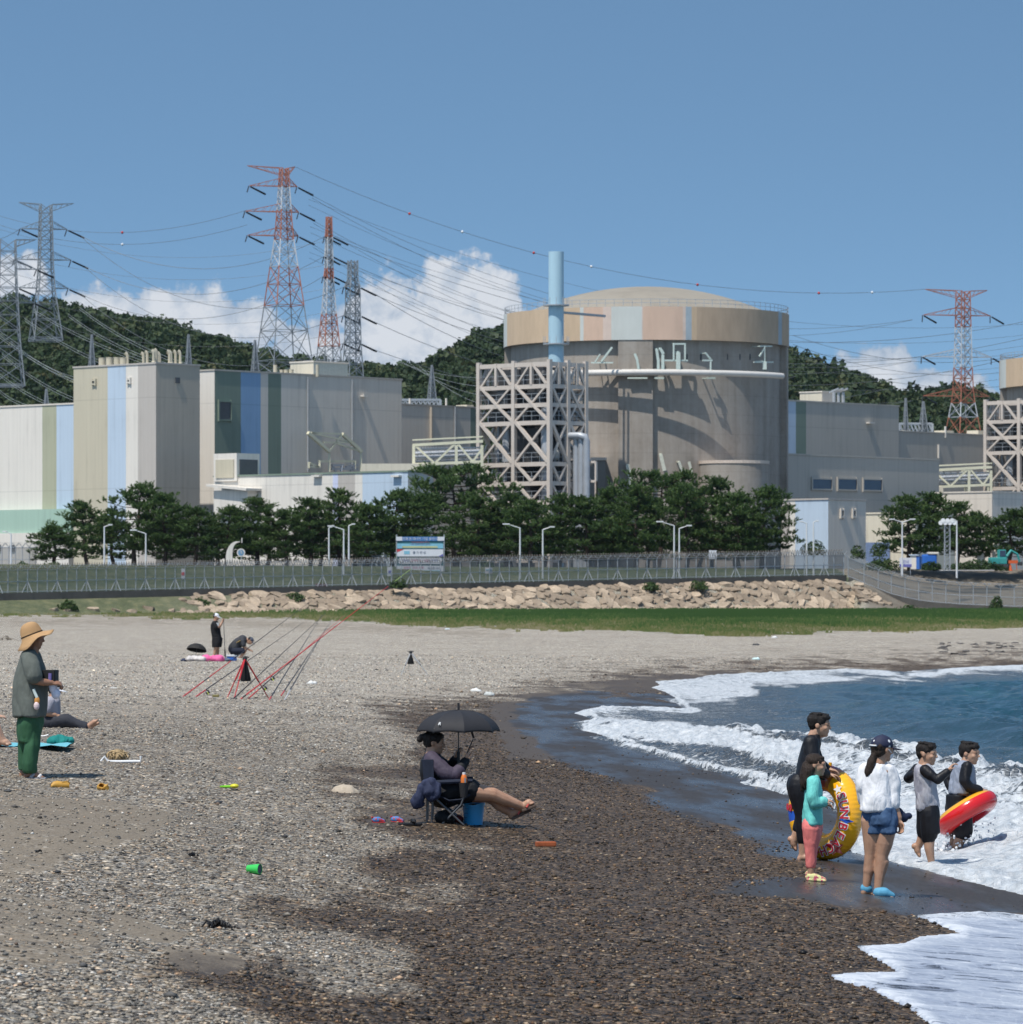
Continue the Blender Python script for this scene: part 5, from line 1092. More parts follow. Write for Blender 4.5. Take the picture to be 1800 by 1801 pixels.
# ================================================================== lamps, boards, small things behind the fence
LAMPM = mat('lamp_paint', (.66, .67, .68), .4, .05, 1)
def lamp(label, px, yt, yb_, d, arms, hook=False):
    b = W(px, yb_, d); H = W(px, yt, d).z-b.z; r = empty('street_lamp', b, 0, label, 'street lamp', 'street lamps behind the fence'); s = d/F
    MB().tube([(0, 0, -1), (0, 0, H*.5), (0, 0, H)], [.13, .11, .085], 8).build('pole', LAMPM, r, smooth=True)
    for a in arms:
        x = a*s; up = abs(x)*.22; MB().tube([(0, 0, H-.05), (x*.5, 0, H+up*.6), (x*.8, 0, H+up)], [.07, .06, .05], 6).build('arm', LAMPM, r)
        MB().box((x*.9, 0, H+up+.02), (abs(x)*.34+.25, .34, .16)).build('lamp_head', LAMPM, r, bevel=.03)
    return r
for a in (('lamp with a short right arm before the vent block\'s left pines', 184, 926, 1014, 552, (12,)), ('lamp with a long left arm before the vent block', 257, 938, 1036, 534, (-24,)), ('left pole of the paired lamps left of the notice board', 579, 928, 1022, 556, (4,)), ('right pole of the paired lamps, its long arm reaching left', 605, 931, 1032, 540, (-25,)), ('thin lamp just right of the paired lamps', 614, 924, 1006, 570, (9,)), ('lamp with left arm between notice board and pale stack', 915, 928, 1022, 548, (-27,)), ('lamp with right arm below the pale stack', 955, 931, 1022, 550, (18,)),
          ('lamp with left arm before the domed reactor', 1186, 924, 1014, 556, (-28,)), ('lamp with right arm before the domed reactor', 1195, 929, 1014, 558, (19,)), ('thin lamp with left arm before the pale blue cube building', 1419, 920, 1008, 572, (-11,)), ('thin lamp with right arm before the pale blue cube building', 1431, 918, 1010, 574, (7,)), ('double armed lamp before the cream garage', 1587, 918, 1000, 580, (-20, 20)), ('lamp with a short hooked arm beside the floodlight mast', 1683, 916, 1003, 578, (-6,)), ('lamp at the left edge before the mint banded building', 20, 938, 1036, 545, (-12,))): lamp(*a)
# crescent sculpture with a clock
b = W(418, 1010, 556); r = empty('crescent_sculpture', b, 0, 'white crescent moon sculpture holding a round clock on a pole', 'sculpture'); s = 556/F
def cr(n=36):
    out, inn = [], []
    for i in range(n+1):
        a = R(75)+R(215)*i/n; out.append((20*s*math.cos(a)*1.0, 29*s*math.sin(a)))
        w = math.sin(math.pi*i/n); inn.append(((20-11.5*w)*s*math.cos(a), (29-10*w-.5)*s*math.sin(a)))
    return out, inn
ou, ii = cr(); m = MB(); n = len(ou)
for y in (-.45, .45): m.v += [(x, y, z+29*s) for x, z in ou]+[(x, y, z+29*s) for x, z in ii]
for k in range(n-1):
    for o0, rev in ((0, False), (2*n, True)):
        f = (o0+k, o0+k+1, o0+n+k+1, o0+n+k); m.f.append(f[::-1] if rev else f); m.m.append(0)
    m.f.append((k, 2*n+k, 2*n+k+1, k+1)); m.m.append(0); m.f.append((n+k, n+k+1, 3*n+k+1, 3*n+k)); m.m.append(0)
m.build('crescent', WHITE, r)
MB().tube([(7*s, 0, 0), (7*s, 0, 32*s)], .1, 8).build('pole', WHITE, r); MB().box((5*s, 0, .15), (20*s, 1.6, .5)).build('base', WHITE, r, bevel=.05)
ck = MB().lathe([(0, -.12), (.52, -.12), (.52, .12), (0, .12)], 24, c=(6.5*s, -.1, 38*s), M=Matrix.Rotation(R(90), 3, 'X')).build('clock', WHITE, r)
MB().lathe([(0, 0), (.38, 0)], 24, c=(6.5*s, -.24, 38*s), M=Matrix.Rotation(R(90), 3, 'X')).build('dial', mat('dial', (.16, .30, .45), .3), ck); m = MB(); m.bar((6.5*s, -.26, 38*s), (6.5*s+.02, -.26, 38*s+.3), .06); m.bar((6.5*s, -.26, 38*s), (6.5*s+.16, -.26, 38*s-.1), .06); m.build('hand', WHITE, ck)
MB().tube([(8*s, 0, 55*s), (8*s, 0, 64*s)], .06, 6).build('spike', WHITE, r)
# text helper
def text(body, size, loc, mt, parent, name='lettering', rot=(R(90), 0, 0), align='CENTER', ext=.003, font=None):
    cu = bpy.data.curves.new(name, 'FONT'); cu.body = body; cu.size = size; cu.align_x = align; cu.align_y = 'CENTER'; cu.extrude = ext; cu.resolution_u = 3
    o = bpy.data.objects.new(name, cu); C.objects.link(o); dg = bpy.context.evaluated_depsgraph_get(); me = bpy.data.meshes.new_from_object(o.evaluated_get(dg)); bpy.data.objects.remove(o)
    me.materials.clear(); me.materials.append(mt)
    q = mobj(name, me, parent, loc); q.rotation_euler = rot; return q
# notice board of banners
d = 552; s = d/F; b = W(739.5, 1024, d); r = empty('notice_board', b, 0, 'tall notice board of stacked printed banners behind the fence', 'notice board')
z = lambda y: (1024-y)*s; x = lambda p: (p-739.5)*s
for p in (698, 781.5): MB().tube([(x(p), .05, -1), (x(p), .05, z(940))], .08, 8).build('post', GALV, r)
TEAL = mat('board_teal', (.05, .16, .19), .5); BANW = mat('banner_white', (.66, .67, .72), .6, .04, 1); BANB = mat('banner_blue', (.06, .19, .45), .5); BANC = mat('banner_cyan', (.22, .48, .62), .5); BANY = mat('banner_yellow', (.52, .52, .26), .5); BRED = mat('banner_red', (.55, .06, .07), .5); BPK = mat('banner_pink', (.55, .14, .24), .5); BDK = mat('banner_ink', (.06, .09, .16), .5); BVI = mat('banner_violet', (.16, .16, .42), .5)
MB().box((0, .06, z(983)), (x(780)-x(699), .06, z(944)-z(1022))).build('backing', TEAL, r)
def pan(nm, x0, x1, y0, y1, mt, off=.03, parent=r): return MB().box(((x(x0)+x(x1))/2, -off, (z(y0)+z(y1))/2), (x(x1)-x(x0), .03, z(y0)-z(y1))).build(nm, mt, parent)
h1 = pan('banner', 697, 782, 944, 951.5, BANB); pan('end_panel', 697, 708, 944, 951, BANW, .06, h1); pan('end_panel', 770, 782, 944, 951, BANW, .06, h1); text('친환경 에너지 기업 발전소', .40, (0, -.07, z(947.8)), BANW, h1)
h2 = pan('banner', 699, 780, 956, 964.5, BANC); text('지역과 함께하는 안전한 발전소', .20, (0, -.06, z(957.6)), BVI, h2); pan('stripe', 708, 770, 960.5, 963.5, BANY, .055, h2); text('주민과 함께 성장하는 에너지', .19, (0, -.04, z(953.8)), BPK, r)
h3 = pan('banner', 699, 780, 966, 978.5, BANW); text('물 지 변 성', .36, (x(738), -.06, z(972.2)), BDK, h3); m = MB(); m.add([(x(698), -.06, z(966)), (x(711), -.06, z(966)), (x(699), -.06, z(971.5))], [(0, 2, 1)]); m.build('corner_mark', BRED, h3); m = MB(); m.add([(x(771), -.06, z(978.5)), (x(780), -.06, z(978.5)), (x(780), -.06, z(974))], [(0, 1, 2)]); m.build('corner_mark', BVI, h3); pan('patch', 711, 721, 969, 974.5, BANC, .055, h3)
h4 = pan('banner', 702, 777, 981, 992, BANW); text('발전소', .34, (x(715), -.06, z(986)), BVI, h4); text('안전점검 가동중', .36, (x(740), -.06, z(986)), BPK, h4); text('입니다', .34, (x(764), -.06, z(986)), BVI, h4)
for i, (y0, y1) in enumerate(((995, 1006), (1008, 1013), (1015, 1021))):
    h = pan('banner', 699, 780, y0, y1, BANW)
    if i == 0: text('안전한 우리 지역', .36, (x(728), -.06, z(999)), BPK, h); text('깨끗한 바다', .34, (x(764), -.06, z(1000)), BDK, h); pan('stripe', 703, 776, 1003, 1005, BANC, .055, h)
def board(name, label, px, y0, y1, w, d, mt, cat='sign', mark=None, legs=True):
    s = d/F; b = W(px, y1, d); r = empty(name, b, 0, label, cat); h = (y1-y0)*s
    MB().box((0, 0, h*.62), (w*s, .06, h*.76)).build('panel', mt, r)
    if legs:
        for q in (-.4, .4): MB().bar((q*w*s, .06, -.6), (q*w*s, .06, h*.9), .07).build('leg', GALV, r)
    if mark: MB().box((0, -.05, h*mark[1]), (w*s*mark[0], .03, h*mark[2])).build('printed_band', mark[3], r)
    return r
board('warning_sign', 'white warning notice with a dark band left of the notice board', 686, 997, 1018, 9, 528, BANW, mark=(.5, .6, .2, BVI)); board('warning_sign', 'pale square sign hung on the fence between notice board and lamps', 860, 998, 1012, 13, 526, BANW, mark=(.8, .7, .12, BANC)); board('warning_sign', 'small white and red sign behind the fence left of the crescent', 323, 1000, 1024, 7, 506, BANW, mark=(.9, .62, .22, BRED)); board('warning_sign', 'white board standing behind the fence right of the domed reactor lamps', 1254, 968, 988, 14, 566, BANW)
bb = board('information_board', 'white information board with a blue lower band beside the hedge', 1593, 981, 1003, 21, 584, BANW, mark=(1, .38, .22, BVI)); text('안내', .45, (0, -.06, 1.1), BVI, bb)
s = 586/F; r = empty('booth', W(1608, 1001, 586), R(-20), 'small white booth with a blue side beside the information board', 'booth'); MB().box((0, 0, .9), (.8, .9, 1.8)).build('body', WHITE, r); MB().box((.62, 0, .85), (.42, .9, 1.7)).build('side', mat('booth_blue', (.05, .16, .5)), r); MB().box((.1, 0, 1.87), (1.3, 1.2, .14)).build('roof', PALEBLUE, r)
r = empty('tarpaulin_stack', W(1634, 996, 596), 0, 'blue tarpaulin covered stack under the pines', 'tarpaulin'); BT = mat('tarp_blue', (.03, .14, .5), .4, .1, 2); MB().box((0, 0, .8), (2.0, 1.6, 1.6)).build('cover', BT, r, bevel=.25); MB().box((.5, -.3, 1.75), (1.5, 1.2, .3)).build('white_sheet', WHITE, r, bevel=.1)
# excavator
TQ = mat('excavator_teal', (.05, .33, .31), .45, .08, 1); r = empty('excavator', W(1757, 1001, 594), R(8), 'teal excavator parked under the right hand pines', 'excavator')
MB().box((0, 0, .35), (2.2, 2.0, .6)).build('track', DARKM, r, bevel=.15); MB().box((-.2, 0, 1.1), (2.2, 1.8, .9)).build('body', TQ, r, bevel=.12); cb = MB().box((.3, -.3, 2.0), (1.0, 1.0, 1.2)).build('cab', TQ, r, bevel=.1); MB().box((.3, -.82, 2.1), (.75, .05, .8)).build('window', GLASSB, cb)
m = MB(); m.tube([(.9, .2, 1.4), (1.7, .2, 2.5), (2.6, .2, 2.0)], [.24, .2, .17], 6); m.tube([(2.6, .2, 2.0), (2.9, .2, 1.0)], [.16, .13], 6); m.build('boom', TQ, r); MB().box((2.95, .2, .75), (.6, .7, .5)).build('bucket', DARKM, r, bevel=.1)
ORG = mat('barrier_orange', (.60, .11, .03), .5, .06, 1)
r = empty('barrier', W(1782, 1002, 590), 0, 'orange road barrier right of the teal excavator', 'barrier'); MB().box((0, 0, 1.05), (1.2, .25, .42)).build('board', ORG, r); [MB().bar((q, 0, 0), (q*.8, 0, .9), .1).build('leg', ORG, r) for q in (-.5, .5)]
r = empty('traffic_cone', W(1778, 1004, 586), 0, 'orange cone in front of the orange barrier', 'cone'); MB().lathe([(.3, .0), (.3, .06), (.19, .06), (.05, .8), (0, .8)], 16).build('cone', ORG, r, smooth=True)
o = MB().box((0, 0, .45), (1.5, .5, .9)).build('junction_box', mat('rust_red', (.16, .06, .05), .7)); o.location = W(566, 1040, 520); tag(o, 'dark red box behind the fence left of the paired lamps', 'box')
r = empty('floodlight_mast', W(1666, 1004, 582), 0, 'grey lattice mast carrying a cluster of floodlights', 'mast'); H = 88*582/F; m = MB()
for k in range(11):
    z0, z1 = H*k/11, H*(k+1)/11
    for q in range(4):
        c = ((-.35, -.35), (.35, -.35), (.35, .35), (-.35, .35)); a, b_ = c[q], c[(q+1) % 4]; m.bar((*a, z0), (*a, z1), .1); m.bar((*a, z0), (*b_, z1), .06)
m.build('lattice', GALV, r)
for k in range(7): MB().lathe([(0, -.1), (.26, -.1), (.3, .15), (0, .15)], 12, c=(-.9+k*.3, -.5, H-.3+.3*(k % 2)), M=Matrix.Rotation(R(80), 3, 'X')).build('floodlight', LAMPM, r)
for k, (px, py, h_, lab) in enumerate(((1725, 992, 1.9, 'white cylinder standing under the pines left of the excavator'), (1752, 980, 2.4, 'white drum standing behind the excavator cab'))):
    o = MB().lathe([(0, 0), (.5, 0), (.5, h_), (.4, h_+.2), (0, h_+.2)], 16).build('drum', WHITE, None, smooth=True); o.location = W(px, py+8, 600); tag(o, lab, 'drum')
# cylindrical mint of low far wall fence at the left edge
GF = [W(p, 1000, 575) for p in range(-20, 66, 12)]
fence('inner_fence', 'tall wire fence before the white wall at the left edge', [Vector((q.x, q.y, ZP-.6)) for q in GF], 3.2, stay=0, coil=False, rails=(.5, 1.0))
# ================================================================== people
SKIN = {}
def skin(name, c):
    if name in SKIN: return SKIN[name]
    t = NT('skin_'+name); v = t.coord(); n = t.noise(v, 9, 4, .6); n2 = t.noise(v, 70, 2)
    t.base(t.ramp(t.math('ADD', t.math('MULTIPLY', n, .7), t.math('MULTIPLY', n2, .3)), [(.3, [c[0]*.82, c[1]*.74, c[2]*.7]), (.52, c), (.72, [min(1, c[0]*1.12), c[1]*1.08, c[2]*1.05])])).rough(.48).spec(.4)
    t.b.inputs['Subsurface Weight'].default_value = .05; t.b.inputs['Subsurface Radius'].default_value = (.012, .005, .003); t.b.inputs['Subsurface Scale'].default_value = .6
    SKIN[name] = t.mat; return t.mat
def cloth(name, c, rough=.8, fold=.5, print_=None):
    key = 'cloth_'+name
    if key in _mc: return _mc[key]
    t = NT(key); v = t.coord(); a = t.noise(t.map(v, (9, 9, 4)), 1.0, 4, .6, .6); 
    col = t.ramp(a, [(.3, [q*.84 for q in c]), (.5, c), (.7, [min(1, q*1.1) for q in c])])
    if print_: col = t.mix(t.sst(t.noise(t.map(v, (1, 1, .5)), print_[1], 3, .6), .53, .57), col, print_[0])
    t.base(col).rough(rough).spec(.25); t.bump(a, fold, .03)
    _mc[key] = t.mat; return t.mat
def remesh(name, mb, voxel, smooth_it, mt, parent, fold=0.0, fscale=9.0, fstretch=(1, 1, .45), seed=0):
    """fuse overlapping solids into one continuous skin"""
    me = bpy.data.meshes.new(name); me.from_pydata(mb.v, [], mb.f)
    bm = bmesh.new(); bm.from_mesh(me); bmesh.ops.remove_doubles(bm, verts=bm.verts, dist=1e-6); bmesh.ops.recalc_face_normals(bm, faces=bm.faces); bm.to_mesh(me); bm.free()
    o = bpy.data.objects.new('tmp', me); C.objects.link(o)
    r = o.modifiers.new('r', 'REMESH'); r.mode = 'VOXEL'; r.voxel_size = voxel
    if smooth_it: s = o.modifiers.new('s', 'SMOOTH'); s.factor = .5; s.iterations = smooth_it
    dg = bpy.context.evaluated_depsgraph_get(); m2 = bpy.data.meshes.new_from_object(o.evaluated_get(dg)); bpy.data.objects.remove(o); bpy.data.meshes.remove(me)
    m2.name = name
    if fold:
        off = Vector((seed*3.1, seed*1.7, seed)); n = len(m2.vertices); co = np.empty(n*3, np.float32); m2.vertices.foreach_get('co', co); co = co.reshape(-1, 3)
        nr = np.empty(n*3, np.float32); m2.vertices.foreach_get('normal', nr); nr = nr.reshape(-1, 3)
        d = np.array([mnoise.noise(Vector((p[0]*fscale*fstretch[0], p[1]*fscale*fstretch[1], p[2]*fscale*fstretch[2]))+off)+.5*abs(mnoise.noise(Vector((p[0]*fscale*2.1*fstretch[0], p[1]*fscale*2.1*fstretch[1], p[2]*fscale*2.1*fstretch[2]))-off)) for p in co])
        co = co+nr*((d+.30)*fold)[:, None]; m2.vertices.foreach_set('co', co.astype(np.float32).ravel())
    m2.polygons.foreach_set('use_smooth', [True]*len(m2.polygons)); m2.materials.clear(); m2.materials.append(mt); m2.update()
    return mobj(name, m2, parent)
def limb(m, P, Rr, n=12):
    """tapered capsule chain"""
    P = [Vector(p) for p in P]
    for i in range(len(P)-1):
        m.tube([P[i], P[i+1]], [Rr[i], Rr[i+1]], n)
    for p, r in zip(P, Rr): m.ell(p, r, 6)
    return m
def loft(m, secs, f, n=20):
    """stacked elliptical sections: (centre, half width sideways, half depth along f)"""
    f = Vector(f).normalized(); sd_ = f.cross(Vector((0, 0, 1))).normalized(); V = []; k = len(secs)
    for c, rx, ry in secs:
        c = Vector(c); V += [c+sd_*rx*math.cos(2*math.pi*i/n)+f*ry*math.sin(2*math.pi*i/n) for i in range(n)]
    Fs = [(i*n+j, i*n+(j+1) % n, (i+1)*n+(j+1) % n, (i+1)*n+j) for i in range(k-1) for j in range(n)]+[tuple(range(n))[::-1], tuple(range((k-1)*n, k*n))]
    return m.add(V, Fs)
def basis(f, u):
    f = Vector(f).normalized(); u = Vector(u); s = f.cross(u).normalized(); u = s.cross(f).normalized()
    return Matrix((s, f, u)).transposed()     # columns: side, forward, up
def head(m, c, f, u, h):
    M = basis(f, u); c = Vector(c); q = lambda x, y, z: c+M @ Vector((x*h, y*h, z*h)); e = lambda p, r: m.ell(q(*p), (r[0]*h, r[1]*h, r[2]*h), 9, M=M)
    e((0, -.04, .12), (.345, .44, .38)); e((0, .10, -.10), (.30, .32, .36)); e((0, .15, -.28), (.235, .25, .22)); e((0, .30, -.40), (.11, .10, .085)); e((0, .30, .10), (.26, .15, .16))
    m.tube([q(0, .38, .10), q(0, .44, -.02), q(0, .475, -.085)], [.03*h, .042*h, .06*h], 8); e((0, .465, -.09), (.075, .062, .05))
    e((0, .385, -.225), (.11, .055, .030)); e((0, .375, -.275), (.10, .055, .032))
    for s in (-1, 1):
        e((s*.17, .26, -.10), (.12, .13, .11)); e((s*.345, -.06, -.03), (.035, .085, .125)); e((s*.15, .345, .09), (.10, .05, .03))
    m.tube([q(0, -.10, -.2), q(0, -.14, -.62)], [.24*h, .245*h], 12)
    return M, q
def eyes(q, h, M, parent, dark=True):
    mt = mat('eye_dark', (.012, .01, .009), .25)
    for s in (-1, 1): MB().ell(q(s*.15, .375, .03), (.06*h, .03*h, .022*h), 6, M=M).build('eye', mt, parent, smooth=True); MB().ell(q(s*.155, .385, .10), (.085*h, .025*h, .014*h), 5, M=M).build('eyebrow', HAIRB, parent, smooth=True)
HAIRB = None
def hair_mat(name, c):
    t = NT('hair_'+name); v = t.coord(); n = t.noise(t.map(v, (150, 150, 22)), 1, 3); t.base(t.ramp(n, [(.3, [q*.5 for q in c]), (.7, [q*1.6 for q in c])])).rough(.6).spec(.25); t.bump(n, .9, .012); return t.mat
HAIRB = hair_mat('black', (.016, .013, .012)); HAIRBR = hair_mat('dark_brown', (.03, .02, .015))
def hand(m, w, d, pn, size, curl=.5, thumb=1, spread=.12):
    """palm, four unequal fingers with two bends and a thumb from the side of the palm"""
    d = Vector(d).normalized(); pn = Vector(pn); pn = (pn-d*pn.dot(d)).normalized(); s = d.cross(pn).normalized()*thumb; w = Vector(w); k = size
    M = Matrix((s, d, pn)).transposed()
    m.ell(w+d*.26*k, (.21*k, .30*k, .095*k), 8, M=M); limb(m, [w-d*.1*k, w+d*.12*k], [.13*k, .14*k], 8)
    for i, (o, ln) in enumerate(((.15, .40), (.05, .45), (-.05, .42), (-.15, .32))):
        b = w+d*.48*k+s*o*k; a = curl*1.0; d1 = (d*math.cos(a*.7)+pn*math.sin(a*.7)+s*o*spread*3).normalized(); d2 = (d*math.cos(a*1.6)+pn*math.sin(a*1.6)).normalized(); d3 = (d*math.cos(a*2.4)+pn*math.sin(a*2.4)).normalized()
        p1 = b+d1*ln*.45*k; p2 = p1+d2*ln*.33*k; p3 = p2+d3*ln*.22*k; limb(m, [b, p1, p2, p3], [.052*k, .048*k, .044*k, .036*k], 7)
    b = w+d*.14*k+s*.16*k; t1 = (d*.6+s*.7+pn*.35).normalized(); t2 = (d*.8+s*.1+pn*.6*(.4+curl)).normalized(); p1 = b+t1*.24*k; p2 = p1+t2*.2*k; limb(m, [b, p1, p2], [.062*k, .055*k, .042*k], 7)
class Person:
    def __init__(s, label, px, py, f=(1, 0, 0), group=None, d=None):
        s.p = G(px, py) if d is None else W(px, py, d)
        s.d = s.p.y; s.k = s.d/F; s.px = px; s.py = py; s.f = Vector(f).normalized(); s.side = s.f.cross(Vector((0, 0, 1))).normalized()
        s.r = empty('person', s.p, 0, label, 'person', group); s.m = MB()
    def L(s, px, py, y=0.0): return Vector(((px-s.px)*s.k, y, (s.py-py)*s.k))     # a photographed joint, y metres further off
    def P(s, v): return v*s.k
    def body(s, mt, voxel=.0075, it=3): return remesh('body', s.m, voxel, it, mt, s.r)
    def wear(s, name, m, mt, voxel=.010, it=2, fold=.0, seed=1, fscale=9, parent=None): return remesh(name, m, voxel, it, mt, parent or s.r, fold, fscale, seed=seed)
    def foot(s, ankle, heel, toe, r=.034):
        a, h, t = Vector(ankle), Vector(heel), Vector(toe); ln = (t-h).length
        limb(s.m, [a, a.lerp(h, .55), h], [r*1.02, r*1.0, r*.92]); limb(s.m, [a.lerp(h, .4), h.lerp(t, .55)+Vector((0, 0, r*.5)), t-(t-h).normalized()*ln*.15], [r*1.05, r*1.05, r*.62])
        sd_ = (t-h).cross(Vector((0, 0, 1))).normalized()
        for i in range(5):
            o = (i-2)*r*.42; b = h.lerp(t, .78)+sd_*o; limb(s.m, [b, h.lerp(t, 1.0-.025*abs(i-1))+sd_*o*1.1], [r*.30, r*.24], 6)
SK1 = skin('tan', (.43, .25, .165)); SK2 = skin('light', (.52, .32, .22)); SK3 = skin('brown', (.31, .165, .105)); SK4 = skin('child', (.46, .275, .185))
def cap(p, q, M, h, mt, brim=.55, up=.12, parent=None, name='cap', brimw=.30, tilt=-.12, fold=0):
    m = MB(); m.ell(q(0, -.05, up+.06), (.385*h, .475*h, .40*h), 10, M=M)
    hm = MB(); 
    for v in m.v: pass
    c0 = q(0, -.05, up-.02); up_ = M @ Vector((0, 0, 1))
    bmv = bpy.data.meshes.new('cap'); bmv.from_pydata(m.v, [], m.f); bm = bmesh.new(); bm.from_mesh(bmv)
    bmesh.ops.bisect_plane(bm, geom=bm.verts[:]+bm.edges[:]+bm.faces[:], plane_co=c0, plane_no=up_, clear_inner=True); bmesh.ops.remove_doubles(bm, verts=bm.verts, dist=1e-5)
    n = 14; rim = []; 
    vs0 = []; vs1 = []
    for i in range(n+1):
        a = -1.15+2.3*i/n; vs0.append(bm.verts.new(q(.375*math.sin(a), -.05+.465*math.cos(a), up))); ln = brim*math.cos(a*.78); vs1.append(bm.verts.new(q(.375*math.sin(a)*(1+.08), -.05+.465*math.cos(a)+ln, up+tilt*ln/.5-.02)))
    for i in range(n): bm.faces.new((vs0[i], vs0[i+1], vs1[i+1], vs1[i]))
    bm.to_mesh(bmv); bm.free(); bmv.materials.append(mt); bmv.polygons.foreach_set('use_smooth', [True]*len(bmv.polygons))
    o = mobj(name, bmv, parent or p.r); sm = o.modifiers.new('thickness', 'SOLIDIFY'); sm.thickness = .02*h/.2*.3
    MB().ell(q(0, -.05, up+.455), .03*h, 5).build('button', mt, o, smooth=True)
    return o
def short_hair(p, q, M, h, mt=None, fringe=True, seed=1, vol=1.0, back=-.18):
    m = MB(); e = lambda c, r: m.ell(q(*c), (r[0]*h, r[1]*h, r[2]*h), 9, M=M)
    e((0, -.09, .20), (.365*vol, .445*vol, .335*vol)); e((0, -.24, .04), (.30, .26, .26)); e((0, -.29, back+.04), (.20, .13, .12))
    if fringe:
        for k_ in range(7): e((-.24+.08*k_, .27-.02*abs(k_-3), .33+.02*((k_*5+seed) % 3)), (.07, .15, .09))
        for k_ in range(16): a_ = k_*.39+seed; limb(m, [q(.22*math.cos(a_), -.08+.28*math.sin(a_), .46), q(.31*math.cos(a_+.2), -.06+.40*math.sin(a_+.2), .45+.06*((k_*7) % 3)/2)], [.035*h*2, .012*h*2], 5)
        for s_ in (-1, 1): e((s_*.30, .02, .14), (.05, .10, .13))
    return p.wear('hair', m, mt or HAIRB, .007, 1, .010, seed, 26)
# ---- 1 woman in the straw hat
def hat_woman():
    p = Person('person in a wide straw hat and green trousers standing at the far left', 52, 1366); L = p.L; m = p.m; k = p.k
    hc = L(61, 1121); h = .235; M, q = head(m, hc, (1, -.15, -.18), (.15, 0, 1), h)
    limb(m, [L(57, 1150), L(62, 1136)], [.065, .055])
    limb(m, [L(54, 1152, -.16), L(60, 1186, -.22), L(64, 1196, -.22)], [.055, .05, .045]); limb(m, [L(64, 1195, -.22), L(80, 1199, -.21), L(93, 1200, -.18)], [.048, .042, .032]); hand(m, L(93, 1200, -.18), (1, .3, -.05), (0, .6, -.8), .19, .9, 1)
    limb(m, [L(58, 1152, .16), L(66, 1190, .2), L(94, 1202, .06)], [.05, .045, .032]); hand(m, L(94, 1202, .06), (1, -.5, -.1), (0, -.5, -.8), .19, .9, -1)
    loft(m, [(L(55, 1258), .15, .11), (L(53, 1215), .15, .12), (L(53, 1165), .16, .10), (L(55, 1148), .07, .06)], p.f)
    for px0, y, foot_, toe in ((41, .10, 36, 50), (55, -.10, 48, 80)):
        limb(m, [L(px0+3, 1264, y*.9), L(px0, 1310, y), L(px0+(0 if y > 0 else 2), 1358, y)], [.075, .055, .036]); p.foot(L(px0+(0 if y > 0 else 2), 1357, y), L(foot_+1, 1364, y), L(toe, 1365 if y > 0 else 1366, y-.02), .036)
    p.body(SK3)
    s = MB(); loft(s, [(L(53, 1259), .25, 27*k), (L(53, 1240), .235, 28*k), (L(53.5, 1205), .21, 27.5*k), (L(54, 1180), .20, 22*k), (L(53, 1160), .185, 17*k), (L(52, 1149), .12, 13*k), (L(54, 1143), .075, 10*k)], p.f)
    limb(s, [L(53, 1156, -.14), L(60, 1172, -.20), L(65, 1188, -.225)], [.085, .088, .085]); limb(s, [L(56, 1156, .14), L(64, 1176, .2), L(68, 1188, .2)], [.08, .08, .075])
    p.wear('shirt', s, cloth('grey_green', (.115, .128, .115), .85, .5), .011, 2, .026, 2, 6)
    t = MB(); loft(t, [(L(55, 1248), .195, 19*k), (L(54, 1272), .22, 22*k), (L(52, 1292), .21, 20*k), (L(51, 1304), .20, 18*k)], p.f)
    loft(t, [(L(47, 1280, .08), .10, 11*k), (L(44, 1310, .09), .11, 11.5*k), (L(40, 1342, .1), .11, 9.5*k), (L(40, 1355, .1), .10, 8.5*k)], p.f); loft(t, [(L(62, 1275, -.08), .10, 13*k), (L(59, 1310, -.09), .12, 13*k), (L(55, 1342, -.1), .12, 11.5*k), (L(55, 1357, -.1), .11, 10.5*k)], p.f)
    p.wear('trousers', t, cloth('green', (.035, .105, .052), .75, .5), .011, 2, .020, 5, 8)
    hr = MB(); e = lambda c, r: hr.ell(q(*c), tuple(x*h for x in r), 8, M=M); e((0, -.16, .02), (.38, .36, .36)); e((0, -.26, -.35), (.28, .18, .28)); p.wear('hair', hr, HAIRB, .01, 1, .012, 2, 22)
    STRAW = NT('straw'); v = STRAW.coord(); w = STRAW.n('ShaderNodeTexWave'); STRAW.l(v, w.inputs[0]); w.bands_direction = 'Z'; w.inputs['Scale'].default_value = 60; w.inputs['Distortion'].default_value = 2; STRAW.base(STRAW.mix(w.outputs['Fac'], (.40, .225, .10), (.58, .36, .175))).rough(.8); STRAW.bump(w.outputs['Fac'], .5, .01)
    ht = MB(); Mh = basis((.93, 0, .36), (-.36, 0, .93)); c0 = L(57, 1117); n = 40
    prof = [(.0, .146), (.045, .140), (.08, .122), (.104, .090), (.116, .045), (.122, .0), (.155, -.022), (.20, -.05), (.238, -.066)]
    V = []
    for i, (r, z) in enumerate(prof):
        for j in range(n):
            a = 2*math.pi*j/n; w_ = (.016*math.sin(3*a+.6)+.012*math.sin(5*a))*max(0, i-5)/3; fr = max(0, math.sin(a)); bk = max(0, -math.sin(a))
            V.append(c0+Mh @ Vector((r*math.cos(a), r*math.sin(a)*(1-.14*bk*(i > 5)), z+w_+(.045*fr-.035*bk-.03*abs(math.cos(a)))*max(0, i-5)/3)))
    ht.add(V, [(i*n+j, i*n+(j+1) % n, (i+1)*n+(j+1) % n, (i+1)*n+j) for i in range(len(prof)-1) for j in range(n)])
    o = ht.build('straw_hat', STRAW.mat, p.r, smooth=True); o.modifiers.new('t', 'SOLIDIFY').thickness = .006
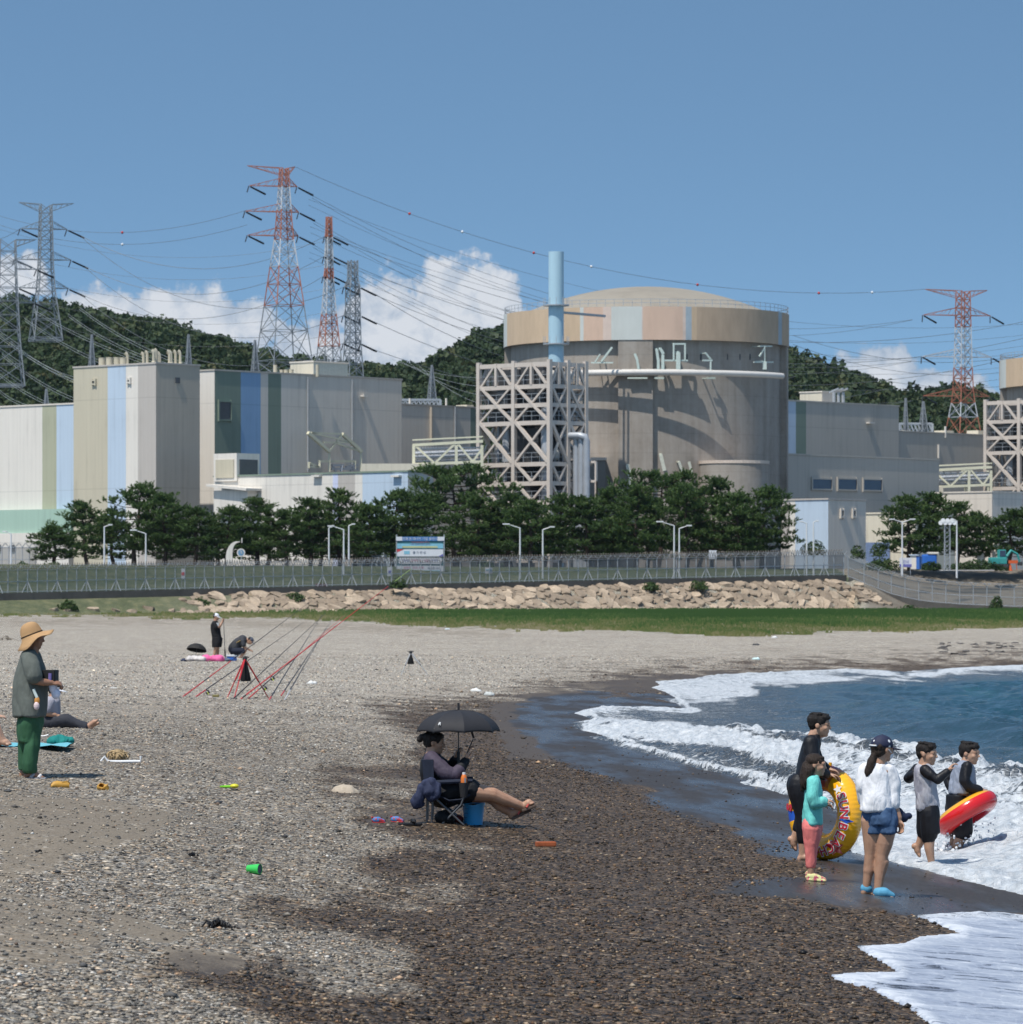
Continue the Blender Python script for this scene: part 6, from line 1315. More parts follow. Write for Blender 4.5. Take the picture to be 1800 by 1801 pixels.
    b = MB(); b.lathe([(.1235, .0), (.126, .006), (.1245, .014)], 40, c=c0, M=Mh); b.build('hat_band', mat('hat_band', (.05, .03, .015), .8), o)
    for (x0, x1, y, nm) in ((36, 50, .10, 0), (49, 84, -.12, 1)):
        sh = MB(); A, B = L(x0, 1368.4, y), L(x1, 1368.4, y-.01); sh.bar(A, B, .085, .022); o = sh.build('sandal', mat('sandal_grey', (.30, .30, .32), .7), p.r, bevel=.008)
        if nm: MB().tube([L(57, 1367, y-.05), L(62, 1361, y-.02), L(66, 1360, y+.01), L(60, 1367, y+.05)], .018, 8).build('strap', mat('sandal_grey', (.30, .30, .32), .7), o); MB().tube([L(71, 1367, y-.05), L(74, 1362.5, y-.01), L(73, 1367, y+.04)], .018, 8).build('strap', mat('silver', (.6, .58, .58), .35), o)
    # held things
    r = empty('black_bag', L(91, 1190, -.1)+p.p, R(-12), 'black open bag held by the hat wearer at the far left', 'bag'); BK = mat('black_nylon', (.012, .012, .013), .6)
    g = MB(); w, dp, hh = 11*k, .07, 10.5*k
    for y in (-dp, dp): g.box((0, y, .01), (2*w, .012, 2*hh))
    for x in (-w, w): g.box((x, 0, .01), (.012, 2*dp-.012, 2*hh))
    g.box((0, 0, -hh), (2*w-.012, 2*dp-.012, .012)); g.build('pouch', BK, r, bevel=.004); MB().tube([(w*.3, -dp-.01, -hh), (w*.35, -dp-.012, hh*.6)], .02, 8).build('violet_grip', mat('violet', (.18, .14, .35), .5), r)
    r = empty('phone_strap', L(67, 1220, -.24)+p.p, 0, 'white and orange trinkets dangling from a strap on the hat wearer\'s shirt', 'strap'); MB().tube([L(64, 1211, -.25)-L(67, 1220, -.24), L(66.5, 1218, -.25)-L(67, 1220, -.24), L(70, 1226, -.25)-L(67, 1220, -.24)], .017, 8).build('ribbon', mat('pale_mint', (.6, .68, .64), .6), r)
    MB().ell((.02, -.01, -.07), (.03, .02, .045), 7).build('charm', mat('orange_charm', (.55, .25, .06), .5), r); MB().ell((.015, -.02, -.125), (.032, .025, .045), 7).build('charm', mat('pink_charm', (.66, .52, .52), .5), r)
    o = MB(); o.ell((0, 0, 0), (.045, .04, .07), 8); o.ell((.03, 0, -.07), (.05, .035, .06), 8); q_ = o.build('plastic_bag', mat('plastic_white', (.62, .64, .76), .4), None, smooth=True); q_.location = L(96, 1208, -.12)+p.p; tag(q_, 'small crumpled white plastic bag held under the black bag', 'bag')
hat_woman()
# ---- 2 seated person behind, 3 cut off bather
def sitters():
    p = Person('person in grey sitting with outstretched legs behind the straw hat wearer', 92, 1280); L = p.L; m = p.m
    M, q = head(m, L(97, 1214), (1, -.1, -.1), (0, 0, 1), .20); limb(m, [L(90, 1232), L(95, 1222)], [.06, .05])
    loft(m, [(L(86, 1275), .15, .11), (L(88, 1250), .15, .12), (L(91, 1232), .15, .09), (L(92, 1226), .07, .06)], p.f)
    limb(m, [L(86, 1238, -.17), L(84, 1254, -.2), L(99, 1257, -.15)], [.05, .042, .033]); hand(m, L(99, 1257, -.15), (1, .3, -.2), (0, .5, -.8), .18, .7)
    for y in (-.1, .1): limb(m, [L(88, 1270, y), L(118, 1268+y*20, y), L(152, 1278, y)], [.085, .06, .04]); p.foot(L(153, 1277, y), L(160, 1279, y), L(174, 1268+y*30, y), .036)
    p.body(SK1)
    s = MB(); loft(s, [(L(87, 1272), .17, .14), (L(89, 1250), .17, .14), (L(92, 1233), .17, .11), (L(94, 1225), .08, .07)], p.f); limb(s, [L(90, 1234, -.15), L(86, 1247, -.19)], [.075, .07]); p.wear('shirt', s, cloth('lilac_grey', (.34, .33, .37)), .012, 2, .015, 3, 8)
    t = MB()
    for y in (-.1, .1): limb(t, [L(86, 1270, y), L(117, 1268+y*20, y), L(150, 1278, y)], [.11, .085, .062])
    p.wear('trousers', t, cloth('charcoal', (.04, .042, .052)), .012, 2, .016, 4, 8)
    cap(p, q, M, .20, mat('cap_white', (.66, .68, .72), .7)); hr = short_hair(p, q, M, .2)
    eyes(q, .2, M, p.r)
    p = Person('bare armed person sitting on a blue mat cut off by the left picture edge', -30, 1312); L = p.L; m = p.m
    M, q = head(m, L(-62, 1205), (1, 0, 0), (0, 0, 1), .22); loft(m, [(L(-55, 1300), .16, .12), (L(-58, 1262), .15, .12), (L(-60, 1230), .17, .10), (L(-61, 1222), .07, .06)], p.f); limb(m, [L(-61, 1226), L(-62, 1214)], [.055, .05])
    limb(m, [L(-60, 1232, -.18), L(-40, 1262, -.2), L(-6, 1260, -.15)], [.05, .045, .034]); hand(m, L(-6, 1260, -.15), (1, .2, .1), (0, .3, -.9), .19, .6)
    for y in (-.1, .12): limb(m, [L(-50, 1298, y), L(-14, 1262, y), L(4, 1302, y)], [.085, .06, .038]); p.foot(L(4, 1300, y), L(-1, 1307, y), L(19, 1309, y), .038)
    p.body(SK2); short_hair(p, q, M, .22); s = MB(); loft(s, [(L(-54, 1304), .18, .15), (L(-57, 1262), .17, .14), (L(-60, 1232), .18, .11)], p.f); p.wear('swimsuit', s, cloth('navy_suit', (.02, .03, .07)), .014, 2, .008, 2)
    eyes(q, .22, M, p.r)
sitters()
# ---- 4 angler standing, 5 angler crouching
def anglers():
    p = Person('person with white cap and black clothes standing to tie a fishing rod', 379, 1157); L = p.L; m = p.m
    M, q = head(m, L(381, 1085), (1, -.3, -.15), (0, 0, 1), .25); limb(m, [L(379, 1094), L(380, 1089)], [.07, .06])
    loft(m, [(L(382, 1126), .16, .12), (L(380, 1110), .16, .12), (L(379, 1098), .18, .11), (L(379, 1093), .08, .07)], p.f)
    for y in (-.18, .18): limb(m, [L(378, 1097, y), L(381, 1103, y*1.2), L(387, 1102, y*.8), L(392, 1093, y*.3)], [.06, .05, .045, .035]); hand(m, L(392, 1093, y*.3), (.5, 0, 1), (0, -y, .2), .19, .9)
    for y, x0, x1 in ((-.11, 381, 377), (.11, 384, 383)): limb(m, [L(x0, 1126, y), L(x0-1, 1140, y), L(x1, 1155, y)], [.10, .07, .045]); p.foot(L(x1, 1154, y), L(x1-1, 1156.4, y), L(x1+5, 1156.4, y), .04)
    p.body(SK1, .012); s = MB(); loft(s, [(L(382, 1124), .20, 8.2*p.k), (L(380, 1110), .20, 8.4*p.k), (L(379, 1098), .20, 7.6*p.k), (L(379, 1092), .09, 4*p.k)], p.f)
    for y in (-.17, .17): limb(s, [L(378, 1097, y), L(381, 1103, y*1.2)], [.085, .085])
    BLK = cloth('black', (.014, .014, .016)); o = p.wear('shirt', s, BLK, .014, 2, .012, 3); MB().box(L(383, 1098, -.21), (.14, .012, .12)).build('chest_print', mat('print_grey', (.45, .47, .48)), o)
    t = MB()
    for y, x0 in ((-.11, 381), (.11, 384)): loft(t, [(L(x0, 1121, y*.8), .13, 7.5*p.k), (L(x0, 1130, y), .13, 7.2*p.k), (L(x0-.5, 1138, y), .12, 6.5*p.k)], p.f)
    p.wear('shorts', t, BLK, .014, 2, .01, 4); cap(p, q, M, .25, mat('cap_white', (.66, .68, .72), .7), .5); short_hair(p, q, M, .25, fringe=False)
    eyes(q, .25, M, p.r)
    g = empty('fishing_rod', L(394, 1090, -.12)+p.p, 0, 'fishing rod held upright by the person with the white cap', 'fishing rod'); a = L(397, 1156, -.12)-L(394, 1090, -.12); MB().tube([(0, 0, .1), a*.5, a], [.01, .014, .02], 6).build('blank', DARKM, g); MB().tube([a*.8, a*.98], .03, 6).build('grip', mat('grip_black', (.02, .02, .02)), g)
    p = Person('person in dark cap crouching over tackle beside the blue cooler', 425, 1157); L = p.L; m = p.m
    M, q = head(m, L(441, 1127), (.75, -.15, -.66), (.66, 0, .75), .25); limb(m, [L(432, 1124), L(437, 1126)], [.07, .06])
    loft(m, [(L(411, 1143), .17, .13), (L(416, 1133), .17, .14), (L(426, 1125), .19, .12), (L(431, 1123), .09, .08)], (1, 0, .6))
    for y in (-.18, .18):
        limb(m, [L(427, 1127, y), L(430, 1138, y*1.1), L(440, 1143, y*.5)], [.06, .048, .035]); hand(m, L(440, 1143, y*.5), (.9, 0, -.4), (0, -y, -.3), .19, .8)
        limb(m, [L(412, 1145, y*.6), L(431, 1144, y), L(424, 1156, y*.9)], [.10, .075, .045]); p.foot(L(424, 1155, y*.9), L(422, 1156.6, y*.9), L(429, 1156.8, y*.9), .04)
    p.body(SK1, .012); s = MB(); limb(s, [L(411, 1139), L(418, 1132), L(427, 1125.5)], [.19, .20, .185]); [limb(s, [L(427, 1127, y), L(429, 1134, y*1.1)], [.09, .085]) for y in (-.18, .18)]
    o = p.wear('shirt', s, cloth('dark_grey', (.05, .052, .06)), .014, 2, .012, 6); g = MB(); g.bar(L(417, 1130, -.20), L(424, 1126, -.2), .10, .02); g.build('yellow_print', mat('print_yellow', (.45, .30, .10)), o)
    t = MB(); limb(t, [L(411, 1141), L(413, 1146)], [.2, .18]); [limb(t, [L(412, 1145, y*.6), L(428, 1144.5, y)], [.14, .115]) for y in (-.18, .18)]; p.wear('shorts', t, cloth('navy', (.016, .02, .036)), .014, 2, .01, 2); cap(p, q, M, .25, mat('cap_slate', (.07, .08, .11), .7), .5); short_hair(p, q, M, .25, fringe=False)
    eyes(q, .25, M, p.r)
anglers()
# ---- 6 seated woman
Z3 = lambda u, v: (630+u/5.294, 1210+v/5.294)
def umbrella_woman():
    p = Person('person in black and purple rash top lounging in a camp chair under a black umbrella', 790, 1446); L0 = p.L; m = p.m; k = p.k
    L = lambda u, v, y=0: L0(*Z3(u, v), y)
    h = 38*k; M, q = head(m, L(715, 510), (1, -.08, -.10), (.08, 0, 1), h)
    limb(m, [L(690, 630), L(705, 575)], [.07, .062])
    loft(m, [(L(800, 985), .18, .15), (L(760, 900), .18, .15), (L(715, 780), .18, .14), (L(690, 680), .18, .11), (L(690, 615), .08, .07)], p.f)
    limb(m, [L(700, 670, -.17), L(800, 775, -.24), L(900, 800, -.25)], [.07, .062, .052]); limb(m, [L(900, 800, -.25), L(960, 735, -.22), L(1008, 668, -.17)], [.052, .047, .034]); hand(m, L(1008, 668, -.17), (.22, .1, .97), (1, 0, -.2), .20, .42, 1)
    limb(m, [L(705, 670, .17), L(850, 770, .2), L(905, 650, .07)], [.06, .05, .034]); hand(m, L(905, 655, .07), (.25, -.3, 1), (1, -.2, 0), .19, 1.1, 1)
    limb(m, [L(800, 980, -.1), L(1050, 960, -.12), L(1250, 985, -.1)], [.115, .098, .072]); limb(m, [L(1250, 985, -.1), L(1370, 1040, -.06), L(1540, 1105, .0)], [.074, .066, .042]); p.foot(L(1545, 1100, .0), L(1530, 1118, 0), L(1640, 1066, -.02), .042)
    limb(m, [L(800, 990, .1), L(1060, 990, .1), L(1240, 1010, .06)], [.11, .09, .07]); limb(m, [L(1240, 1010, .06), L(1320, 1090, .04), L(1425, 1165, .05)], [.072, .064, .042]); p.foot(L(1430, 1160, .05), L(1432, 1192, .05), L(1585, 1118, .05), .042)
    p.body(SK1)
    RP = cloth('plum', (.068, .054, .080), .7, .5); BL = cloth('swim_black', (.010, .011, .014), .65, .4)
    s = MB(); loft(s, [(L(790, 990), .195, .175), (L(755, 900), .20, .175), (L(712, 780), .195, .16), (L(690, 680), .19, .125), (L(692, 612), .085, .078)], p.f); p.wear('rash_top', s, BL, .010, 2, .008, 2)
    s = MB(); limb(s, [L(690, 655, -.155), L(745, 710, -.20), L(810, 780, -.245), L(905, 802, -.25), L(945, 760, -.235)], [.085, .085, .077, .066, .058]); p.wear('upper_sleeve', s, RP, .010, 2, .012, 3)
    s = MB(); limb(s, [L(945, 758, -.235), L(1003, 674, -.175)], [.057, .044]); limb(s, [L(705, 670, .17), L(850, 770, .2), L(903, 662, .075)], [.08, .062, .043]); p.wear('cuff_sleeve', s, BL, .010, 2, .006, 3)
    s = MB(); limb(s, [L(795, 975, -.1), L(900, 945, -.11), L(1045, 945, -.12)], [.135, .132, .118]); limb(s, [L(795, 985, .1), L(1045, 975, .1)], [.13, .108]); s.ell(L(800, 985), (.19, .21, .15), 8); p.wear('shorts', s, BL, .011, 2, .008, 6)
    hr = MB(); e = lambda c, r: hr.ell(q(*c), tuple(x*h for x in r), 9, M=M); e((0, -.10, .20), (.39, .45, .36)); e((0, -.26, .02), (.34, .26, .28)); e((0, .18, .33), (.3, .2, .12)); e((0, -.58, .22), (.16, .17, .16)); e((0, -.70, .10), (.10, .12, .14)); e((0, -.16, .52), (.2, .22, .15)); p.wear('hair', hr, HAIRB, .008, 1, .014, 2, 24)
    eyes(q, h, M, p.r)
    FL = mat('flipflop_sole', (.10, .07, .055), .8); FS = mat('flipflop_strap', (.50, .085, .075), .5)
    for (a, b_, y) in (((1522, 1128), (1655, 1075), -.01), ((1425, 1206), (1605, 1120), .05)):
        A, B = L(*a, y), L(*b_, y); sl = MB(); nn = Vector((-(B-A).z, 0, (B-A).x)).normalized(); sl.bar(A-nn*.018, B-nn*.018, .10, .03); o = sl.build('flip_flop', FL, p.r, bevel=.01)
        c = A.lerp(B, .72)+nn*.045; MB().tube([A.lerp(B, .35)+Vector((0, -.055, 0)), c+Vector((0, -.02, .0)), A.lerp(B, .8)+nn*.012], .010, 6).build('strap', FS, o); MB().tube([A.lerp(B, .35)+Vector((0, .055, 0)), c+Vector((0, .02, 0)), A.lerp(B, .8)+nn*.012], .010, 6).build('strap', FS, o)
    # umbrella
    top = L(936, 200); r = empty('umbrella', p.p+top, R(9), 'black open umbrella shading the person in the camp chair', 'umbrella'); rim = 74*k; hh = 39*k; UM = mat('umbrella_cloth', (.022, .022, .026), .72, .12, 2, .35)
    cv = MB(); n = 8; V = [(0, 0, 0)]; NR = 16; NS = 6
    for i in range(1, NR+1):
        t = i/NR; rr = rim*math.sin(t*math.pi/2*.94)/math.sin(math.pi/2*.94); z = -hh*(1-math.cos(t*math.pi/2*.94))/(1-math.cos(math.pi/2*.94))
        for j in range(n):
            for s_ in range(NS):
                f_ = s_/NS; a0, a1 = 2*math.pi*j/n, 2*math.pi*(j+1)/n; c_ = Vector((math.cos(a0), math.sin(a0), 0)).lerp(Vector((math.cos(a1), math.sin(a1), 0)), f_); sag = 4*f_*(1-f_)
                V.append(c_*rr*(1-.02*sag*t*t)+Vector((0, 0, z-.012*sag*(1-t)+.012*sag*t*t)))
    nn = n*NS; Fs = [(0, 1+j, 1+(j+1) % nn) for j in range(nn)]+[(1+i*nn+j, 1+(i+1)*nn+j, 1+(i+1)*nn+(j+1) % nn, 1+i*nn+(j+1) % nn) for i in range(NR-1) for j in range(nn)]
    cv.add(V, Fs); o = cv.build('canopy', UM, r, smooth=True); o.data.set_sharp_from_angle(angle=R(9)); o.modifiers.new('t', 'SOLIDIFY').thickness = .003
    tx = text('R', .055, (0, 0, 0), mat('logo_white', (.75, .75, .75), .5), o, 'logo'); a = R(-118-9); t_ = .80; rr = rim*math.sin(t_*1.476)/math.sin(1.476)*.965; z = -hh*(1-math.cos(t_*1.476))/(1-math.cos(1.476)); tx.location = (math.cos(a)*(rr+.012), math.sin(a)*(rr+.012), z+.018); tx.rotation_euler = (R(52), 0, a+R(90))
    MB().tube([(0, 0, 12*k), (0, 0, 1*k), (0, 0, -.01)], [.011, .013, .008], 8).build('ferrule', UM, r); MB().tube([(0, 0, 0), (0, 0, -98*k)], .0065, 8).build('shaft', mat('shaft_black', (.012, .012, .012), .3), r); MB().tube([(0, 0, -74*k), (0, 0, -98*k)], .017, 8).build('grip', mat('grip_black', (.02, .02, .02)), r)
    rb = MB()
    for j in range(n):
        a = 2*math.pi*j/n; e_ = Vector((math.cos(a)*rim, math.sin(a)*rim, -hh))
        rib = MB().tube([Vector(V[1+i*nn+j*NS])-Vector((0, 0, .006)) for i in range(NR)]+[e_*1.015], .0032, 5).build('rib', mat('shaft_black', (.012, .012, .012), .3), r); MB().tube([e_*.5+Vector((0, 0, hh*.2)), (0, 0, -hh*1.05)], .0028, 5).build('stretcher', mat('shaft_black', (.012, .012, .012), .3), r)
    a = r.matrix_basis if False else None
    MB().tube([(18*k, -.2, -hh+.01), (22*k, -.2, -hh-.06)], .012, 6).build('tie_strap', UM, r)
    # phone
    q0 = L(1045, 555, -.17); r = empty('smartphone', p.p+q0, 0, 'black smartphone held up by the person in the camp chair', 'phone'); Mp = Matrix.Rotation(R(24), 3, 'Y'); MB().box((0, 0, .02), (.010, .072, .15), M=Mp).build('case', mat('phone_black', (.01, .01, .012), .25), r, bevel=.003); MB().box(tuple(Mp @ Vector((-.0062, 0, 0))+Vector((0, 0, .02))), (.002, .064, .138), M=Mp).build('screen', mat('phone_screen', (.03, .035, .045), .1), r)
    # chair
    r = empty('camp_chair', p.p, 0, 'folding navy camp chair with crossed steel legs', 'chair'); FR = mat('chair_tube', (.12, .12, .125), .35, .1, 2, metal=.6); NV = cloth('navy_canvas', (.020, .026, .045), .8, .4)
    for y in (-.27, .27):
        for a, b_ in (((650, 1000), (645, 1262)), ((700, 1010), (690, 1262)), ((740, 1030), (985, 1262)), ((965, 1075), (780, 1262))): MB().tube([L(*a, y), L(*b_, y)], .011, 8).build('leg', FR, r)
        MB().tube([L(622, 660, y), L(690, 1010, y)], .011, 8).build('back_post', FR, r); MB().tube([L(660, 870, y*1.12), L(860, 862, y*1.12), L(1070, 852, y*1.12)], [.02, .026, .02], 8).build('armrest', NV, r); MB().tube([L(1040, 870, y), L(960, 1080, y)], .010, 8).build('arm_post', FR, r)
    for a, b_ in (((740, 1030), (985, 1262)), ((985, 1075), (740, 1262))): MB().tube([L(*a, -.27), L(a[0]*.5+b_[0]*.5, a[1]*.5+b_[1]*.5, 0), L(*b_, .27)], .010, 8).build('cross_leg', FR, r)
    V = []; us = [(640, 655), (660, 760), (690, 880), (735, 985), (850, 1040), (960, 1030), (1050, 985)]
    for (u_, v_) in us:
        for j in range(7): y = -.27+.09*j; V.append(L(u_-12*(1-(y/.27)**2), v_+40*(1-(y/.27)**2)*(u_ > 690), y))
    o = MB().add(V, [(i*7+j, i*7+j+1, (i+1)*7+j+1, (i+1)*7+j) for i in range(len(us)-1) for j in range(6)]).build('seat_sling', NV, r, smooth=True); o.modifiers.new('t', 'SOLIDIFY').thickness = .012
    V = [L(u_, v_, -.282) for u_, v_ in ((598, 660), (706, 655), (712, 850), (618, 860))]; o = MB().add(V, [(0, 1, 2, 3)]).build('back_flap', NV, r); o.modifiers.new('t', 'SOLIDIFY').thickness = .01
    g = MB().lathe([(.036, -.02), (.05, .13)], 16, c=L(988, 985, -.33)).build('cup_holder', mat('mesh_black', (.015, .015, .017), .8), r); g.modifiers.new('t', 'SOLIDIFY').thickness = .003
    # jacket over the chair arm
    s = MB(); limb(s, [L(560, 1060, -.32), L(575, 1000, -.33), L(605, 930, -.34), L(640, 880, -.34), L(700, 865, -.34)], [.05, .06, .055, .045, .04]); limb(s, [L(640, 880, -.35), L(665, 950, -.35), L(690, 1000, -.35)], [.05, .065, .045]); limb(s, [L(700, 870, -.35), L(735, 900, -.35), L(745, 960, -.35), L(720, 1000, -.35)], [.04, .045, .04, .03]); limb(s, [L(545, 1040, -.32), L(590, 1070, -.32)], [.045, .04])
    o = remesh('jacket', s, .009, 2, cloth('denim_navy', (.030, .037, .075), .8, .6), None, .022, 16, seed=4); o.location = p.p; tag(o, 'crumpled navy jacket hanging over the camp chair arm', 'jacket')
    # drink bottle
    r = empty('drink_bottle', p.p+L(990, 962, -.33), 0, 'orange labelled drink bottle in the camp chair cup holder', 'bottle'); OR = mat('label_orange', (.66, .17, .03), .4); MB().lathe([(0, 0), (.030, 0), (.032, .02), (.032, .075), (.029, .08)], 20).build('clear_base', mat('bottle_clear', (.42, .42, .40), .15), r, smooth=True); MB().lathe([(.0325, .076), (.0335, .10), (.0325, .15), (.025, .175), (.017, .19)], 20).build('label_sleeve', OR, r, smooth=True); MB().lathe([(.018, .188), (.018, .21), (.0, .212)], 16).build('bottle_cap', mat('cap_white2', (.7, .68, .68), .4), r)
    MB().box((.012, -.031, .13), (.016, .006, .05)).build('label_mark', mat('label_grey', (.2, .22, .25)), r)
    # bucket
    bp = G(*Z3(1075, 1272)); r = empty('bucket', bp, 0, 'light blue plastic bucket standing beside the camp chair', 'bucket'); kk = bp.y/F; BB = mat('bucket_blue', (.035, .34, .66), .35, .04, 2, .5); rt, rb_, hh = 19.6*kk, 15.8*kk, 38*kk
    V = []; n = 40; prof = [(rb_*.9, .004), (rb_, .0), (rt*.985, hh*.9), (rt*1.05, hh*.9), (rt*1.05, hh), (rt*.96, hh), (rb_*.94, .012), (0, .012)]
    cv = MB()
    for i, (rr, z) in enumerate(prof):
        for j in range(n): a = 2*math.pi*j/n; dip = .018*math.exp(-((a-R(268))/.42)**2)*(3 <= i <= 5); V.append((rr*math.cos(a), rr*math.sin(a), z-dip))
    cv.add(V, [(i*n+j, i*n+(j+1) % n, (i+1)*n+(j+1) % n, (i+1)*n+j) for i in range(len(prof)-1) for j in range(n)]).build('pail', BB, r, smooth=True)
    MB().lathe([(rt*.9, hh*.9), (rt*.4, hh*.97), (0, hh*1.0)], 24).build('sand_fill', SHINGLE, r, smooth=True); st_ = MB()
    for i in range(4):
        for j in range(3): a = R(205+i*9+j*4); z = hh*(.15+.2*i); rr = rb_+(rt-rb_)*z/hh+.002; st_.box((rr*math.cos(a), rr*math.sin(a), z), (.03, .004, .008), rz=a+R(90))
    st_.build('scale_mark', mat('bucket_mark', (.02, .16, .38), .4), r); MB().tube([(rt*1.06*math.cos(a), rt*1.06*math.sin(a)*.98, hh*.95-.015*abs(math.sin(a))) for a in np.linspace(.2, math.pi-.2, 12)], .004, 6).build('handle', BB, r)
    o = MB(); o.ell((0, 0, .05), (.095, .12, .075), 10); o.ell((.05, 0, .04), (.07, .1, .06), 8); o = remesh('shoulder_bag', o, .008, 2, cloth('bag_black', (.008, .008, .009)), None, .015, 9); o.location = G(*Z3(800, 1252)); tag(o, 'round black bag lying under the camp chair', 'bag')
    o = MB(); o.ell((0, 0, .035), (.06, .08, .05), 8); o = remesh('red_pouch', o, .008, 2, cloth('dark_red', (.13, .014, .018)), None, .015, 9, seed=3); o.location = G(*Z3(930, 1250)); tag(o, 'dark red pouch behind the blue bucket under the chair', 'pouch'); o = MB().ell((0, 0, .02), (.03, .05, .02), 7).build('white_cup', mat('cap_white', (.66, .68, .72), .7), None, smooth=True); o.location = G(*Z3(885, 1247)); tag(o, 'small white cup lying between the black bag and the red pouch', 'cup')
umbrella_woman()
# ================================================================== the children at the water's edge
Z4 = lambda u, v: (1360+u/4.867, 1230+v/4.867)
Z5 = lambda u, v: (1500+u/5.457, 1270+v/5.457)
BLKW = cloth('wet_black', (.011, .011, .014), .5, .4)
def boy_black():
    p = Person('person in black rash suit walking behind the orange swim ring', 1413, 1512); k = p.k; L = lambda u, v, y=0: p.L(*Z4(u, v), y); m = p.m
    h = 41*k; M, q = head(m, L(398, 222), (1, -.18, -.08), (.06, 0, 1), h); limb(m, [L(345, 320), L(375, 262)], [.062, .058])
    loft(m, [(L(215, 760), .11, .055), (L(245, 640), .11, .055), (L(300, 480), .12, .065), (L(330, 370), .13, .065), (L(345, 312), .06, .05)], p.f)
    limb(m, [L(320, 370, -.15), L(330, 500, -.195), L(400, 610, -.17)], [.045, .038, .032]); limb(m, [L(400, 610, -.17), L(465, 640, -.10)], [.036, .030]); hand(m, L(465, 640, -.10), (1, .25, -.15), (0, 0, -1), .17, .7, -1)
    limb(m, [L(330, 380, .15), L(400, 540, .17), L(475, 600, .08)], [.05, .04, .03]); hand(m, L(475, 600, .08), (1, -.1, -.2), (0, 0, -1), .17, .7, 1)
    limb(m, [L(225, 760, -.05), L(255, 980, -.06), L(248, 1345, -.05)], [.10, .066, .036]); p.foot(L(248, 1335, -.05), L(228, 1362, -.05), L(320, 1366, -.08), .036)
    limb(m, [L(225, 760, .07), L(262, 1000, .09), L(185, 1215, .10)], [.10, .068, .042]); p.foot(L(185, 1215, .10), L(155, 1200, .10), L(205, 1300, .10), .036)
    p.body(SK4)
    s = MB(); loft(s, [(L(222, 745), .155, 50*k/4.867*1.0), (L(248, 640), .155, 53*k/4.867), (L(300, 490), .175, 78*k/4.867), (L(330, 375), .185, 76*k/4.867), (L(350, 300), .085, 46*k/4.867)], p.f)
    limb(s, [L(316, 365, -.155), L(326, 500, -.20), L(396, 610, -.172), L(448, 634, -.115)], [.082, .070, .056, .046]); limb(s, [L(330, 380, .15), L(400, 540, .17), L(460, 596, .09)], [.07, .055, .042]); p.wear('rash_top', s, BLKW, .009, 2, .010, 2, 8)
    t = MB(); limb(t, [L(222, 730, -.05), L(230, 800, -.05), L(256, 985, -.06), L(256, 1200, -.052)], [.12, .118, .083, .060]); limb(t, [L(222, 730, .07), L(232, 800, .07), L(262, 1000, .09), L(225, 1110, .095)], [.12, .115, .083, .066]); p.wear('leggings', t, BLKW, .009, 2, .008, 3, 8)
    short_hair(p, q, M, h, vol=1.03); eyes(q, h, M, p.r)
boy_black()
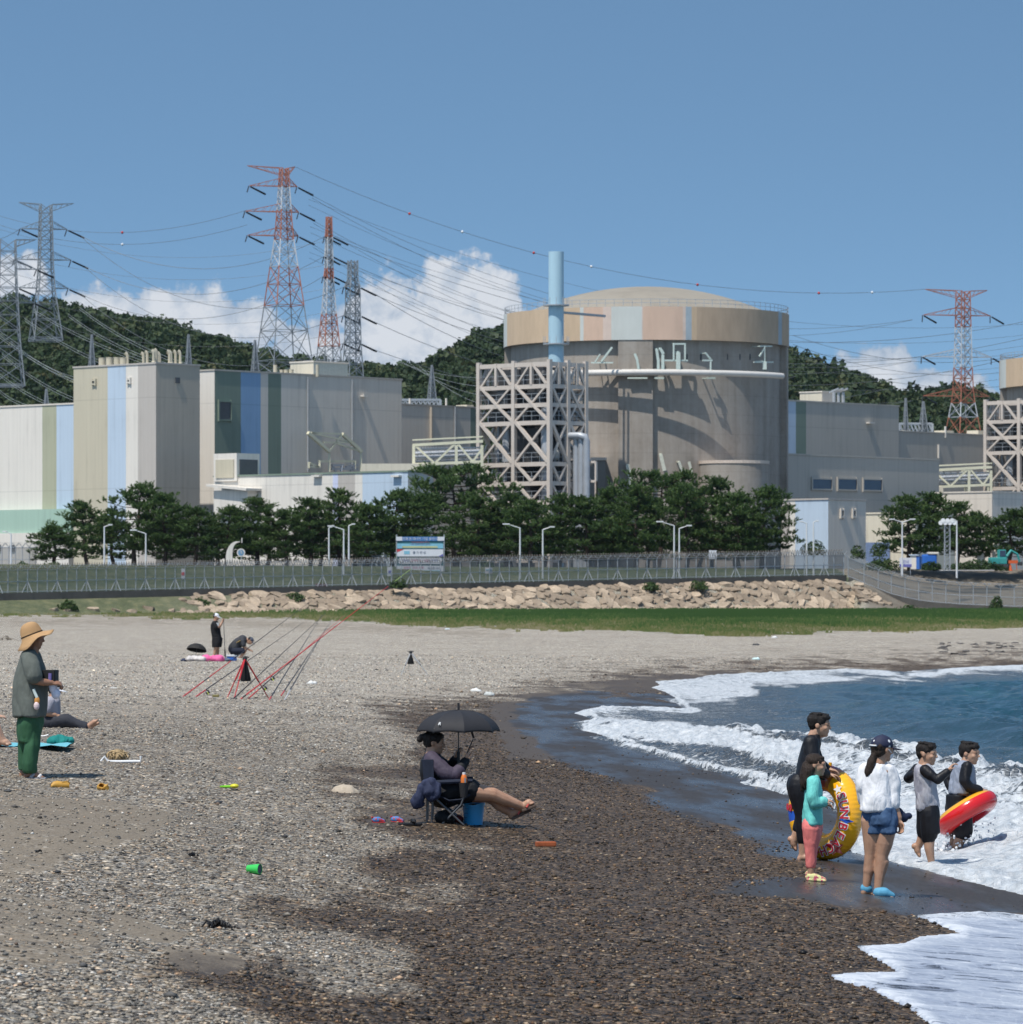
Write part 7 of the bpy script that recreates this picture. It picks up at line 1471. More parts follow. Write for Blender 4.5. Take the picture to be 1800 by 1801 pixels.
def girl_turquoise():
    p = Person('person in turquoise top and pink leggings standing before the orange swim ring', 1432, 1549); k = p.k; L = lambda u, v, y=0: p.L(*Z4(u, v), y); m = p.m
    h = 37.5*k; M, q = head(m, L(368, 562), (1, -.12, -.10), (.05, 0, 1), h); limb(m, [L(345, 665), L(358, 610)], [.05, .045])
    loft(m, [(L(335, 1070), .11, .075), (L(335, 930), .11, .075), (L(345, 790), .12, .07), (L(345, 700), .13, .06), (L(345, 655), .055, .048)], p.f)
    limb(m, [L(340, 710, -.12), L(335, 840, -.15), L(350, 880, -.155), L(430, 865, -.12)], [.042, .036, .034, .026]); hand(m, L(430, 865, -.12), (1, .1, .05), (0, .3, -1), .13, .9, -1)
    limb(m, [L(345, 710, .12), L(360, 850, .14), L(440, 900, .1)], [.04, .034, .025]); hand(m, L(440, 900, .1), (1, 0, -.2), (0, -.4, -1), .13, .8, 1)
    limb(m, [L(330, 1080, -.05), L(325, 1260, -.045), L(322, 1500, -.04)], [.072, .05, .033]); p.foot(L(322, 1500, -.04), L(302, 1532, -.04), L(430, 1542, -.07), .032); limb(m, [L(345, 1080, .05), L(330, 1260, .05), L(328, 1490, .05)], [.072, .05, .033]); p.foot(L(328, 1490, .05), L(300, 1520, .05), L(390, 1526, .05), .032)
    p.body(SK4)
    s = MB(); f_ = k/4.867; loft(s, [(L(338, 1068), .14, 80*f_), (L(336, 940), .135, 79*f_), (L(345, 800), .14, 68*f_), (L(345, 705), .145, 55*f_), (L(342, 650), .068, 42*f_)], p.f); limb(s, [L(338, 705, -.115), L(330, 830, -.152), L(350, 885, -.155), L(422, 868, -.125)], [.058, .055, .052, .040]); limb(s, [L(345, 710, .12), L(360, 850, .14), L(425, 893, .108)], [.058, .05, .038])
    p.wear('rash_top', s, cloth('turquoise', (.16, .58, .53), .6, .7), .009, 2, .014, 4, 14)
    t = MB(); limb(t, [L(330, 1060, -.04), L(328, 1100, -.05), L(322, 1260, -.045), L(318, 1415, -.04)], [.090, .090, .062, .046]); limb(t, [L(348, 1060, .04), L(346, 1100, .05), L(332, 1260, .05), L(326, 1415, .05)], [.088, .088, .062, .046]); p.wear('leggings', t, cloth('coral_pink', (.80, .22, .20), .6, .5), .008, 2, .006, 5, 14)
    hr = MB(); e = lambda c, r: hr.ell(q(*c), tuple(x*h for x in r), 9, M=M); e((0, -.09, .18), (.37, .45, .35)); e((0, -.26, -.06), (.30, .22, .32)); e((0, .15, .36), (.27, .20, .11)); limb(hr, [L(300, 560), L(278, 640), L(268, 720), L(252, 775)], [.050, .054, .042, .016]); limb(hr, [L(310, 600, -.05), L(288, 700, -.06), L(282, 750, -.05)], [.045, .04, .016]); p.wear('hair', hr, HAIRBR, .008, 2, .009, 2, 30)
    eyes(q, h, M, p.r)
    YS = cloth('yellow_shoe', (.62, .60, .28), .7, .3, ((.5, .10, .16), 38)); 
    for y, u0, u1, v in ((-.05, 285, 452, 1540), (.05, 280, 400, 1524)):
        s = MB(); A, B = L(u0, v, y), L(u1, v+8, y-.02); limb(s, [A+Vector((.03, 0, .028)), A.lerp(B, .4)+Vector((0, 0, .028)), B+Vector((-.02, 0, .014))], [.036, .036, .019]); s.bar(A, B, .075, .018); p.wear('shoe', s, YS, .007, 2, 0)
girl_turquoise()
def girl_white():
    p = Person('person in white top, denim shorts and dotted cap watching the waves', 1545, 1574, (.6, .8, 0)); k = p.k; L = lambda u, v, y=0: p.L(*Z4(u, v), y); m = p.m; f_ = k/4.867
    h = 45*k; M, q = head(m, L(938, 425), (.80, .58, -.06), (.03, 0, 1), h); limb(m, [L(900, 555), L(915, 490)], [.055, .05])
    loft(m, [(L(918, 1010), .12, .09), (L(905, 880), .11, .08), (L(895, 720), .11, .075), (L(895, 610), .115, .06), (L(898, 545), .055, .05)], p.f)
    limb(m, [L(985, 615, .0), L(1022, 760, .0), L(1030, 890, -.03), L(1074, 1010, -.04)], [.045, .042, .038, .028]); hand(m, L(1074, 1030, -.04), (.3, .1, -1), (-.6, -.5, 0), .175, .9, -1)
    limb(m, [L(795, 610, .02), L(765, 770, .02), L(780, 900, .1)], [.05, .04, .03]); hand(m, L(780, 900, .1), (.3, .8, .2), (.5, 0, -1), .165, .9, 1)
    limb(m, [L(850, 1040, .02), L(846, 1230, .02), L(835, 1330, .02), L(800, 1620, .04)], [.105, .078, .056, .036]); limb(m, [L(838, 1390, .035), L(820, 1470, .03)], [.062, .052]); limb(m, [L(970, 1040, -.02), L(950, 1230, -.03), L(930, 1330, -.03), L(893, 1640, -.04)], [.105, .078, .058, .038]); limb(m, [L(932, 1390, -.02), L(912, 1480, -.025)], [.065, .055])
    p.foot(L(800, 1620, .04), L(782, 1655, .04), L(850, 1668, .06), .035); p.foot(L(893, 1645, -.04), L(878, 1680, -.06), L(1035, 1692, -.06), .036)
    p.body(SK1)
    s = MB(); loft(s, [(L(890, 952), 146*f_, .145), (L(890, 870), 136*f_, .14), (L(893, 740), 124*f_, .13), (L(893, 640), 116*f_, .11), (L(893, 575), 84*f_, .085), (L(897, 538), 46*f_, .06)], (0, 1, 0)); limb(s, [L(985, 605, .0), L(1022, 740, .0), L(1018, 885, -.03)], [.068, .070, .062]); limb(s, [L(805, 605, .02), L(780, 760, .03), L(784, 860, .06)], [.066, .064, .052]); p.wear('white_top', s, cloth('white_knit', (.74, .74, .76), .85, .7), .009, 2, .022, 3, 10)
    DEN = cloth('denim', (.055, .105, .20), .85, .6); t = MB(); loft(t, [(L(905, 925), .150, .115), (L(912, 1010), .165, .135), (L(918, 1070), .165, .13)], p.f); loft(t, [(L(862, 1040, .01), 66*f_, .11), (L(862, 1148, .01), 68*f_, .105)], (0, 1, 0)); loft(t, [(L(972, 1040, -.02), 80*f_, .115), (L(975, 1142, -.03), 82*f_, .11)], (0, 1, 0)); o = p.wear('denim_shorts', t, DEN, .009, 2, .014, 4, 18)
    hr = MB(); e = lambda c, r: hr.ell(q(*c), tuple(x*h for x in r), 9, M=M); e((0, -.12, .08), (.345, .40, .33)); e((0, -.24, -.12), (.29, .23, .23)); limb(hr, [L(862, 480, -.05), L(838, 530, -.06), L(815, 620, -.06), L(812, 690, -.05)], [.030, .038, .040, .010]); p.wear('hair', hr, HAIRBR, .007, 1, .009, 2, 30)
    t = NT('dotted_navy'); v = t.voro(t.coord(), 13, rnd=.35); t.base(t.mix(t.sst(v.outputs['Distance'], .20, .17), (.014, .018, .05), (.75, .75, .75))).rough(.75); cp = cap(p, q, M, h, t.mat, .55, .10, tilt=-.06); MB().tube([q(-.2, -.50, .12), q(0, -.54, .12), q(.2, -.50, .12)], .008, 6).build('back_strap', mat('white_strap', (.7, .7, .7), .6), cp)
    mk = MB(); mk.ell(q(0, .26, -.20), (.27*h, .22*h, .23*h), 9, M=M); mk.ell(q(0, .36, -.16), (.15*h, .17*h, .17*h), 8, M=M); o = p.wear('face_mask', mk, mat('mask_white', (.76, .76, .78), .8), .007, 2, 0); MB().tube([q(.30, .20, -.12), q(.36, .02, -.02), q(.33, -.08, .04)], .004, 5).build('ear_loop', mat('mask_white', (.76, .76, .78), .8), o); eyes(q, h, M, p.r)
    BS = cloth('blue_shoe', (.10, .33, .50), .65, .5)
    for a, b_, y in (((768, 1660), (855, 1664), .05), ((868, 1690), (1042, 1698), -.06)):
        s = MB(); A, B = L(*a, y), L(*b_, y); limb(s, [A+Vector((.03, 0, .042)), A.lerp(B, .45)+Vector((0, 0, .042)), B+Vector((-.03, 0, .022))], [.050, .050, .030]); p.wear('shoe', s, BS, .008, 2, .003)
    s = MB(); A = L(1110, 1000, .02); limb(s, [A+Vector((-.06, 0, .05)), A+Vector((-.03, 0, .0)), A+Vector((.015, 0, -.015))], [.04, .042, .034]); limb(s, [A+Vector((-.02, 0, -.02)), A+Vector((.055, .02, .0))], [.024, .024]); o = remesh('rolled_cap', s, .008, 2, cloth('navy_cap', (.016, .024, .055)), None, .014, 14); o.location = p.p; tag(o, 'navy cloth cap held beside the denim shorts', 'cap')
girl_white()
def boy_grey():
    p = Person('person in grey shirt with black sleeves pointing ahead and stepping into the foam', 1640, 1527); k = p.k; L = lambda u, v, y=0: p.L(*Z5(u, v), y); m = p.m; f_ = k/5.457
    h = 39*k; M, q = head(m, L(712, 305), (.93, -.36, -.08), (.05, 0, 1), h); limb(m, [L(690, 420), L(705, 360)], [.052, .05])
    loft(m, [(L(715, 850), .10, .07), (L(705, 700), .10, .07), (L(695, 560), .105, .07), (L(690, 460), .11, .06), (L(690, 405), .055, .05)], p.f)
    limb(m, [L(690, 460, -.14), L(790, 545, -.19), L(900, 465, -.16)], [.046, .04, .028]); hand(m, L(903, 462, -.16), (.55, -.05, .85), (.6, 0, -.5), .15, .75, -1)
    limb(m, [L(640, 460, .14), L(545, 545, .16), L(610, 500, .02)], [.045, .038, .028]); hand(m, L(612, 500, .03), (1, -.4, .2), (0, -.4, -.8), .14, .7, 1)
    limb(m, [L(735, 860, -.05), L(728, 1080, -.06), L(728, 1200, -.06), L(752, 1350, -.05)], [.085, .062, .052, .034]); p.foot(L(752, 1345, -.05), L(738, 1382, -.05), L(832, 1402, -.08), .034); limb(m, [L(715, 860, .05), L(690, 1075, .07), L(640, 1190, .09)], [.085, .06, .038]); p.foot(L(640, 1188, .09), L(598, 1195, .09), L(655, 1300, .09), .034)
    p.body(SK4)
    GS = cloth('grey_marl', (.36, .36, .40), .8, .6, ((.27, .27, .32), 7)); s = MB(); loft(s, [(L(712, 838), .142, 98*f_), (L(708, 720), .14, 96*f_), (L(700, 570), .145, 92*f_), (L(690, 470), .14, 82*f_), (L(690, 405), .07, 52*f_)], p.f); p.wear('shirt', s, GS, .009, 2, .030, 3, 12)
    s = MB(); limb(s, [L(685, 455, -.12), L(735, 500, -.165), L(792, 548, -.19), L(890, 472, -.165)], [.058, .053, .045, .036]); limb(s, [L(640, 458, .13), L(545, 545, .16), L(595, 505, .05)], [.062, .05, .038]); p.wear('sleeve', s, BLKW, .009, 2, .010, 6, 12)
    t = MB(); limb(t, [L(730, 850, -.045), L(735, 900, -.05), L(728, 1060, -.06), L(722, 1110, -.06)], [.105, .105, .085, .066]); limb(t, [L(715, 850, .045), L(715, 900, .05), L(694, 1060, .07)], [.105, .103, .08]); loft(t, [(L(780, 900, -.06), .07, 40*f_), (L(775, 1060, -.06), .07, 52*f_)], p.f); p.wear('shorts', t, BLKW, .009, 2, .010, 7, 9)
    short_hair(p, q, M, h, vol=.99, seed=4); eyes(q, h, M, p.r)
boy_grey()
def boy_ring():
    p = Person('person wading with a red swim ring round the waist', 1675, 1513); k = p.k; L = lambda u, v, y=0: p.L(*Z5(u, v), y); m = p.m; f_ = k/5.457
    h = 38.5*k; M, q = head(m, L(1122, 300), (.88, -.45, -.10), (.08, 0, 1), h); limb(m, [L(1080, 410), L(1105, 355)], [.06, .056])
    loft(m, [(L(1010, 760), .125, .100), (L(1035, 690), .125, .10), (L(1045, 620), .11, .085), (L(1060, 500), .11, .08), (L(1070, 430), .115, .065), (L(1078, 390), .06, .055)], p.f)
    limb(m, [L(1085, 430, -.14), L(1065, 560, -.18), L(1100, 610, -.17), L(1225, 650, -.14)], [.05, .046, .042, .030]); hand(m, L(1225, 650, -.14), (1, .1, -.1), (0, .3, -1), .15, .8, -1); limb(m, [L(1040, 440, .14), L(930, 560, .18), L(960, 660, .12)], [.048, .04, .03]); hand(m, L(960, 660, .12), (.5, .2, -1), (.6, 0, 0), .15, .7, 1)
    limb(m, [L(1030, 800, -.06), L(1045, 1060, -.07), L(955, 1310, -.03)], [.10, .072, .038]); p.foot(L(955, 1300, -.03), L(930, 1322, -.03), L(1020, 1330, -.05), .036); limb(m, [L(1010, 800, .06), L(1005, 1060, .08), L(960, 1300, .10)], [.10, .07, .038]); p.foot(L(960, 1290, .10), L(940, 1312, .1), L(1010, 1316, .1), .036)
    p.body(SK4)
    s = MB(); loft(s, [(L(1045, 682), .155, 112*f_), (L(1050, 600), .155, 114*f_), (L(1062, 500), .155, 102*f_), (L(1070, 430), .15, 84*f_), (L(1078, 388), .072, 55*f_)], p.f); p.wear('shirt', s, cloth('slate_grey', (.26, .29, .36), .7, .7), .009, 2, .028, 8, 12)
    s = MB(); limb(s, [L(1085, 425, -.125), L(1062, 555, -.18), L(1100, 612, -.17), L(1205, 645, -.145)], [.060, .055, .048, .037]); limb(s, [L(1040, 440, .13), L(930, 560, .18), L(955, 640, .13)], [.066, .052, .04]); p.wear('sleeve', s, BLKW, .009, 2, .016, 9, 14)
    t = MB(); loft(t, [(L(1005, 700), .15, 105*f_), (L(1015, 850), .16, 112*f_)], p.f); limb(t, [L(1030, 820, -.06), L(1048, 1040, -.07)], [.125, .105]); limb(t, [L(1010, 820, .06), L(1010, 1040, .08)], [.125, .10]); p.wear('shorts', t, BLKW, .009, 2, .012, 7, 9)
    short_hair(p, q, M, h, vol=1.0, seed=6); eyes(q, h, M, p.r); return p
RB_P = boy_ring()
# ---- swim rings
def torus(Rm, rm, mats_of, n=96, nt=28, wr=0.0):
    m = MB(); V = []; Fs = []; ms = []
    for i in range(n):
        a = 2*math.pi*i/n
        for j in range(nt):
            b_ = 2*math.pi*j/nt; w = wr*(max(0, math.cos(b_))**4+max(0, -math.cos(b_))**4)*math.sin(a*64+.8*math.sin(a*7)) if wr else 0
            rr = rm+w; V.append(((Rm+rr*math.cos(b_))*math.sin(a), rr*math.sin(b_), (Rm+rr*math.cos(b_))*math.cos(a)))
    for i in range(n):
        for j in range(nt): Fs.append((i*nt+j, i*nt+(j+1) % nt, ((i+1) % n)*nt+(j+1) % nt, ((i+1) % n)*nt+j)); ms.append(mats_of(360*(i+.5)/n, 360*(j+.5)/nt))
    m.v = V; m.f = Fs; m.m = ms; return m
def vinyl(name, c): 
    t = NT('vinyl_'+name); t.base(c).rough(.22).spec(.55); t.b.inputs['Coat Weight'].default_value = .3; t.b.inputs['Coat Roughness'].default_value = .12; return t.mat
VO = vinyl('orange', (.98, .47, .012)); VM = vinyl('maroon', (.30, .020, .03)); VB = vinyl('blue', (.02, .10, .50)); VR = vinyl('red', (.62, .012, .014)); VY = vinyl('yellow', (.72, .36, .02)); VW = vinyl('white', (.8, .8, .78)); VRU = vinyl('rust', (.50, .13, .015))
kR = girl_k = G(1452, 1520).y/F
b = G(1452, 1512); kk = b.y/F; Rm, rm = 60.5*kk, 23.0*kk
r = empty('swim_ring', b+Vector((0, 0, Rm+rm)), 0, 'big orange swim ring lettered SUN BEACH held upright by the person in black', 'swim ring'); r.rotation_euler = (0, R(8), R(-49))
def mo(a, t):
    if a > 318 or a < 14: return 1
    if 14 <= a < 24: return 3
    if 246 < a < 262: return 2
    return 0
torus(Rm, rm, mo, 200, 28, .0026).build('tube', [VO, VM, VB, VRU], r, smooth=True)
def on_ring(parent, a, t, make, lift):
    """stand a flat mark on the tube: a = degrees round the ring clockwise from the top, t = degrees round the tube from the outer rim to the front"""
    a, t = R(a), R(-t); e_r = Vector((math.sin(a), 0, math.cos(a))); nrm = (e_r*math.cos(t)+Vector((0, 1, 0))*math.sin(t)).normalized(); tan = Vector((math.cos(a), 0, -math.sin(a))); up = nrm.cross(tan)
    pnt = e_r*Rm+nrm*(rm+lift); o = make(); X = tan; Y = nrm.cross(X); o.parent = parent; o.matrix_local = Matrix(((X.x, Y.x, nrm.x, pnt.x), (X.y, Y.y, nrm.y, pnt.y), (X.z, Y.z, nrm.z, pnt.z), (0, 0, 0, 1))); return o
def letter(ch, size, mt, off=0.0):
    cu = bpy.data.curves.new('letter', 'FONT'); cu.body = ch; cu.size = size; cu.align_x = 'CENTER'; cu.align_y = 'CENTER'; cu.offset = off; cu.extrude = .001; cu.resolution_u = 3
    o = bpy.data.objects.new('tmp', cu); C.objects.link(o); me = bpy.data.meshes.new_from_object(o.evaluated_get(bpy.context.evaluated_depsgraph_get())); bpy.data.objects.remove(o); me.materials.clear(); me.materials.append(mt); return mobj('letter', me)
def star(sz, mt, n=5, inner=.45):
    V = [(0, 0, 0)]+[(sz*(1 if i % 2 == 0 else inner)*math.sin(math.pi*i/n), sz*(1 if i % 2 == 0 else inner)*math.cos(math.pi*i/n), 0) for i in range(2*n)]; m = MB().add(V, [(0, 1+i, 1+(i+1) % (2*n)) for i in range(2*n)]); return m.build('star', mt)
LR = vinyl('letter_red', (.55, .02, .045))
for ch, a in (('S', 55), ('U', 68.5), ('N', 82), ('B', 100), ('E', 114), ('A', 128.5), ('C', 143), ('H', 158)):
    on_ring(r, a, 72, lambda: letter(ch, .135, VW, .010), .004); on_ring(r, a, 72, lambda: letter(ch, .135, LR, .002), .0075)
on_ring(r, 43, 72, lambda: star(.055, VW), .004); on_ring(r, 171, 72, lambda: star(.045, LR), .004); on_ring(r, 91, 60, lambda: star(.085, VB, 4, .3), .0025); on_ring(r, 136, 55, lambda: star(.10, LR, 5, .5), .002); on_ring(r, 268, 72, lambda: letter('S', .15, LR, .008), .004)
MB().tube([(0, 0, Rm+rm-.01), (0, 0, Rm+rm+.03)], .018, 10).build('valve', VO, r)
HD = MB().tube([(Rm*.1-.05, -rm*.6, Rm-.0), (.0, -rm*1.25, Rm+.02), (.1, -rm*.7, Rm)], .02, 8).build('handle', mat('strap_black', (.015, .015, .017), .5), r)
kk = RB_P.k; Rm, rm = 42.0*kk, 17.5*kk
r = empty('swim_ring', RB_P.L(1700, 1429, -.02)+RB_P.p, 0, 'red swim ring with a yellow top worn tilted by the wading person', 'swim ring')
M_ = Matrix.Rotation(R(-31), 3, 'Y') @ Matrix.Rotation(R(-13), 3, 'X') @ Matrix.Rotation(R(90), 3, 'X'); r.rotation_euler = M_.to_euler()
torus(Rm, rm, lambda a, t: 1 if 38 < t < 128 else 0, 140, 32, .003).build('tube', [VR, VY], r, smooth=True)
# ================================================================== things lying about
def lay(o, px, py, label, cat, dz=0, group=None):
    o.location = G(px, py)+Vector((0, 0, dz)); return tag(o, label, cat, group)
YC = mat('clog_yellow', (.55, .30, .055), .55, .1, 4)
def clog(label, px, py, rz, wpx, tip=0):
    q = G(px, py); r = empty('clog', q, rz, label, 'clog'); s = wpx*q.y/F/.25; m = MB(); V = []; n = 20
    prof = [(-.12, .0, .035, .080), (-.10, .0, .045, .095), (-.03, .0, .048, .098), (.03, .0, .052, .115), (.09, .0, .050, .095), (.125, .0, .025, .05)]
    for x, y, w, hgt in prof:
        for j in range(n): a = 2*math.pi*j/n; V.append((x*s, w*math.cos(a)*s, (hgt/2+hgt/2*math.sin(a))*s))
    Fs = [(i*n+j, i*n+(j+1) % n, (i+1)*n+(j+1) % n, (i+1)*n+j) for i in range(5) for j in range(n) if not (i in (1, 2) and 2 <= j <= 7)]+[tuple(range(n))[::-1], tuple(range(5*n, 6*n))]
    o = m.add(V, Fs).build('shoe_body', YC, r, smooth=True); o.modifiers.new('t', 'SOLIDIFY').thickness = .008; o.rotation_euler = (tip, 0, 0); MB().tube([(-.02*s, .048*s, .045*s), (-.11*s, .05*s, .075*s), (-.145*s, 0, .08*s), (-.11*s, -.05*s, .075*s), (-.02*s, -.048*s, .045*s)], .007*s, 6).build('heel_strap', YC, o); return r
clog('yellow clog on its side nearer the hat wearer\'s feet', 107, 1385, R(200), 33, R(50)); clog('yellow clog turned end on, farther right', 184, 1389, R(125), 30, R(-35))
def sandal(label, px, py, rz):
    q = G(px, py); r = empty('aqua_shoe', q, rz, label, 'shoe'); r.scale = (.68, .68, .68); s = MB(); limb(s, [(-.06, 0, .045), (0, 0, .045), (.075, 0, .025)], [.045, .047, .03]); remesh('upper', s, .007, 2, cloth('aqua_blue', (.06, .20, .45), .6, .4, ((.45, .05, .06), 24)), r); o = MB().box((.005, 0, .008), (.19, .075, .016)).build('sole', mat('sole_red', (.45, .035, .035), .6), r, bevel=.005); MB().tube([(-.09, -.03, .08), (-.10, 0, .085), (-.09, .03, .08)], .012, 6).build('rim', mat('sole_red', (.45, .035, .035), .6), r)
sandal('blue and red child shoe farthest from the camp chair', 666, 1447, R(8)); sandal('blue and red child shoe beside the black slipper', 699, 1446, R(-15))
q = G(722, 1452); r = empty('slipper', q, R(18), 'black rubber slipper lying behind the camp chair', 'slipper'); MB().box((0, 0, .015), (.24, .09, .03)).build('sole', mat('rubber_black', (.012, .012, .013), .6), r, bevel=.012); MB().tube([(.02, -.05, .03), (.035, -.03, .05), (.04, .03, .05), (.03, .05, .03)], .020, 8).build('strap', mat('rubber_black', (.012, .012, .013), .6), r)
# green beaker, toy spade, seaweed, brick, sand heap
q = G(448, 1537); r = empty('beaker', q+Vector((0, 0, .04)), R(-25), 'green plastic beaker lying on its side on the shingle', 'beaker'); m = MB().lathe([(.030, -.06), (.042, .05), (.038, .05), (.027, -.055), (0, -.055)], 24, M=Matrix.Rotation(R(90), 3, 'Y')); m.build('cup', mat('beaker_green', (.05, .52, .10), .35, .05, 3), r, smooth=True); MB().lathe([(.0385, .046), (0, .046)], 24, M=Matrix.Rotation(R(90), 3, 'Y')).build('inside', mat('beaker_inside', (.06, .09, .10), .5), r)
q = G(404, 1387); r = empty('toy_spade', q, R(-30), 'lime and yellow toy spade lying on the shingle', 'toy'); MB().tube([(-.07, 0, .02), (.02, 0, .025)], .014, 8).build('handle', mat('lime', (.22, .62, .03), .35), r, smooth=True); s = MB(); s.ell((.065, 0, .03), (.05, .045, .025), 8); s.build('scoop', mat('toy_yellow', (.65, .60, .04), .35), r, smooth=True); MB().tube([(-.10, -.03, .02), (-.075, 0, .022), (-.10, .03, .02)], .012, 6).build('grip', mat('lime', (.22, .62, .03), .35), r)
def weed(label, px, py, wpx, n=70, seed=1, c=(.010, .009, .009), nm='seaweed'):
    g = random.Random(seed); q = G(px, py); s = wpx*q.y/F; m = MB()
    for i in range(n):
        a = g.gauss(0, .24)*s; b_ = g.gauss(0, .10)*s; d = Vector((g.gauss(.3, .6), g.gauss(0, .5), g.uniform(-.1, .5))).normalized()*s*g.uniform(.1, .25); z = max(0, .26*s*(1-abs(a)/(s*.5))*g.random()); m.tube([(a, b_, z+.005), (a+d.x*.5, b_+d.y*.5, z+abs(d.z)*.5+.012), (a+d.x, b_+d.y, max(.003, z+d.z*.2))], [.008, .010, .004], 5)
    o = m.build(nm, mat(nm+str(seed), c, .45, .3, 8)); o.location = q; tag(o, label, nm.replace('_', ' '))
weed('black clump of dry seaweed lying on the dry shingle', 378, 1632, 52, 110, 1); weed('small dark seaweed scrap left of the green beaker', 338, 1506, 16, 20, 2); weed('heap of pale driftwood and weed near the left picture edge', 10, 1126, 28, 60, 4, (.12, .095, .065), 'driftwood_heap'); weed('brown weed scrap below the yellow clogs', 70, 1500, 10, 12, 5)
o = MB().box((0, 0, .02), (.20, .09, .05)).build('brick', mat('brick_red', (.33, .085, .03), .85, .2, 6), None, bevel=.012); o.rotation_euler = (0, 0, R(12)); lay(o, 960, 1488, 'flat orange red brick lying on the dark wet shingle', 'brick')
def heap(name, label, px, py, wpx, hpx, mt, cat, n=26, disp=.25, dz=-.02):
    q = G(px, py); s = wpx*q.y/F/2; hh = hpx*q.y/F; m = MB().ell((0, 0, 0), (s, s*.8, hh), n); o = m.build(name, mt, None, smooth=True)
    for v in o.data.vertices: nz = mnoise.noise(v.co*5+Vector((px, 0, 0)))+.5*mnoise.noise(v.co*14); v.co *= 1+disp*nz
    o.location = q+Vector((0, 0, dz)); return tag(o, label, cat)
heap('sand_heap', 'little pale sand heap left of the camp chair', 608, 1394, 52, 17, mat('pale_sand', (.44, .37, .29), .95, .12, 30, .2, .6, 60), 'sand heap')
g = random.Random(21); q = G(208, 1338); kk = q.y/F; m = MB()
for i in range(75):
    ax = Vector((g.gauss(0, 1), g.gauss(0, 1), g.gauss(0, .6))).normalized(); u_, v_, _ = frame(ax); r_ = g.uniform(.6, 1.0); c_ = Vector((g.gauss(0, .12), g.gauss(0, .12), g.gauss(0, .08)))
    P_ = [c_+(u_*math.cos(t)+v_*math.sin(t))*r_+Vector((g.gauss(0, .04), g.gauss(0, .04), g.gauss(0, .04))) for t in np.linspace(0, g.uniform(3, 6.2), 12)]
    m.tube([(p.x*17*kk, p.y*15*kk, max(.004, (p.z*.9+.55)*13*kk)) for p in P_], g.uniform(.005, .010), 5)
o = m.build('rope_bundle', mat('rope_straw', (.40, .29, .16), .95, .35, 30), None, smooth=True); o.location = q; tag(o, 'ball of tangled straw coloured rope on the shingle right of the hat wearer', 'rope')
q = G(213, 1341); m = MB(); kk = q.y/F; P_ = [(-34, 0, 0), (-28, 0, 8), (-22, 0, 0), (-5, 0, -2), (35, 0, 0), (36, 0, 9)]; m.tube([(x*kk, -.05, max(.012, z*kk+.015)) for x, y, z in P_], .017, 8); o = m.build('white_tube', mat('white_plastic', (.72, .72, .72), .45), None, smooth=True); o.location = q; tag(o, 'bent white plastic tube lying under the rope ball', 'tube')
q = G(200, 1211); o = MB().tube([(-.07, 0, .03), (-.05, 0, .02), (.10, 0, .02)], [.02, .012, .008], 6).build('white_spoon', mat('white_plastic', (.72, .72, .72), .45), None, smooth=True); o.rotation_euler = (0, 0, R(-20)); o.location = q; tag(o, 'small white plastic piece lying alone behind the hat wearer', 'litter')
kk = G(60, 1312).y/F; q = G(40, 1312); m = MB(); V = []
for i in range(15):
    for j in range(6): x = -95+i*12.8; V.append((x*kk, (j-2.5)*.22, .02+.012*math.sin(i*1.7+j)+.012*mnoise.noise(Vector((i, j, 0)))))
o = m.add(V, [(i*6+j, (i+1)*6+j, (i+1)*6+j+1, i*6+j+1) for i in range(14) for j in range(5)]).build('beach_mat', cloth('mat_cyan', (.16, .46, .54), .7, .5), None, smooth=True); o.location = q; tag(o, 'light blue beach mat spread behind the hat wearer', 'mat')
o = MB(); [o.ell((x, y, z), (a, b_, c), 7) for x, y, z, a, b_, c in ((0, 0, .05, .12, .10, .075), (.08, .02, .05, .08, .08, .065), (-.09, -.02, .04, .08, .07, .05))]; o = remesh('towel', o, .010, 2, cloth('teal', (.015, .20, .18), .85, .6), None, .035, 12); lay(o, 107, 1313, 'crumpled teal towel on the end of the blue mat', 'towel', .02)
o = MB().tube([(-.1, 0, .02), (0, 0, .012), (.06, 0, .03)], .012, 6).build('white_string', mat('white_plastic', (.72, .72, .72), .45), None); lay(o, 78, 1296, 'short white string lying above the blue mat', 'string')
# anglers' camp
q = G(348, 1152); kk = q.y/F; r = empty('camp_parasol', q, R(-5), 'small black parasol lying open on the beach behind the anglers\' towels', 'parasol'); m = MB(); V = [(0, 0, 0)]; n = 24; M_ = Matrix.Rotation(R(-14), 3, 'X') @ Matrix.Rotation(R(6), 3, 'Y')
m.lathe([(0, .0), (.16, -.025), (.28, -.09), (.37, -.18), (.41, -.28)], 16, M=M_, c=(0, 0, .46)); m.build('canopy', mat('parasol_black', (.02, .018, .016), .75), r, smooth=False); MB().bar((0, 0, .46), tuple(Vector((0, 0, .46))+M_ @ Vector((0, 0, -.44))), .02).build('shaft', DARKM, r)
def towel(label, px, py, wpx, hpx, c, nm, seed):
    q = G(px, py); kk = q.y/F; m = MB(); w = wpx*kk/2; hh = hpx*kk
    for i in range(4): m.ell((-w+w*2*(i+.5)/4, random.Random(seed+i).uniform(-.1, .1), hh*.4), (w*.62, .22, hh*(.36+.22*((i*7+seed) % 3)/2)), 7)
    o = remesh('towel', m, .016, 2, cloth(nm, c, .85, .6), None, .04, 9, seed=seed); o.location = q; tag(o, label, 'towel')
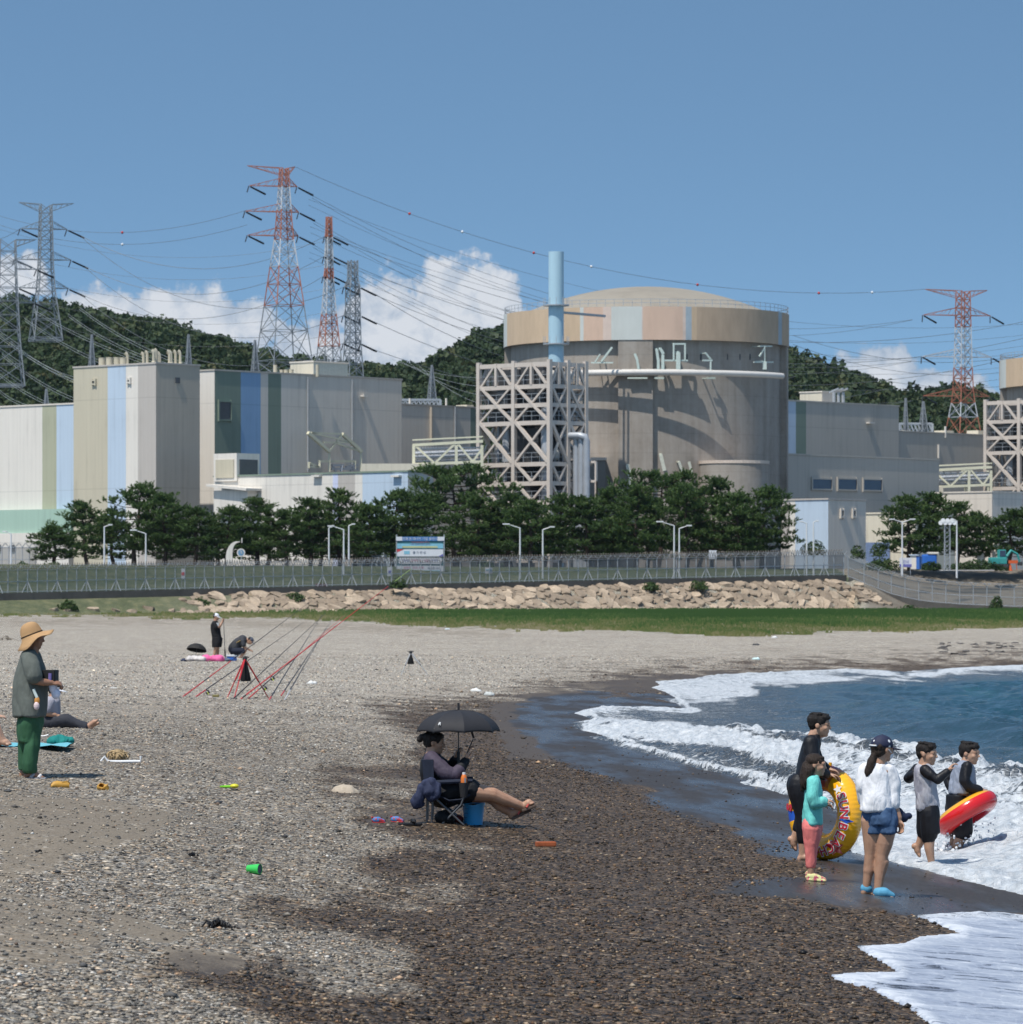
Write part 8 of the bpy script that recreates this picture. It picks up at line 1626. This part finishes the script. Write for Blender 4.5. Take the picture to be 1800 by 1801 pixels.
towel('white towel with dark edge heaped under the small parasol', 345, 1163, 26, 10, (.58, .54, .52), 'towel_white', 1); towel('bright pink towel heaped beside the standing angler', 375, 1163, 30, 11, (.72, .14, .33), 'towel_pink', 5); towel('navy cloth left of the white towel', 330, 1163, 16, 4, (.04, .05, .09), 'towel_navy', 8); towel('slate cloth between the pink towel and the cooler', 396, 1163, 14, 6, (.12, .14, .18), 'towel_slate', 9)
q = G(408, 1162); kk = q.y/F; r = empty('cooler_box', q, R(-14), 'blue cooler box with white lid between the anglers', 'cooler'); w = 15*kk; MB().box((0, 0, 3.6*kk), (w, .28, 7.2*kk)).build('body', mat('cooler_blue', (.03, .12, .45), .4, .06, 3), r, bevel=.02); MB().box((0, 0, 8.4*kk), (w*1.05, .30, 2.4*kk)).build('lid', mat('cooler_white', (.68, .70, .72), .4), r, bevel=.02); MB().tube([(-w*.5, -.15, 7*kk), (-w*.5, -.18, 10.5*kk), (w*.5, -.18, 10.5*kk), (w*.5, -.15, 7*kk)], .012, 6).build('handle', mat('cooler_white', (.68, .70, .72), .4), r)
# rods on the tripod
ROD = mat('rod_black', (.018, .018, .02), .3, .1, 4, .5); RODR = mat('rod_red', (.50, .025, .03), .3, .1, 4, .5); RODG = mat('rod_tip_lime', (.45, .62, .16), .4)
Z2 = lambda u, v: (300+u/6, 1050+v/6)
def rod(label, a, b_, d0, cols, reel=None, butt=.016, lean=6.0):
    """a long beach rod leaning from its butt near the ground to its tip out over the water"""
    A = W(*a, d0); B = W(*b_, d0+lean); A = A if A.z > 0 else A; r = empty('fishing_rod', A, 0, label, 'fishing rod', 'beach fishing rods'); V = B-A; t0 = 0
    for i, (t1, mt) in enumerate(cols):
        ra, rb_ = butt*(1-.8*t0), butt*(1-.8*t1); MB().tube([V*t0, V*((t0+t1)/2), V*t1], [ra, (ra+rb_)/2, rb_], 7).build('section', mt, r, smooth=True); t0 = t1
    for k in range(5): q = V*(.3+.15*k); MB().tube([q+Vector((.01, -.02, -.01)), q+Vector((.02, -.03, -.05)), q+Vector((.05, -.02, -.02))], .004, 5).build('line_guide', DARKM, r)
    if reel:
        q = V*reel+Vector((.03, -.03, -.07)); rl = MB().lathe([(.0, -.05), (.05, -.045), (.04, -.02), (.04, .03), (.055, .045), (0, .05)], 16, c=q, M=Matrix.Rotation(R(60), 3, 'Y')).build('reel', ROD, r, smooth=True); MB().bar(q, V*reel, .02).build('foot', ROD, rl); MB().tube([q, q+Vector((0, -.08, 0)), q+Vector((.03, -.09, -.05))], .009, 6).build('crank', mat('crank_lime', (.5, .6, .1), .4), rl)
    return r
gd = G(430, 1228).y
rod('fishing rod resting in the tripod, its red butt lying farthest left', Z2(125, 1058), Z2(1490, 40), gd, [(.16, RODR), (.2, ROD), (.36, RODR), (1, ROD)], None)
rod('fishing rod in the tripod with a black reel near its short red butt', Z2(250, 1065), Z2(1400, 270), gd, [(.10, RODR), (.34, ROD), (1, ROD)], .11)
rod('longest red fishing rod with a lime tip rising over the fence', Z2(700, 1108), (724, 1000), gd-1, [(.03, RODR), (.05, ROD), (.86, RODR), (.90, ROD), (1.0, RODG)], .19, .017)
rod('thick red fishing rod with a lime reel beside the longest rod', Z2(750, 1135), (604, 1084), gd-1, [(.16, RODR), (.22, ROD), (.55, ROD), (1, RODR)], .21, .016)
rod('thin black fishing rod lying lowest at the left of the tripod', Z2(575, 1158), Z2(1640, 170), gd-1.5, [(.03, ROD), (1, ROD)])
rod('black fishing rod standing on the tripod\'s right foot', Z2(1035, 1100), Z2(1600, 190), gd-1, [(.05, RODR), (1, ROD)])
rod('left one of two steep parallel black rods', Z2(1170, 1040), Z2(1700, 250), gd, [(.06, RODR), (1, ROD)])
rod('steep rod with a silver butt, rightmost of the group', Z2(1190, 1112), Z2(1640, 330), gd-.5, [(.16, mat('rod_silver', (.5, .5, .5), .3)), (1, ROD)])
def tripod(label, ap, feet, d, bag, mt, bag_mt):
    A = W(*ap, d); r = empty('rod_tripod', A, 0, label, 'tripod')
    for (x, y), dd in feet:
        B = W(x, y, d+dd); MB().tube([(0, 0, 0), (B-A)*.55, (B-A)*.57, B-A], [.020, .020, .014, .012], 8).build('leg', mt, r, smooth=True); MB().ell((B-A)*.56, .024, 5).build('clamp', ROD, r)
    MB().ell((0, 0, 0), (.06, .04, .04), 7).build('head', ROD, r); MB().tube([(-.10, 0, .03), (0, -.02, .05), (.10, 0, .03)], .014, 6).build('rod_rest', ROD, r)
    (bx, by, bw) = bag; P = W(bx, by, d)-A; w = bw*d/F; b_ = MB().lathe([(.0, P.z), (w*.9, P.z), (w, P.z*.92), (w*.3, P.z*.2), (.01, P.z*.08)], 14, c=(P.x*.6, .02, 0)); b_.build('weight_bag', bag_mt, r, smooth=True); return r
BAGM = cloth('bag_net', (.010, .010, .011), .8, .6)
tripod('red legged rod tripod with a black weight bag in the middle of the rods', Z2(788, 650), [(Z2(598, 1070), 0), (Z2(678, 1058), -.8), (Z2(1045, 1080), .3)], gd, (*Z2(800, 888), 9.5), RODR, BAGM)
Z7 = lambda u, v: (640+u/12.857, 1130+v/12.857)
gd2 = G(*Z7(1100, 740)).y
tripod('silver rod tripod with a small black bag standing alone on the far beach', Z7(1065, 225), [(Z7(848, 735), 0), (Z7(1010, 600), .8), (Z7(1450, 720), 0)], gd2, (*Z7(1065, 490), 6), mat('tripod_silver', (.52, .52, .53), .35, .1, 1, metal=.2), BAGM)
o = MB().box((0, 0, .03), (.16, .10, .06)).build('bait_box', mat('olive_box', (.20, .17, .06), .6), None, bevel=.02); lay(o, 380, 1226, 'olive bait box lying under the rods', 'box'); o = MB().box((0, 0, .015), (.10, .08, .03)).build('bait_packet', mat('pink_packet', (.66, .56, .53), .6), None, bevel=.01); lay(o, 370, 1227, 'pale packet beside the olive bait box', 'packet')
# stranded stones at the far right and scraps on the far beach
g = random.Random(9)
RM2 = []
for i in range(4):
    q_ = rock_mesh(80+i); q_.materials.clear(); q_.materials.append(mat('dark_stone', (.11, .10, .095), .8, .25, 3)); RM2.append(q_)
DST = mat('dark_stone', (.11, .10, .095), .8, .25, 3)
for i in range(46):
    px = g.uniform(1655, 1800); py = 1130+g.random()*22-(px-1655)*.0; q = G(px, py); o = mobj('stone', RM2[i % 4]); s = g.uniform(.06, .17); o.location = q+Vector((0, 0, s*.1)); o.scale = (s*1.5, s, s*.6); o.rotation_euler = (0, 0, g.random()*6); tag(o, 'dark stone scattered above the far right waterline', 'stone', 'stones above the far right waterline')
for k, (px, py, c, lab) in enumerate(((1318, 1119, (.06, .16, .45), 'tiny blue scrap on the edge of the far grass'), (1363, 1122, (.7, .7, .7), 'white scrap right of the blue one on the far beach'), (1330, 1135, (.06, .06, .06), 'black scrap on the far beach below the blue one'), (787, 1107, (.62, .72, .75), 'pale crumpled bag on the grass edge below the notice board'), (862, 1223, (.5, .52, .5), 'pale rag lying where the dark shingle starts'), (548, 1203, (.7, .7, .68), 'short white stick right of the rods'), (1330, 1160, (.55, .72, .72), 'pale turquoise scrap on the far beach'), (838, 1216, (.72, .72, .7), 'white shell left of the pale rag'))):
    o = MB(); o.ell((0, 0, .02), (.14, .08, .05), 6); o = remesh('litter', o, .02, 1, mat('scrap%d' % k, c, .6), None, .05, 10, seed=k); lay(o, px, py, lab, 'litter')
# spray round the wading legs: droplets in the air
g = np.random.default_rng(4); m = MB()
p = RB_P
for i in range(240):
    a = g.random()*6.28; rr = g.random()**.7*.42; z = abs(g.normal())*.20*(1.2-rr); c = p.L(1672, 1504)+Vector((math.cos(a)*rr*1.1+.06, math.sin(a)*rr*.6, z+.03)); m.ell(c, g.uniform(.006, .018)*(1.4 if z < .12 else .8), 3)
for i in range(40):
    a = g.random()*6.28; rr = g.random()*.18; m.ell(p.L(1672, 1506)+Vector((math.cos(a)*rr, math.sin(a)*rr, g.random()*.07)), g.uniform(.02, .045), 5)
o = m.build('splash', mat('splash_white', (.74, .76, .78), .25, .05, 9), None, smooth=True); o.location = p.p; tag(o, 'white splash of drops round the wading legs', 'splash', kind='stuff')
# ================================================================== the thin sea haze over the far side
if HAZE:
    hz = NT('haze_air'); hz.t.nodes.remove(hz.b); pv = hz.n('ShaderNodeVolumePrincipled'); pv.inputs['Color'].default_value = (.80, .88, 1, 1); pv.inputs['Density'].default_value = HAZE; pv.inputs['Anisotropy'].default_value = .3
    hz.l(pv.outputs[0], hz.out.inputs['Volume']); o = MB().box((0, 1275, 48), (3240, 2780, 118)).build('haze', hz.mat); o['kind'] = 'stuff'; o['label'] = 'thin sea haze over the shore and the plant'
